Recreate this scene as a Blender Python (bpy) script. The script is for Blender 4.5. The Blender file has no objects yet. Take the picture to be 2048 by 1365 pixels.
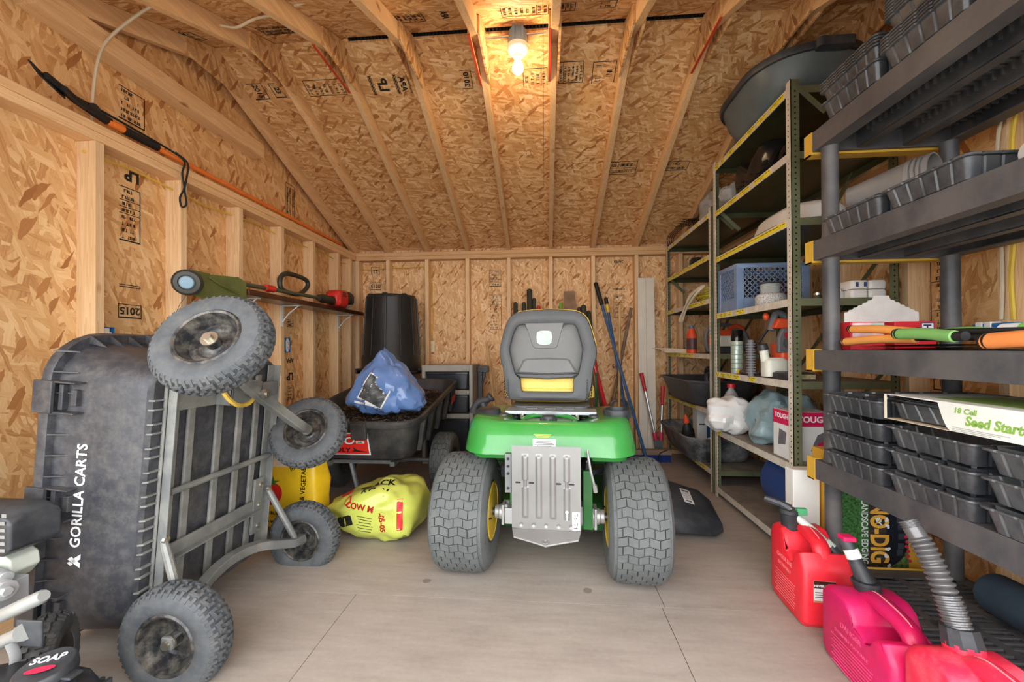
import bpy, bmesh, math, random
from mathutils import Vector, Matrix, Euler, Quaternion
random.seed(7)
SC = bpy.context.scene
COL = SC.collection
PI = math.pi
R = math.radians

# ---------------------------------------------------------------- camera
cam_data = bpy.data.cameras.new('camera')
cam_data.sensor_width = 36.0
cam_data.lens = 818.2 / 2048 * 36
cam_data.shift_y = 11.94 / 2048
cam_data.clip_start = 0.02
cam = bpy.data.objects.new('camera', cam_data)
COL.objects.link(cam)
_yaw, _pit, _rol = -0.0802, 0.0056, -0.0052
_f = Vector((math.sin(_yaw)*math.cos(_pit), math.cos(_yaw)*math.cos(_pit), math.sin(_pit)))
_r = Vector((math.cos(_yaw), -math.sin(_yaw), 0))
_u = _r.cross(_f)
_r2 = math.cos(_rol)*_r + math.sin(_rol)*_u
_u2 = -math.sin(_rol)*_r + math.cos(_rol)*_u
cam.matrix_world = Matrix(((_r2.x, _u2.x, -_f.x, 0.0), (_r2.y, _u2.y, -_f.y, 0.0), (_r2.z, _u2.z, -_f.z, 0.99), (0, 0, 0, 1)))
SC.camera = cam

# ---------------------------------------------------------------- world, lamps, exposure
w = bpy.data.worlds.new('sky')
SC.world = w
w.use_nodes = True
_nt = w.node_tree
_bg = _nt.nodes['Background']
_bg.inputs['Color'].default_value = (0.93, 0.96, 1.0, 1)
_bg.inputs['Strength'].default_value = 4.2
SC.view_settings.view_transform = 'Standard'
SC.view_settings.look = 'None'
SC.view_settings.exposure = 0.62
SC.view_settings.gamma = 1.0
SC.view_settings.use_curve_mapping = False
SC.cycles.max_bounces = 10
SC.cycles.diffuse_bounces = 6
SC.cycles.use_denoising = True
SC.cycles.sample_clamp_indirect = 6.0

# ---------------------------------------------------------------- materials
MATS = {}
def lin(c):
    return tuple(((x/255)/12.92 if x/255 <= 0.04045 else ((x/255+0.055)/1.055)**2.4) for x in c)

def nn(nt, t, **kw):
    n = nt.nodes.new(t)
    for k, v in kw.items():
        setattr(n, k, v)
    return n

def setin(n, **kw):
    for k, v in kw.items():
        n.inputs[k.replace('_', ' ')].default_value = v

def base_mat(name):
    m = bpy.data.materials.new(name)
    m.use_nodes = True
    nt = m.node_tree
    b = nt.nodes['Principled BSDF']
    return m, nt, b

def mth(nt, op, a, b=None, clamp=False):
    n = nn(nt, 'ShaderNodeMath', operation=op, use_clamp=clamp)
    for i, v in enumerate((a, b)):
        if v is None:
            continue
        if isinstance(v, (int, float)):
            n.inputs[i].default_value = v
        else:
            nt.links.new(v, n.inputs[i])
    return n.outputs[0]

def mixc(nt, fac, a, b):
    n = nn(nt, 'ShaderNodeMix', data_type='RGBA')
    for idx, v in ((0, fac), (6, a), (7, b)):
        if isinstance(v, (int, float)):
            n.inputs[idx].default_value = v
        elif isinstance(v, tuple):
            n.inputs[idx].default_value = v if len(v) == 4 else v + (1,)
        else:
            nt.links.new(v, n.inputs[idx])
    return n.outputs[2]

def ramp(nt, fac, stops):
    n = nn(nt, 'ShaderNodeValToRGB')
    el = n.color_ramp.elements
    while len(el) < len(stops):
        el.new(0.5)
    for e, (p, c) in zip(el, stops):
        e.position = p
        e.color = tuple(c) + (1,) if len(c) == 3 else c
    nt.links.new(fac, n.inputs[0])
    return n.outputs[0]

def noise(nt, vec, scale, detail=3.0, rough=0.55):
    n = nn(nt, 'ShaderNodeTexNoise')
    setin(n, Scale=scale, Detail=detail, Roughness=rough)
    nt.links.new(vec, n.inputs['Vector'])
    return n.outputs['Fac']

def mapping(nt, vec, rot=(0, 0, 0), scale=(1, 1, 1), loc=(0, 0, 0)):
    n = nn(nt, 'ShaderNodeMapping')
    n.inputs['Rotation'].default_value = rot
    n.inputs['Scale'].default_value = scale
    n.inputs['Location'].default_value = loc
    nt.links.new(vec, n.inputs['Vector'])
    return n.outputs[0]

def bump(nt, b, h, strength, dist):
    n = nn(nt, 'ShaderNodeBump')
    setin(n, Strength=strength, Distance=dist)
    nt.links.new(h, n.inputs['Height'])
    nt.links.new(n.outputs[0], b.inputs['Normal'])

def mat(name, col, rough=0.5, metal=0.0, var=0.08, vscale=9.0, dirt=None, dirt_amt=0.0, dscale=6.0, bmp=0.0, bscale=120.0, spec=0.5, coat=0.0, col2=None, trans=0.0, ior=1.45, alpha=1.0):
    """plain painted / moulded surface: slight tone variation, optional dust patches and fine grain"""
    if name in MATS:
        return MATS[name]
    m, nt, b = base_mat(name)
    c = lin(col)
    tc = nn(nt, 'ShaderNodeTexCoord')
    vec = tc.outputs['Object']
    n1 = noise(nt, vec, vscale, 4)
    d = lin(col2) if col2 else tuple(max(0, x*(1-var*2.2)) for x in c)
    e = c if col2 else tuple(min(1, x*(1+var*1.4)) for x in c)
    o = ramp(nt, n1, [(0.3, d), (0.7, e)])
    rg = None
    if dirt:
        n2 = noise(nt, vec, dscale, 6, 0.7)
        msk = ramp(nt, n2, [(0.42, (0, 0, 0)), (0.72, (dirt_amt,)*3)])
        o = mixc(nt, msk, o, lin(dirt))
        rg = mth(nt, 'ADD', mth(nt, 'MULTIPLY', msk, 0.35), rough, True)
        nt.links.new(rg, b.inputs['Roughness'])
    else:
        b.inputs['Roughness'].default_value = rough
    nt.links.new(o, b.inputs['Base Color'])
    b.inputs['Metallic'].default_value = metal
    b.inputs['Specular IOR Level'].default_value = spec
    b.inputs['Coat Weight'].default_value = coat
    b.inputs['Transmission Weight'].default_value = trans
    b.inputs['IOR'].default_value = ior
    b.inputs['Alpha'].default_value = alpha
    if bmp:
        bump(nt, b, noise(nt, vec, bscale, 3), bmp, 0.002)
    MATS[name] = m
    return m

def osb_mat(name, plane, tones, sc=1.0, seed=0.0, rough=0.62, turn=0.0):
    """oriented strand board: overlapping layers of random, stretched, rotated flakes"""
    m, nt, b = base_mat(name)
    geo = nn(nt, 'ShaderNodeNewGeometry')
    sep = nn(nt, 'ShaderNodeSeparateXYZ')
    nt.links.new(geo.outputs['Position'], sep.inputs[0])
    cmb = nn(nt, 'ShaderNodeCombineXYZ')
    ax = {'x': 0, 'y': 1, 'z': 2}
    nt.links.new(sep.outputs[ax[plane[0]]], cmb.inputs[0])
    nt.links.new(sep.outputs[ax[plane[1]]], cmb.inputs[1])
    oi = nn(nt, 'ShaderNodeObjectInfo')
    nt.links.new(mth(nt, 'MULTIPLY', oi.outputs['Random'], 0.0), cmb.inputs[2])
    off = nn(nt, 'ShaderNodeVectorMath', operation='ADD')
    off.inputs[1].default_value = (seed, seed*1.7, 0)
    nt.links.new(cmb.outputs[0], off.inputs[0])
    # ragged flake edges
    wn = nn(nt, 'ShaderNodeTexNoise')
    setin(wn, Scale=26.0, Detail=3.0)
    nt.links.new(off.outputs[0], wn.inputs['Vector'])
    ws = nn(nt, 'ShaderNodeVectorMath', operation='MULTIPLY_ADD')
    nt.links.new(wn.outputs['Color'], ws.inputs[0])
    ws.inputs[1].default_value = (0.018, 0.018, 0)
    nt.links.new(off.outputs[0], ws.inputs[2])
    vec = ws.outputs[0]
    layers = [(a_+turn, x_, y_, t_) for a_, x_, y_, t_ in ((8, 8, 40, 0.0), (58, 8, 44, 0.45), (-38, 9, 48, 0.45), (24, 10, 54, 0.5), (-66, 10, 50, 0.6), (-10, 12, 70, 0.62), (38, 15, 60, 0.93))]
    colr = None
    hgt = None
    for i, (ang, sx, sy, th) in enumerate(layers):
        rv = mapping(nt, vec, (0, 0, R(ang)))
        mp = mapping(nt, rv, (0, 0, 0), (sx*sc, sy*sc, 1), (i*3.7+seed, i*1.9, 0))
        v = nn(nt, 'ShaderNodeTexVoronoi', voronoi_dimensions='2D')
        v.inputs['Scale'].default_value = 1.0
        nt.links.new(mp, v.inputs['Vector'])
        sc3 = nn(nt, 'ShaderNodeSeparateColor')
        nt.links.new(v.outputs['Color'], sc3.inputs[0])
        g = noise(nt, mapping(nt, rv, (0, 0, 0), (9*sc, 240*sc, 1), (i*5.1, 0, 0)), 1.0, 2)
        tone = mth(nt, 'ADD', mth(nt, 'MULTIPLY', sc3.outputs[0], 0.76), mth(nt, 'MULTIPLY', mth(nt, 'SUBTRACT', g, 0.34), 0.75), True)
        c = ramp(nt, tone, tones if i < len(layers)-1 else [(0.0, lin((160, 104, 58))), (1.0, lin((190, 134, 80)))])
        if colr is None:
            colr = c
        else:
            mk = mth(nt, 'GREATER_THAN', sc3.outputs[1], th)
            colr = mixc(nt, mk, colr, c)
    nt.links.new(colr, b.inputs['Base Color'])
    b.inputs['Roughness'].default_value = rough
    b.inputs['Specular IOR Level'].default_value = 0.35
    hv = nn(nt, 'ShaderNodeTexVoronoi', voronoi_dimensions='2D')
    hv.inputs['Scale'].default_value = 22.0
    nt.links.new(off.outputs[0], hv.inputs['Vector'])
    sh = nn(nt, 'ShaderNodeSeparateColor'); nt.links.new(hv.outputs['Color'], sh.inputs[0])
    bump(nt, b, sh.outputs[0], 0.25, 0.002)
    MATS[name] = m
    return m

def wood_mat(name, axis, c0, c1, seed=0.0, scale=1.0, rough=0.6, knots=True):
    """sawn softwood with grain running along a world axis, shifted per board"""
    m, nt, b = base_mat(name)
    tc = nn(nt, 'ShaderNodeNewGeometry')
    oi = nn(nt, 'ShaderNodeObjectInfo')
    cm = nn(nt, 'ShaderNodeCombineXYZ')
    r = oi.outputs['Random']
    for i in range(3):
        nt.links.new(mth(nt, 'MULTIPLY', r, 11.0+i*7), cm.inputs[i])
    ad = nn(nt, 'ShaderNodeVectorMath', operation='ADD')
    nt.links.new(tc.outputs['Position'], ad.inputs[0]); nt.links.new(cm.outputs[0], ad.inputs[1])
    s = [16.0*scale]*3
    s['xyz'.index(axis)] = 0.8*scale
    v1 = mapping(nt, ad.outputs[0], (0.03, 0.02, 0.03), tuple(s))
    g = noise(nt, v1, 1.6, 4, 0.5)
    fine = noise(nt, mapping(nt, ad.outputs[0], (0, 0, 0), tuple(x*5 for x in s)), 3.0, 2)
    wv = mth(nt, 'FRACT', mth(nt, 'MULTIPLY', g, 7.0))
    t = mth(nt, 'ADD', mth(nt, 'MULTIPLY', wv, 0.28), mth(nt, 'ADD', mth(nt, 'MULTIPLY', g, 0.55), mth(nt, 'MULTIPLY', fine, 0.22)), True)
    c = ramp(nt, t, [(0.2, lin(c1)), (0.75, lin(c0))])
    if knots:
        ks = [7.0]*3
        ks['xyz'.index(axis)] = 3.2
        vo = nn(nt, 'ShaderNodeTexVoronoi')
        vo.inputs['Scale'].default_value = 1.0
        nt.links.new(mapping(nt, ad.outputs[0], (0, 0, 0), tuple(ks)), vo.inputs['Vector'])
        k = ramp(nt, vo.outputs['Distance'], [(0.03, (0.85,)*3), (0.11, (0, 0, 0))])
        c = mixc(nt, k, c, lin((150, 96, 52)))
    hsv = nn(nt, 'ShaderNodeHueSaturation')
    nt.links.new(c, hsv.inputs['Color'])
    nt.links.new(mth(nt, 'ADD', mth(nt, 'MULTIPLY', r, 0.16), 0.91), hsv.inputs['Value'])
    nt.links.new(hsv.outputs[0], b.inputs['Base Color'])
    b.inputs['Roughness'].default_value = rough
    b.inputs['Specular IOR Level'].default_value = 0.3
    bump(nt, b, t, 0.15, 0.001)
    MATS[name] = m
    return m

def emit_mat(name, col, strength):
    m, nt, b = base_mat(name)
    b.inputs['Base Color'].default_value = lin(col) + (1,)
    b.inputs['Emission Color'].default_value = lin(col) + (1,)
    b.inputs['Emission Strength'].default_value = strength
    MATS[name] = m
    return m

# ---------------------------------------------------------------- mesh builder
def frame(d, up=(0, 0, 1)):
    d = Vector(d).normalized()
    u = Vector(up)
    if abs(d.dot(u)) > 0.98:
        u = Vector((1, 0, 0))
    s = d.cross(u).normalized()
    return s, s.cross(d).normalized(), d

class MB:
    def __init__(self):
        self.v = []; self.f = []
    def add(self, vs, fs, M=None):
        n = len(self.v)
        if M is not None:
            vs = [M @ Vector(p) for p in vs]
        self.v += [tuple(p) for p in vs]
        self.f += [tuple(i+n for i in f) for f in fs]
        return self
    def box(self, a, b, M=None):
        x0, y0, z0 = a; x1, y1, z1 = b
        vs = [(x0,y0,z0),(x1,y0,z0),(x1,y1,z0),(x0,y1,z0),(x0,y0,z1),(x1,y0,z1),(x1,y1,z1),(x0,y1,z1)]
        fs = [(0,3,2,1),(4,5,6,7),(0,1,5,4),(1,2,6,5),(2,3,7,6),(3,0,4,7)]
        return self.add(vs, fs, M)
    def cbox(self, c, s, M=None):
        return self.box([c[i]-s[i]/2 for i in range(3)], [c[i]+s[i]/2 for i in range(3)], M)
    def beam(self, p0, p1, wd, ht, up=(0, 0, 1)):
        p0, p1 = Vector(p0), Vector(p1)
        s, u, d = frame(p1-p0, up)
        vs = []
        for p in (p0, p1):
            for a, c in ((-1,-1),(1,-1),(1,1),(-1,1)):
                vs.append(p + s*a*wd/2 + u*c*ht/2)
        return self.add(vs, [(3,2,1,0),(4,5,6,7),(0,1,5,4),(1,2,6,5),(2,3,7,6),(3,0,4,7)])
    def cyl(self, p0, p1, r0, r1=None, n=16, caps=True, up=(0, 0, 1)):
        r1 = r0 if r1 is None else r1
        p0, p1 = Vector(p0), Vector(p1)
        s, u, d = frame(p1-p0, up)
        vs = []
        for p, r in ((p0, r0), (p1, r1)):
            for i in range(n):
                a = 2*PI*i/n
                vs.append(p + s*r*math.cos(a) + u*r*math.sin(a))
        fs = [(i, (i+1) % n, n+(i+1) % n, n+i) for i in range(n)]
        if caps:
            fs += [tuple(range(n-1, -1, -1)), tuple(range(n, 2*n))]
        return self.add(vs, fs)
    def tube(self, pts, r, n=8, closed=False, caps=True, up=(0, 0, 1), sq=None):
        pts = [Vector(p) for p in pts]
        N = len(pts)
        rs = r if isinstance(r, (list, tuple)) else [r]*N
        vs = []; ps = None
        for i, p in enumerate(pts):
            if closed:
                d = pts[(i+1) % N] - pts[i-1]
            else:
                d = pts[min(i+1, N-1)] - pts[max(i-1, 0)]
            d = d.normalized() if d.length > 1e-9 else Vector((0, 0, 1))
            if ps is None:
                s, u, _ = frame(d, up)
            else:
                s = (ps - d*ps.dot(d)).normalized()
                u = s.cross(d)
            ps = s
            for k in range(n):
                a = 2*PI*k/n + (PI/n if n == 4 else 0)
                vs.append(p + s*rs[i]*math.cos(a)*(sq[0] if sq else 1) + u*rs[i]*math.sin(a)*(sq[1] if sq else 1))
        fs = []
        for i in range(N if closed else N-1):
            j = (i+1) % N
            for k in range(n):
                l = (k+1) % n
                fs.append((i*n+k, i*n+l, j*n+l, j*n+k))
        if caps and not closed:
            fs += [tuple(range(n-1, -1, -1)), tuple((N-1)*n+k for k in range(n))]
        return self.add(vs, fs)
    def lathe(self, prof, o=(0, 0, 0), d=(0, 0, 1), n=32, up=(0, 1, 0), closed=False):
        """prof: list of (radius, distance along d)"""
        o = Vector(o)
        s, u, d = frame(d, up)
        vs = []
        for r, h in prof:
            for i in range(n):
                a = 2*PI*i/n
                vs.append(o + d*h + s*r*math.cos(a) + u*r*math.sin(a))
        m = len(prof)
        fs = []
        for j in range(m if closed else m-1):
            k2 = (j+1) % m
            for i in range(n):
                fs.append((j*n+i, j*n+(i+1) % n, k2*n+(i+1) % n, k2*n+i))
        if not closed:
            if prof[0][0] > 1e-6:
                fs.append(tuple(range(n-1, -1, -1)))
            if prof[-1][0] > 1e-6:
                fs.append(tuple((m-1)*n+i for i in range(n)))
        return self.add(vs, fs)
    def prism(self, poly, vec, M=None):
        """poly: list of 3D points (planar), extruded by vec"""
        n = len(poly); vec = Vector(vec)
        vs = [Vector(p) for p in poly] + [Vector(p)+vec for p in poly]
        fs = [tuple(range(n-1, -1, -1)), tuple(range(n, 2*n))] + [(i, (i+1) % n, n+(i+1) % n, n+i) for i in range(n)]
        return self.add(vs, fs, M)
    def sphere(self, c, r, n=12, m=8, M=None):
        r = r if isinstance(r, (tuple, list)) else (r, r, r)
        vs = [(c[0], c[1], c[2]-r[2])]
        for j in range(1, m):
            t = -PI/2 + PI*j/m
            for i in range(n):
                a = 2*PI*i/n
                vs.append((c[0]+r[0]*math.cos(t)*math.cos(a), c[1]+r[1]*math.cos(t)*math.sin(a), c[2]+r[2]*math.sin(t)))
        vs.append((c[0], c[1], c[2]+r[2]))
        fs = [(0, 1+(i+1) % n, 1+i) for i in range(n)]
        for j in range(m-2):
            for i in range(n):
                a = 1+j*n
                fs.append((a+i, a+(i+1) % n, a+n+(i+1) % n, a+n+i))
        a = 1+(m-2)*n
        fs += [(a+i, a+(i+1) % n, len(vs)-1) for i in range(n)]
        return self.add(vs, fs, M)
    def loft(self, rings, cap0=True, cap1=True, closed=True):
        n = len(rings[0]); vs = [p for r in rings for p in r]; fs = []
        for j in range(len(rings)-1):
            for i in range(n if closed else n-1):
                fs.append((j*n+i, j*n+(i+1) % n, (j+1)*n+(i+1) % n, (j+1)*n+i))
        if cap0:
            fs.append(tuple(range(n-1, -1, -1)))
        if cap1:
            fs.append(tuple((len(rings)-1)*n+i for i in range(n)))
        return self.add(vs, fs)
    def grid(self, fn, nu, nv):
        vs = [fn(i/nu, j/nv) for j in range(nv+1) for i in range(nu+1)]
        fs = [(j*(nu+1)+i, j*(nu+1)+i+1, (j+1)*(nu+1)+i+1, (j+1)*(nu+1)+i) for j in range(nv) for i in range(nu)]
        return self.add(vs, fs)

def rrect(w, d, r, n=4, cx=0, cy=0):
    """rounded rectangle outline in xy, counter-clockwise"""
    r = min(r, w/2-1e-4, d/2-1e-4)
    pts = []
    for k, (sx, sy) in enumerate(((1, 1), (-1, 1), (-1, -1), (1, -1))):
        for i in range(n+1):
            a = PI/2*k + PI/2*i/n
            pts.append((cx+sx*(w/2-r)+r*math.cos(a), cy+sy*(d/2-r)+r*math.sin(a)))
    return pts

def rects_loft(secs, n=4):
    """secs: (z, w, d, r[, cx, cy]) -> rings"""
    out = []
    for s in secs:
        z, w_, d_, r_ = s[:4]
        cx, cy = (s[4], s[5]) if len(s) > 4 else (0, 0)
        out.append([(x, y, z) for x, y in rrect(w_, d_, r_, n, cx, cy)])
    return out

def TR(loc=(0, 0, 0), rot=(0, 0, 0), sc=1.0):
    return Matrix.Translation(Vector(loc)) @ Euler(rot, 'XYZ').to_matrix().to_4x4() @ Matrix.Diagonal((sc, sc, sc, 1) if isinstance(sc, (int, float)) else tuple(sc)+(1,))

def mesh_from(name, mb, m, smooth=35):
    me = bpy.data.meshes.new(name)
    me.from_pydata([tuple(p) for p in mb.v], [], mb.f)
    bm = bmesh.new(); bm.from_mesh(me)
    bmesh.ops.recalc_face_normals(bm, faces=bm.faces[:])
    bm.to_mesh(me); bm.free()
    if smooth:
        me.polygons.foreach_set('use_smooth', [True]*len(me.polygons))
        me.set_sharp_from_angle(angle=R(smooth))
    for mm in (m if isinstance(m, (list, tuple)) else [m]):
        me.materials.append(mm)
    return me

def tag(o, label=None, cat=None, group=None, kind=None):
    if label: o['label'] = label
    if cat: o['category'] = cat
    if group: o['group'] = group
    if kind: o['kind'] = kind
    return o

def thing(name, label, cat, loc=(0, 0, 0), rot=(0, 0, 0), group=None, kind=None):
    o = bpy.data.objects.new(name, None)
    o.empty_display_size = 0.05
    COL.objects.link(o)
    o.matrix_world = TR(loc, rot)
    return tag(o, label, cat, group, kind)

def obj(name, mb, m, parent=None, label=None, cat=None, group=None, kind=None, bevel=0, smooth=35, world=False, loc=None, rot=None, seg=2, sub=0, solid=0):
    """mesh object; vertices are given in the parent's space (or in the world when world=True)"""
    if world and parent is not None:
        Mi = root_matrix(parent).inverted()
        mb.v = [tuple(Mi @ Vector(p)) for p in mb.v]
    me = mesh_from(name, mb, m, smooth) if isinstance(mb, MB) else mb
    o = bpy.data.objects.new(name, me)
    COL.objects.link(o)
    if parent is not None:
        o.parent = parent
    if loc is not None: o.location = loc
    if rot is not None: o.rotation_euler = rot
    if solid:
        md = o.modifiers.new('solid', 'SOLIDIFY'); md.thickness = solid; md.offset = 0
    if bevel:
        md = o.modifiers.new('bevel', 'BEVEL'); md.width = bevel; md.segments = seg; md.limit_method = 'ANGLE'; md.angle_limit = R(40)
        md.harden_normals = True
    if sub:
        md = o.modifiers.new('sub', 'SUBSURF'); md.levels = sub; md.render_levels = sub
    return tag(o, label, cat, group, kind)

def root_matrix(o):
    M = Matrix.Identity(4)
    while o is not None:
        M = o.matrix_basis @ M
        o = o.parent
    return M

def copy_tree(src, loc=None, rot=None, label=None, group=None):
    r = src.copy(); COL.objects.link(r)
    if loc is not None: r.location = loc
    if rot is not None: r.rotation_euler = rot
    if label: r['label'] = label
    if group: r['group'] = group
    for ch in list(src.children):
        c = ch.copy(); COL.objects.link(c); c.parent = r
        for g in list(ch.children):
            d = g.copy(); COL.objects.link(d); d.parent = c
    return r

def text_mesh(s, size, m, ext=0.0004, bold=0.0, align='CENTER', sx=1.0, shear=0.0, space=1.0, line=1.0):
    cu = bpy.data.curves.new('lettering', 'FONT')
    cu.body = s; cu.size = size; cu.extrude = ext; cu.offset = bold*size
    cu.align_x = align; cu.align_y = 'CENTER'; cu.shear = shear; cu.space_character = space; cu.space_line = line
    cu.resolution_u = 3
    o = bpy.data.objects.new('lettering', cu)
    COL.objects.link(o)
    dg = bpy.context.evaluated_depsgraph_get()
    me = bpy.data.meshes.new_from_object(o.evaluated_get(dg))
    bpy.data.objects.remove(o); bpy.data.curves.remove(cu)
    if sx != 1.0:
        for v in me.vertices: v.co.x *= sx
    me.materials.clear(); me.materials.append(m)
    return me

def basis(o, x, y):
    """matrix putting local x,y axes along given world vectors at o"""
    x = Vector(x).normalized(); y = Vector(y); y = (y - x*y.dot(x)).normalized(); z = x.cross(y)
    return Matrix(((x.x, y.x, z.x, o[0]), (x.y, y.y, z.y, o[1]), (x.z, y.z, z.z, o[2]), (0, 0, 0, 1)))

def letter(s, size, m, parent, o, x, y, name='lettering', world=False, **kw):
    me = text_mesh(s, size, m, **kw)
    ob = bpy.data.objects.new(name, me); COL.objects.link(ob)
    M = basis(o, x, y)
    if parent is not None:
        ob.parent = parent
        if world: M = root_matrix(parent).inverted() @ M
    ob.matrix_local = M
    return ob

def smooth_path(pts, k=6, closed=False):
    pts = [Vector(p) for p in pts]; out = []; N = len(pts)
    for i in range(N if closed else N-1):
        p1, p2 = pts[i], pts[(i+1) % N]
        p0 = pts[i-1] if (closed or i > 0) else p1*2-p2
        p3 = pts[(i+2) % N] if (closed or i+2 < N) else p2*2-p1
        for j in range(k):
            t = j/k
            out.append(0.5*((2*p1)+(p2-p0)*t+(2*p0-5*p1+4*p2-p3)*t*t+(3*p1-p0-3*p2+p3)*t**3))
    if not closed: out.append(pts[-1])
    return out

from mathutils import noise as mnoise
def sack_mesh(w_, d_, h_, e=.55, amp=.02, fr=6.0, seed=0.0, nu=40, nv=22, base=0.0, fn=None):
    """stuffed bag: superellipsoid with crumpled surface, flat underneath"""
    def sg(v, p): return math.copysign(abs(v)**p, v)
    def f(u, v):
        a = 2*PI*u; t = -PI/2+PI*v
        x = w_/2*sg(math.cos(t), e)*sg(math.cos(a), e); y = d_/2*sg(math.cos(t), e)*sg(math.sin(a), e); z = h_/2*sg(math.sin(t), e)
        p = Vector((x, y, z)); n = p.normalized()
        k = mnoise.noise(p*fr+Vector((seed, 0, seed))) + .6*mnoise.noise(p*fr*2.3+Vector((0, seed, 1)))
        p += n*amp*k
        p.z = max(p.z+h_/2, 0)
        if fn: p = fn(p)
        return tuple(p)
    mb = MB(); rows = []
    for j in range(1, nv):
        rows.append([f(i/nu, j/nv) for i in range(nu)])
    mb.loft(rows)
    return mb
def decal(s, size, m, parent, o, x, y, target, **kw):
    l = letter(s, size, m, parent, o, x, y, **kw)
    bm = bmesh.new(); bm.from_mesh(l.data); bmesh.ops.subdivide_edges(bm, edges=[e for e in bm.edges if e.calc_length() > size*.12], cuts=2, use_grid_fill=True); bmesh.ops.triangulate(bm, faces=bm.faces[:]); bm.to_mesh(l.data); bm.free()
    md = l.modifiers.new('wrap', 'SHRINKWRAP'); md.target = target; md.wrap_method = 'PROJECT'; md.use_project_z = True
    md.use_negative_direction = True; md.use_positive_direction = True; md.offset = .003; md.project_limit = .25
    return l
def decal_mesh(name, mb, m, parent, M, target, off=.001):
    o = obj(name, mb, m, parent, smooth=0)
    o.matrix_local = M
    md = o.modifiers.new('wrap', 'SHRINKWRAP'); md.target = target; md.wrap_method = 'PROJECT'; md.use_project_z = True
    md.use_negative_direction = True; md.use_positive_direction = True; md.offset = off; md.project_limit = .25
    return o
def patch(w_, h_, n=10):
    return MB().grid(lambda u, v: ((u-.5)*w_, (v-.5)*h_, 0), n, n)
def disc(r, n=24, rings=4, sx=1.0, sy=1.0):
    mb = MB(); vs = [(0, 0, 0)]; fs = []
    for j in range(1, rings+1):
        for i in range(n): vs.append((r*sx*j/rings*math.cos(2*PI*i/n), r*sy*j/rings*math.sin(2*PI*i/n), 0))
    fs += [(0, 1+i, 1+(i+1) % n) for i in range(n)]
    for j in range(rings-1):
        a = 1+j*n
        fs += [(a+i, a+n+i, a+n+(i+1) % n, a+(i+1) % n) for i in range(n)]
    return mb.add(vs, fs)

# ================================================================ the shed itself
TON_W = [(0.05, lin((184, 132, 82))), (0.3, lin((212, 162, 106))), (0.6, lin((223, 178, 122))), (0.95, lin((238, 202, 150)))]
TON_B = [(0.05, lin((200, 150, 100))), (0.3, lin((217, 170, 116))), (0.6, lin((228, 186, 134))), (0.95, lin((245, 216, 174)))]
TON_R = [(0.05, lin((176, 120, 70))), (0.3, lin((206, 154, 98))), (0.6, lin((221, 174, 118))), (0.95, lin((242, 208, 160)))]
osb_xz = osb_mat('osb_back', 'xz', TON_B, 1.3, 1.3, turn=90)
osb_yz = osb_mat('osb_side', 'yz', TON_W, 0.85, 4.1, turn=78)
osb_xy = osb_mat('osb_roof', 'xy', TON_R, 1.15, 8.2)
pine_z = wood_mat('pine_upright', 'z', (236, 204, 160), (206, 162, 112))
pine_x = wood_mat('pine_crosswise', 'x', (228, 190, 142), (196, 148, 98))
pine_y = wood_mat('pine_lengthwise', 'y', (236, 198, 150), (208, 162, 110))
ink = mat('stamp_ink', (40, 34, 28), 0.8, var=0.1)
redpaint = mat('red_edge_paint', (196, 66, 42), 0.6)

XL, XLO = -1.886, -1.975          # left stud face, left sheathing
XR, XRO = 1.66, 1.75              # right stud face, right sheathing
YB, YBO = 3.959, 4.048            # back stud face, back sheathing
YR, ZR = 2.215, 2.745             # ridge
SL = 0.402
ZP = 1.883                        # underside of the double top plate
YF, YFO = YR-(YB-YR), YR-(YBO-YR)
def roof_z(y):                    # underside of sheathing
    return ZR - SL*abs(y-YR)

# ---- floor of plywood sheets
floor = tag(thing('floor', None, None), kind='structure')
def floor_mat():
    m, nt, b = base_mat('floor_plywood')
    geo = nn(nt, 'ShaderNodeNewGeometry')
    P = geo.outputs['Position']
    n1 = noise(nt, P, 1.6, 5, 0.6)
    n2 = noise(nt, mapping(nt, P, (0, 0, 0.2), (1.5, 9, 1)), 3.0, 5, 0.65)
    n3 = noise(nt, P, 60, 3, 0.6)
    t = mth(nt, 'ADD', mth(nt, 'MULTIPLY', n1, 0.45), mth(nt, 'ADD', mth(nt, 'MULTIPLY', n2, 0.4), mth(nt, 'MULTIPLY', n3, 0.15)))
    c = ramp(nt, t, [(0.3, lin((138, 127, 117))), (0.5, lin((160, 149, 138))), (0.7, lin((177, 166, 155)))])
    # oily drips and scuffs
    v = nn(nt, 'ShaderNodeTexVoronoi')
    v.inputs['Scale'].default_value = 5.2
    nt.links.new(mapping(nt, P, (0, 0, 0.6), (1, 1, 0)), v.inputs['Vector'])
    s = nn(nt, 'ShaderNodeSeparateColor'); nt.links.new(v.outputs['Color'], s.inputs[0])
    rad = mth(nt, 'MULTIPLY', s.outputs[0], 0.13)
    dd = mth(nt, 'ADD', v.outputs['Distance'], mth(nt, 'MULTIPLY', mth(nt, 'SUBTRACT', noise(nt, P, 30, 3), 0.5), 0.07))
    hit = mth(nt, 'MULTIPLY', mth(nt, 'LESS_THAN', dd, rad), mth(nt, 'GREATER_THAN', s.outputs[1], 0.5))
    c = mixc(nt, mth(nt, 'MULTIPLY', hit, 0.55), c, lin((96, 82, 70)))
    sc = noise(nt, mapping(nt, P, (0, 0, 1.0), (2, 14, 1)), 2.2, 6, 0.75)
    c = mixc(nt, ramp(nt, sc, [(0.62, (0, 0, 0)), (0.75, (0.45,)*3)]), c, lin((142, 122, 106)))
    nt.links.new(c, b.inputs['Base Color'])
    b.inputs['Roughness'].default_value = 0.62
    b.inputs['Specular IOR Level'].default_value = 0.35
    bump(nt, b, t, 0.2, 0.002)
    return m
fm = floor_mat()
g = 0.0012
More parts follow.
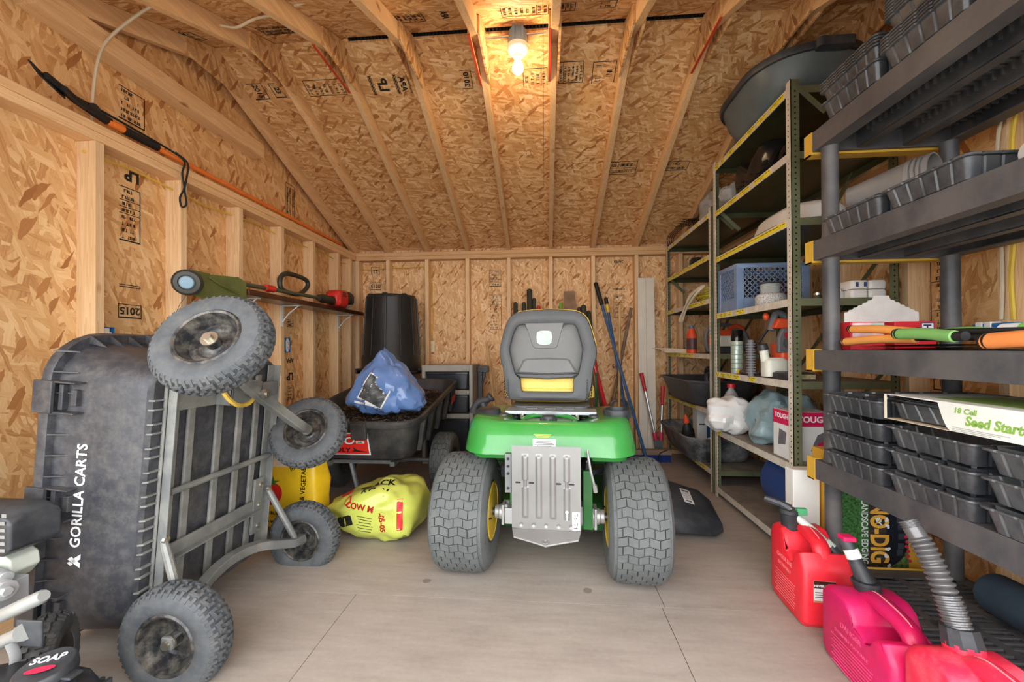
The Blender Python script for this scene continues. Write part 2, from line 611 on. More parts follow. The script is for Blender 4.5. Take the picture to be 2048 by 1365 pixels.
for (x0, x1, y0, y1) in ((XLO, -.767, YFO, 1.61), (-.767, .44, YFO, 1.61), (.44, XRO, YFO, 1.61), (XLO, .452, 1.61, 2.83), (.452, XRO, 1.61, 2.83), (XLO, -.767, 2.83, YBO), (-.767, XRO, 2.83, YBO)):
    obj('plywood_sheet', MB().box((x0+g, y0+g, -.018), (x1-g, y1-g, 0)), fm, floor, smooth=0)
obj('subfloor', MB().box((XLO, YFO, -.05), (XRO, YBO, -.0185)), pine_x, floor, smooth=0)

# ---- walls
wl = tag(thing('wall_left', None, None), kind='structure')
wb = tag(thing('wall_back', None, None), kind='structure')
wr = tag(thing('wall_right', None, None), kind='structure')
def gable_panel(parent, y0, y1, z0, x0, x1):
    ys = [y0] + ([YR] if y0 < YR < y1 else []) + [y1]
    poly = [(x0, y0, z0), (x0, y1, z0)] + [(x0, y, roof_z(y)+.01) for y in reversed(ys)]
    obj('osb_panel', MB().prism(poly, (x1-x0, 0, 0)), osb_yz, parent, smooth=0)
for par, xa, xb in ((wl, XLO-.011, XLO), (wr, XRO, XRO+.011)):
    for y0, y1 in ((YFO, 1.62), (1.622, 2.842), (2.844, YBO)):
        obj('osb_panel', MB().box((xa, y0, 0), (xb, y1, 1.93)), osb_yz, par, smooth=0)
    for y0, y1 in ((YFO, 1.638), (1.64, 2.858), (2.86, YBO)):
        gable_panel(par, y0, y1, 1.932, xa, xb)
for x0, x1 in ((XLO, -1.128), (-1.126, .09), (.092, 1.31), (1.312, XRO)):
    obj('osb_panel', MB().box((x0, YBO, 0), (x1, YBO+.011, ZP+.115)), osb_xz, wb, smooth=0)
def plank(parent, name, a, b, m, bev=.0025):
    return obj(name, MB().box(a, b), m, parent, bevel=bev, seg=1)
SY = [1.575+.4064*i for i in range(-2, 6)] + [YB-.115, YB+.003]
for y in SY:
    plank(wl, 'stud', (XLO, y, .038), (XL, y+.038, ZP), pine_z)
    plank(wr, 'stud', (XR, y+.03, .038), (XRO, y+.068, ZP), pine_z)
for par, xa, xb in ((wl, XLO, XL), (wr, XR, XRO)):
    plank(par, 'bottom_plate', (xa, YFO, 0), (xb, YBO, .038), pine_y)
    plank(par, 'top_plate', (xa, YFO, ZP), (xb, YB, ZP+.0378), pine_y)
    plank(par, 'top_plate', (xa, YFO, ZP+.0382), (xb, YB, ZP+.076), pine_y)
BX = [-1.575, -1.179, -.773, -.366, .040, .447, .853, 1.26]
for x in BX:
    plank(wb, 'stud', (x, YB, .038), (x+.038, YBO, ZP), pine_z)
plank(wb, 'stud', (XL, YB, .038), (XL+.036, YBO, ZP), pine_z)
plank(wb, 'bottom_plate', (XL, YB, 0), (XR, YBO, .038), pine_x)
plank(wb, 'top_plate', (XL, YB, ZP), (XR, YBO, ZP+.0378), pine_x)
plank(wb, 'top_plate', (XLO, YB, ZP+.0382), (XRO, YBO, ZP+.076), pine_x)
# horizontal nailer high in the left gable, meeting the end rafter
plank(wl, 'gable_nailer', (XLO, 1.37, 2.292), (XL, 2.62, 2.381), pine_y)
plank(wr, 'gable_nailer', (XR, 1.37, 2.292), (XRO, 2.62, 2.381), pine_y)

# ---- roof
ceiling = tag(thing('ceiling', None, None), kind='structure')
def roof_panel(x0, x1, ya, yb):
    za, zb = roof_z(ya), roof_z(yb)
    poly = [(x0, ya, za), (x0, yb, zb), (x0, yb, zb+.012), (x0, ya, za+.012)]
    obj('roof_panel', MB().prism(poly, (x1-x0, 0, 0)), osb_xy, ceiling, smooth=0)
VX0, VX1 = -1.10, .885
for s in (1, -1):
    e0, e1, e2 = YR+s*.002, YR+s*1.137, YR+s*2.05
    v0 = YR+s*.021
    roof_panel(XLO, VX0, e0, e1); roof_panel(VX0+.001, -.001, v0, e1); roof_panel(.001, VX1-.001, v0, e1); roof_panel(VX1, XRO, e0, e1)
    roof_panel(XLO, -.78, e1+s*.002, e2); roof_panel(-.778, .44, e1+s*.002, e2); roof_panel(.442, XRO, e1+s*.002, e2)
vent = mat('ridge_vent_black', (16, 15, 14), 0.9)
mb = MB().box((VX0, YR-.08, ZR+.02), (VX1, YR+.08, ZR+.03))
for i in range(100):
    x = VX0 + .02 + i*(VX1-VX0-.04)/99
    mb.box((x-.004, YR-.03, ZR+.004), (x+.004, YR+.03, ZR+.02))
obj('ridge_vent', mb, vent, ceiling, smooth=0)
shingle = mat('roof_felt', (60, 58, 56), 0.9)
for s in (1, -1):
    ya, yb = YR, YR+s*2.1
    obj('roof_felt', MB().prism([(XLO-.1, ya, roof_z(ya)+.033), (XLO-.1, yb, roof_z(yb)+.013), (XLO-.1, yb, roof_z(yb)+.02), (XLO-.1, ya, roof_z(ya)+.045)], (XRO-XLO+.2, 0, 0)), shingle, ceiling, smooth=0)
GX = [-1.931] + BX + [1.667]
DV = .097
def gusset(x0, x1, m):
    y0, y1 = YR-.202, YR+.202
    zb = roof_z(y0)-DV+.004
    poly = [(x0, y0, zb), (x0, y1, zb), (x0, y1, roof_z(y1)-.003), (x0, YR, ZR-.004), (x0, y0, roof_z(y0)-.003)]
    obj('gusset', MB().prism(poly, (x1-x0, 0, 0)), m, ceiling, smooth=0)
for i, x in enumerate(GX):
    for s in (1, -1):
        ya, yb = YR, YR+s*2.03
        poly = [(x, ya+s*.001, ZR-DV-.001), (x, yb, roof_z(yb)-DV), (x, yb, roof_z(yb)-.0005), (x, ya+s*.001, ZR-.001)]
        if abs(yb-YB) < .5 or s == -1:     # birdsmouth notch over the plate
            yo, yi = YR+s*(YBO-YR), YR+s*(YB-YR)
            poly = [(x, ya+s*.001, ZR-DV-.001), (x, yi, ZP+.0765 if roof_z(yi)-DV < ZP+.0765 else roof_z(yi)-DV), (x, yo, ZP+.0765), (x, yo, roof_z(yo)-.0005), (x, ya+s*.001, ZR-.001)]
        obj('rafter', MB().prism(poly, (.038, 0, 0)), pine_y, ceiling, bevel=.002, seg=1)
    gm = osb_yz
    if i > 0: gusset(x-.012, x-.0003, gm)
    if i < len(GX)-1: gusset(x+.0383, x+.05, gm)
    if i in (2, 4, 5, 7):                   # some gussets still carry red edge paint
        xx = x-.0125
        zb = roof_z(YR-.2)-DV+.001
        obj('painted_edge', MB().box((xx, YR-.2, zb-.001), (xx+.0125, YR+.2, zb+.0027)), redpaint, ceiling, smooth=0)

siding = mat('light_leak_cover', (190, 180, 165), 0.8)  # unseen outer skin, added to stop light leaking through the panel gaps
for a_, b_, p_ in (((XLO-.03, YFO, -.1), (XLO-.0115, YBO+.03, 1.96), wl), ((XRO+.0115, YFO, -.1), (XRO+.03, YBO+.03, 1.96), wr), ((XLO-.03, YBO+.0115, -.1), (XRO+.03, YBO+.03, 2.1), wb)):
    obj('siding', MB().box(a_, b_), siding, p_, smooth=0)

# ---- unseen pale ground added outside the open front to bounce daylight in
gm_ = mat('bounce_ground', (176, 172, 164), 0.9, var=0.2, vscale=3)
gr = obj('ground', MB().box((-9, -12, -.2), (9, YFO, -.12)), gm_, kind='structure', smooth=0)

# ---- mill stamps printed on the boards
def stamp_lines(parent, o, x, y, w_, h_, rows, name='mill_stamp', fill=.72, world=True):
    """a framed block of small print, drawn as thin strips of ink words"""
    rng = random.Random(int(abs(o[0]*977+o[1]*613+o[2]*331)*10))
    mb = MB(); M = basis(o, x, y)
    t = .0008
    def q(a, b, c, d):
        mb.box((a, c, 0), (b, d, t), M)
    lw = .0035
    q(-w_/2, w_/2, h_/2, h_/2+lw); q(-w_/2, w_/2, -h_/2-lw, -h_/2)
    if rng.random() < .6: q(-w_/2, -w_/2+lw, -h_/2, h_/2)
    q(w_/2-lw, w_/2, -h_/2, h_/2)
    for r_ in range(rows):
        yy = h_/2 - h_*(r_+.5)/rows
        lh = h_/rows*.48
        xx = -w_/2 + .012
        while xx < w_/2-.03:
            wl_ = rng.uniform(.006, .014)
            if rng.random() < fill:
                k = rng.randint(0, 2)
                if k == 0: q(xx, xx+.003, yy-lh/2, yy+lh/2); q(xx, xx+wl_*.8, yy+lh/2-.003, yy+lh/2)
                elif k == 1: q(xx, xx+.003, yy-lh/2, yy+lh/2); q(xx+wl_*.6, xx+wl_*.6+.003, yy-lh/2, yy+lh/2)
                else: q(xx, xx+wl_*.8, yy-lh/2, yy-lh/2+.003); q(xx+wl_*.3, xx+wl_*.3+.003, yy-lh/2, yy+lh/2)
            xx += wl_
        if rng.random() < .35: q(-w_/2, w_/2, yy-h_/rows*.5, yy-h_/rows*.5+.003)
    obj(name, mb, ink, parent, smooth=0, world=world)
# ================================================================ wheels shared by the carts, tractor and washer
poly_blk = mat('moulded_poly_black', (54, 55, 60), 0.42, var=0.12, vscale=5, dirt=(140, 134, 124), dirt_amt=0.22, dscale=30, bmp=0.15, bscale=260)
steel_gry = mat('painted_steel_grey', (118, 120, 118), 0.38, metal=0.25, var=0.08, dirt=(160, 154, 140), dirt_amt=0.5, dscale=9)
rubber = mat('tyre_rubber', (74, 77, 80), 0.7, var=0.12, vscale=7, dirt=(124, 120, 112), dirt_amt=0.35, dscale=22, bmp=0.2, bscale=150)
rubber_d = mat('tyre_rubber_dark', (62, 63, 64), 0.75, var=0.14, dirt=(128, 122, 112), dirt_amt=0.4, dscale=9, bmp=0.2)
rim_blk = mat('gloss_rim_black', (44, 45, 48), 0.28, metal=0.3, dirt=(160, 150, 134), dirt_amt=0.5, dscale=26)
zinc = mat('zinc_hardware', (190, 184, 168), 0.32, metal=0.9, var=0.1)
chrome = mat('bright_steel', (205, 207, 208), 0.22, metal=0.95, var=0.05)
white_ink = mat('white_print', (232, 232, 230), 0.5, var=0.03)
black_plain = mat('plain_black', (30, 30, 32), 0.5, var=0.1)

def tyre_profile(Rr, w, r0, flat=False):
    """(radius, axial) loop of a balloon tyre cross-section"""
    h = Rr-r0
    pts = [(r0, -w*.36), (r0+h*.12, -w*.44), (r0+h*.45, -w*.5), (r0+h*.78, -w*.46), (r0+h*.93, -w*.36), (Rr-.004, -w*.2), (Rr, 0)]
    if flat:
        pts = [(r0, -w*.40), (r0+h*.12, -w*.46), (r0+h*.45, -w*.5), (r0+h*.74, -w*.485), (r0+h*.92, -w*.43), (Rr-.005, -w*.34), (Rr-.001, -w*.18), (Rr, 0)]
    pts += [(r, -a) for r, a in reversed(pts[:-1])]
    return pts

def on_tyre(Rr, w, r0, ang, a, dr, pw=2.6):
    """point on the tread: angle, axial position, extra radius"""
    k = abs(a)/(w*.5)
    rr = Rr - (Rr-r0)*.34*k**pw + dr
    return Vector((rr*math.cos(ang), rr*math.sin(ang), a))

def lug_tyre(Rr, w, r0, n=24, hgt=.008):
    mb = MB().lathe(tyre_profile(Rr, w, r0), n=44, closed=True)
    def slab(poly, h0=-.004, h1=hgt):
        b = [on_tyre(Rr, w, r0, A, a, h0) for A, a in poly]
        t = [on_tyre(Rr, w, r0, A, a, h1) for A, a in poly]
        m = len(poly)
        mb.add(b+t, [tuple(range(m, 2*m))] + [(i, (i+1) % m, m+(i+1) % m, m+i) for i in range(m)])
    st = 2*PI/n
    for i in range(n):
        A = i*st
        for s in (1, -1):
            o = A + (st*.5 if s < 0 else 0)
            q = lambda x, y: (o + x*st*s, s*y*w)
            # hook-shaped centre lug, built of three bars
            slab([q(.04, .03), q(.04, .21), q(.26, .21), q(.26, .03)][::s])
            slab([q(.26, .14), q(.26, .21), q(.62, .25), q(.62, .18)][::s])
            slab([q(.62, .07), q(.62, .25), q(.84, .25), q(.84, .07)][::s])
            # shoulder bars
            slab([q(.08, .27), q(.02, .44), q(.24, .44), q(.3, .27)][::s])
            slab([q(.56, .30), q(.5, .46), q(.7, .46), q(.76, .30)][::s])
    return mb

def turf_tyre(Rr, w, r0, n=34, cols=4, hgt=.006):
    mb = MB().lathe(tyre_profile(Rr, w, r0, True), n=56, closed=True)
    st = 2*PI/n; cw = w*.78/cols
    amp = st*.3
    def wave(a):
        t = (a/(w*.78)+.5)*cols*1.0
        f = t % 2
        return amp*(abs(f-1)-.5)
    for i in range(n):
        off = cw*.5 if i % 2 else 0
        cuts = [-w*.39]
        a = -w*.39 + (off if off else cw)
        while a < w*.39-.004:
            cuts.append(a); a += cw
        cuts.append(w*.39)
        for a0, a1 in zip(cuts[:-1], cuts[1:]):
            g_ = .0022
            aa = [a0+g_, (a0+a1)/2, a1-g_]
            lo = [(i*st+wave(a)+.05*st, a) for a in aa]
            hi = [((i+1)*st+wave(a)-.05*st, a) for a in aa]
            poly = lo + hi[::-1]
            b = [on_tyre(Rr, w, r0, A, a, -.003, 7) for A, a in poly]
            t = [on_tyre(Rr, w, r0, A, a, hgt, 7) for A, a in poly]
            m = len(poly)
            mb.add(b+t, [tuple(range(m, 2*m))] + [(k, (k+1) % m, m+(k+1) % m, m+k) for k in range(m)])
        for s in (1, -1):      # shoulder ribs
            A = i*st
            p = [(A+.1*st, s*w*.41), (A+.25*st, s*w*.49), (A+.5*st, s*w*.49), (A+.35*st, s*w*.41)]
            b = [on_tyre(Rr, w, r0, x, a, -.004, 7) for x, a in p]; t = [on_tyre(Rr, w, r0, x, a, .003, 7) for x, a in p]
            mb.add(b+t, [(4, 5, 6, 7)] + [(k, (k+1) % 4, 4+(k+1) % 4, 4+k) for k in range(4)])
    return mb

def rim_mesh(r0, w, dish=.35):
    """steel wheel disc: lipped barrel, dished centre and hub boss, axis +z outward"""
    return MB().lathe([(0, w*.02), (r0*.16, w*.02), (r0*.16, w*.24), (r0*.22, w*.24), (r0*.24, w*.0), (r0*.34, -w*.04), (r0*.52, -w*.04), (r0*.6, w*.02), (r0*.78, w*.02), (r0*.86, w*.22), (r0*.93, w*.34), (r0*.95, w*.44), (r0*1.02, w*.47), (r0*1.08, w*.43), (r0*1.05, w*.36), (r0*.95, -w*.1), (r0*1.0, -w*.40), (r0*1.05, -w*.42)], n=40)

def wheel(parent, c, axis, Rr, w, r0, tmesh, rmesh, tm, rm, nut=True, spin=0.0, up=(0, 0, 1)):
    """tyre as a part; rim and axle nut as its sub-parts. axis points to the outer face"""
    z = Vector(axis).normalized(); u = Vector(up)
    x = u.cross(z).normalized(); y = z.cross(x)
    M = Matrix(((x.x, y.x, z.x, c[0]), (x.y, y.y, z.y, c[1]), (x.z, y.z, z.z, c[2]), (0, 0, 0, 1))) @ Matrix.Rotation(spin, 4, 'Z')
    o = bpy.data.objects.new('tire', tmesh); COL.objects.link(o)
    o.parent = parent; o.matrix_local = M
    r = bpy.data.objects.new('wheel_rim', rmesh); COL.objects.link(r); r.parent = o
    if nut:
        mb = MB().lathe([(.0, w*.1), (.020, w*.1), (.016, w*.26), (.024, w*.26), (.024, w*.30), (.012, w*.30), (.012, w*.44), (.0, w*.44)], n=14)
        obj('axle_nut', mb, zinc, o)
    return o

# ================================================================ poly dump cart stood on its end against the left wall
CR, CW, CR0 = .158, .1, .088
lug_me = mesh_from('lug_tire', lug_tyre(CR, CW, CR0), rubber, 30)
rimA_me = mesh_from('cart_rim', rim_mesh(CR0, CW), rim_blk, 40)
cA = thing('garden_dump_cart', 'black poly garden dump cart tipped up on its end against the left wall', 'cart', (-1.305, 1.49, 0), (0, R(5), 0))
def tub_rings(pairs, zc):
    out = []
    for x, wy, lz, r in pairs:
        out.append([(x, p, zc+q) for p, q in rrect(wy, lz, r, 6)])
    return out
zc = .515
prof = [(-.002, .48, .78, .05), (0, .585, .86, .07), (-.010, .612, .88, .09), (-.04, .625, .89, .10), (-.13, .637, .91, .11), (-.285, .66, .965, .13), (-.287, .70, 1.02, .15), (-.308, .71, 1.03, .155), (-.32, .70, 1.02, .15), (-.32, .66, .975, .14), (-.30, .63, .94, .12), (-.14, .60, .87, .10), (-.03, .57, .84, .08), (-.015, .48, .76, .05)]
tubA = obj('tub', MB().loft(tub_rings(prof, zc)), poly_blk, cA, smooth=38)
# long raised ridges moulded into the underside
ridge_m = mat('scuffed_poly_ridge', (112, 112, 108), 0.5, var=0.15, dirt=(160, 156, 146), dirt_amt=0.5, dscale=14)
for y in (-.245, -.155, -.03, .075, .17, .245):
    obj('underside_ridge', MB().box((-.001, y-.016, .14), (.012, y+.016, .89)), ridge_m, tubA, bevel=.006)
# ribs across the two margins of the underside
for k in range(19):
    z = .15+k*.038 + (.008 if k % 2 else 0)
    for s in (-1, 1):
        mb = MB().prism([(-.006, s*.303, z), (.008, s*.296, z), (.008, s*.261, z), (-.012, s*.261, z)], (0, 0, .005))
        obj('margin_rib', mb, ridge_m, tubA, smooth=0)
# stiffening webs and clips under the rim
for k in range(15):
    z = .06+k*.065
    for s in (-1, 1):
        obj('rim_web', MB().prism([(-.287, s*.326, z), (-.287, s*.349, z), (-.23, s*.322, z)], (0, 0, .004)), poly_blk, tubA, smooth=0)
for k in range(9):
    y = -.25+k*.0625
    obj('rim_web', MB().prism([(-.287, y, zc+.48), (-.287, y, zc+.508), (-.22, y, zc+.47)], (0, .004, 0)), poly_blk, tubA, smooth=0)
for z in (.17, .50, .83):
    mb = MB().box((-.332, -.362, z-.05), (-.268, -.35, z+.05)).box((-.29, -.355, z-.05), (-.20, -.318, z-.044)).box((-.29, -.355, z+.044), (-.20, -.318, z+.05)).box((-.265, -.345, z-.04), (-.25, -.32, z+.04)).box((-.23, -.34, z-.025), (-.21, -.318, z+.025))
    obj('rim_clip', mb, poly_blk, tubA, bevel=.003)
mb = MB().box((-.30, -.06, zc+.475), (-.2, -.05, zc+.515)).box((-.30, .05, zc+.475), (-.2, .06, zc+.515)).box((-.30, -.05, zc+.49), (-.24, .05, zc+.5))
obj('rim_clip', mb, poly_blk, tubA, bevel=.002)
# brand lettering running up the near side
Mx = Vector((0, 0, 1)); side = Vector((0.302-.13, 0, 0)); nrm = Vector((-.17, -.0325, 0))
def side_pt(x, z): # point on the near wall
    t = (x+.13)/(-.155)
    return Vector((x, -(.3185+.0115*t)-.0012, z))
ly = Vector((-.155, -.0115, 0)).normalized()
letter('GORILLA CARTS', .044, white_ink, tubA, side_pt(-.192, .525), (0, 0, 1), ly, bold=.018, sx=.98, space=1.03)
mk = MB()
def tri(pts):
    base = side_pt(-.192, .322); X = Vector((0, 0, 1)); Y = ly
    mk.prism([base + X*p[0] + Y*p[1] for p in pts], Vector((-.19, 1, 0)).normalized()*-.0006)
for pts in ([(-.03, -.028), (-.008, -.028), (.010, .0), (0, .014)], [(.030, -.028), (.010, -.028), (-.016, .012), (-.004, .028)], [(.006, .018), (.016, .002), (.024, .014), (.012, .03)]):
    tri([(-p[0]*.72, p[1]*.72) for p in pts])
obj('lettering', mk, white_ink, tubA, smooth=0)
# steel frame
for y in (-.235, .235):
    mb = MB().box((.012, y-.022, .14), (.018, y+.022, .93)).box((.012, y-.022 if y < 0 else y+.016, .14), (.045, y-.016 if y < 0 else y+.022, .93))
    obj('frame_rail', mb, steel_gry, cA, bevel=.002)
obj('frame_crossbar', MB().box((.012, -.25, .80), (.04, .25, .86)), steel_gry, cA, bevel=.003)
obj('dump_rod', MB().tube([(.03, -.24, .53), (.03, .24, .53)], .011, 10), steel_gry, cA)
obj('frame_brace', MB().box((.02, -.24, .30), (.028, .2, .35)).box((.02, -.24, .30), (.05, .2, .306)), steel_gry, cA, bevel=.002)
mb = MB().box((.018, .17, .20), (.03, .225, .44))
pl = obj('hinge_plate', mb, steel_gry, cA, bevel=.003)
for z in (.23, .32, .41):
    obj('bolt', MB().lathe([(.011, 0), (.010, .006), (.0, .009)], (.03, .205, z), (1, 0, 0), 12), zinc, pl)
# rear axle close to the floor
ax = smooth_path([(.17, -.36, .135), (.165, -.29, .135), (.13, -.22, .15), (.085, -.13, .175), (.07, 0, .19), (.085, .13, .18), (.13, .22, .155), (.16, .27, .14), (.165, .33, .135)], 4)
obj('rear_axle', MB().tube(ax, .026, 4), steel_gry, cA, bevel=.004)
for s in (-1, 1):
    b0 = Vector((.03, s*.25, .38)); b1 = Vector((.16, s*.285, .15))
    mb = MB().tube([b0, b0.lerp(b1, .12), b0.lerp(b1, .88), b1], [.010, .014, .014, .010], 10)
    br = obj('axle_brace', mb, steel_gry, cA)
    obj('bolt', MB().lathe([(.013, 0), (.012, .008), (0, .011)], b0+Vector((.006, 0, 0)), (1, 0, 0), 12), zinc, br)
wheel(cA, (.172, -.325, .135), (0, -1, 0), CR, CW, CR0, lug_me, rimA_me, rubber, rim_blk)
wheel(cA, (.165, .355, .128), (-.0, -1, 0), CR, CW, CR0, lug_me, rimA_me, rubber, rim_blk, spin=.2)
# steering axle turned on its pivot
piv = Vector((.17, -.02, .845))
w1, w2 = Vector((.23, -.34, 1.035)), Vector((.175, .30, .635))
d = (w2-w1).normalized()
pts = smooth_path([w1+d*.05, w1+d*.11, w1.lerp(piv, .6)+Vector((-.03, 0, 0)), piv+Vector((-.03, 0, 0)), piv.lerp(w2, .4)+Vector((-.02, 0, 0)), w2-d*.14+Vector((.0, 0, -.012)), w2-d*.03], 4)
fa = obj('front_axle', MB().tube(pts, .026, 4), steel_gry, cA, bevel=.004)
obj('pivot_bolt', MB().cyl(piv+Vector((-.15, 0, 0)), piv+Vector((.02, 0, 0)), .012, n=12).cyl(piv, piv+Vector((.014, 0, 0)), .02, n=6), zinc, fa)
yel_pt = mat('yellow_bracket_paint', (206, 170, 70), 0.5, var=0.15)
yb = smooth_path([(.06, -.10, .87), (.09, -.10, .83), (.1, -.06, .80), (.1, 0, .80), (.1, .03, .83)], 3)
obj('safety_loop', MB().tube(yb, .009, 6), yel_pt, fa)
obj('pivot_bracket', MB().box((.03, -.09, .80), (.10, -.08, .88)).box((.03, .06, .80), (.10, .07, .88)).box((.09, -.09, .80), (.1, .07, .88)), steel_gry, cA, bevel=.003)
wheel(cA, w1, -d, CR, CW, CR0, lug_me, rimA_me, rubber, rim_blk, spin=.3, up=(1, 0, 0))
wheel(cA, w2, -d, CR, CW, CR0, lug_me, rimA_me, rubber, rim_blk, spin=.1, up=(1, 0, 0))
# ================================================================ green garden tractor seen from behind
green = mat('tractor_green', (52, 142, 58), 0.28, var=0.05, coat=0.5, dirt=(150, 180, 150), dirt_amt=0.12, dscale=4)
green_d = mat('chassis_green', (34, 104, 44), 0.45, var=0.1, dirt=(110, 110, 96), dirt_amt=0.3)
jd_yel = mat('wheel_yellow', (236, 196, 60), 0.35, var=0.06, coat=0.3, dirt=(150, 130, 80), dirt_amt=0.25)
vinyl_y = mat('seat_vinyl_yellow', (240, 206, 98), 0.5, var=0.04, bmp=0.1)
seat_g = mat('seat_shell_grey', (112, 112, 110), 0.55, var=0.05, bmp=0.12, bscale=400)
seat_d = mat('seat_shell_dark_grey', (84, 85, 86), 0.55, var=0.06, bmp=0.12, bscale=400)
plate_m = mat('bare_grey_plate', (142, 141, 138), 0.36, metal=0.4, var=0.1, vscale=3)
alu = mat('cast_aluminium', (196, 198, 198), 0.42, metal=0.55, var=0.08, bmp=0.2)
blk_sat = mat('satin_black_plastic', (46, 48, 52), 0.4, var=0.12, dirt=(120, 122, 122), dirt_amt=0.3)
label_w = mat('label_paper_white', (226, 226, 222), 0.5, var=0.03)
label_ink = mat('label_ink_grey', (92, 92, 92), 0.6)
T = thing('lawn_tractor', 'green riding lawn tractor with grey-backed yellow seat in the middle of the floor', 'tractor', (.014, 1.86, 0), (0, 0, R(-3.5)))

# ---- wheels
TR_, TW, TR0 = .252, .25, .122
turf_m = mat('turf_tyre_rubber', (88, 91, 90), 0.7, var=0.08, dirt=(120, 122, 114), dirt_amt=0.25, dscale=14, bmp=0.15)
turf_me = mesh_from('turf_tire', turf_tyre(TR_, TW, TR0, 46, 5), turf_m, 30)
trim_me = mesh_from('tractor_rim', MB().lathe([(TR0*1.06, -.115), (TR0*.97, -.118), (TR0*.94, -.10), (TR0*.86, -.09), (TR0*.8, .0), (TR0*.4, .015), (TR0*.36, -.02), (TR0*.15, -.02), (TR0*.15, .03), (TR0*.8, .04), (TR0*.92, .10), (TR0*1.06, .115)], n=40), jd_yel, 40)
for s in (-1, 1):
    wh = wheel(T, (s*.372, 0, .25), (s, 0, 0), TR_, TW, TR0, turf_me, trim_me, turf_m, jd_yel, nut=False, spin=.05*s)
    obj('valve_stem', MB().cyl((.10, 0, -.105), (.085, 0, -.125), .004, n=8), black_plain, wh)
fw_me = mesh_from('turf_tire_small', turf_tyre(.19, .15, .095, 28, 3), turf_m, 30)
fr_me = mesh_from('tractor_rim_small', MB().lathe([(.10, -.06), (.092, -.06), (.08, 0), (.03, .01), (.03, .03), (.08, .03), (.1, .06)], n=28), jd_yel, 40)
for s in (-1, 1):
    wheel(T, (s*.36, 1.22, .19), (s, 0, 0), .19, .15, .095, fw_me, fr_me, turf_m, jd_yel, nut=False)
# ---- transaxle
for s in (-1, 1):
    mb = MB().cyl((s*.135, 0, .245), (s*.17, 0, .245), .042, n=14).cyl((s*.17, 0, .245), (s*.225, 0, .245), .034, n=14).cyl((s*.225, 0, .245), (s*.245, 0, .245), .03, n=14)
    mb.box((s*.175-.02, -.05, .21), (s*.175+.02, .03, .28)).box((s*.14-.012, -.045, .225), (s*.14+.012, .03, .30)).box((s*.205-.006, -.042, .20), (s*.205+.006, .03, .29))
    for a in (-.03, .02):
        mb.cyl((s*.19, a, .275), (s*.19, a, .292), .01, n=8)
    obj('axle_housing', mb, alu, T, bevel=.003)
    obj('axle_shaft', MB().cyl((s*.24, 0, .245), (s*.37, 0, .245), .017, n=14), mat('dark_steel', (84, 86, 90), 0.35, metal=0.7), T)
obj('transaxle_case', MB().box((-.13, -.12, .17), (.13, .16, .33)), alu, T, bevel=.02)

# ---- rear plate with pressed grooves
YP = -.215
mb = MB()
pw, z0, z1 = .138, .268, .60
def zrow(x): return 0
groove = [-.083, -.028, .028, .083]
def plate_fn(u, v):
    x = (u-.5)*2*pw; z = z0+(z1-z0)*v
    d = 0
    for gx in groove:
        k = abs(x-gx)
        if .31 < z < .565:
            e = min(1, (z-.308)/.012, (.567-z)/.012)
            pinch = 1.0
            if abs(gx) > .05 and abs(z-.45) < .014: pinch = .45
            d = max(d, e*max(0, 1-(k/(.0135*pinch))**2))
    for bx in (-.10, -.05, 0, .05, .10):
        r2 = ((x-bx)/.008)**2+((z-.283)/.008)**2
        if r2 < 1: d = max(d, .8*(1-r2))
    return (x, YP + (-.008*d if z > .3 else .006*d), z)
mb.grid(plate_fn, 110, 120)
rp = obj('rear_plate', mb, plate_m, T, smooth=60)
mb = MB().prism([(-pw, YP, z0), (pw, YP, z0), (pw-.01, YP-.03, z0-.022), (.06, YP-.045, z0-.03), (0, YP-.055, z0-.04), (-.06, YP-.045, z0-.03), (-pw+.01, YP-.03, z0-.022)], (0, 0, -.006))
mb.lathe([(.014, 0), (.012, .004), (.007, .004), (.007, -.02)], (0, YP-.045, z0-.03), (0, -.25, 1), 14)
obj('hitch_plate', mb, plate_m, rp, bevel=.002)
for x0 in (-.112, -.058, .05, .102):
    q_ = rrect(.022, .007, .0035, 3)
    obj('plate_slot', MB().add([(p[0]+x0, YP-.0012, p[1]+.452) for p in q_], [tuple(range(len(q_)))]), black_plain, rp, smooth=0)
for zz, n_ in ((.325, 0), (.288, 1)):
    lb = obj('warning_label', MB().box((.104, YP-.0022, zz-.017), (.134, YP-.0008, zz+.018)), label_w, rp, smooth=0, bevel=.0)
    mk = MB().box((.108, YP-.0028, zz+.004), (.120, YP-.0022, zz+.006)).box((.124, YP-.0028, zz+.002), (.126, YP-.0022, zz+.014)).box((.110, YP-.0028, zz-.010), (.124, YP-.0022, zz-.007)).box((.12, YP-.0028, zz-.009), (.123, YP-.0022, zz-.002))
    obj('label_print', mk, black_plain, lb, smooth=0)
mk = MB().lathe([(.007, 0), (.005, 0), (.005, .0006), (.007, .0006)], (.083, YP-.0100, .345), (0, -1, 0), 14).box((.081, YP-.0096, .31), (.085, YP-.009, .338))
obj('key_symbol', mk, label_w, rp, smooth=0)
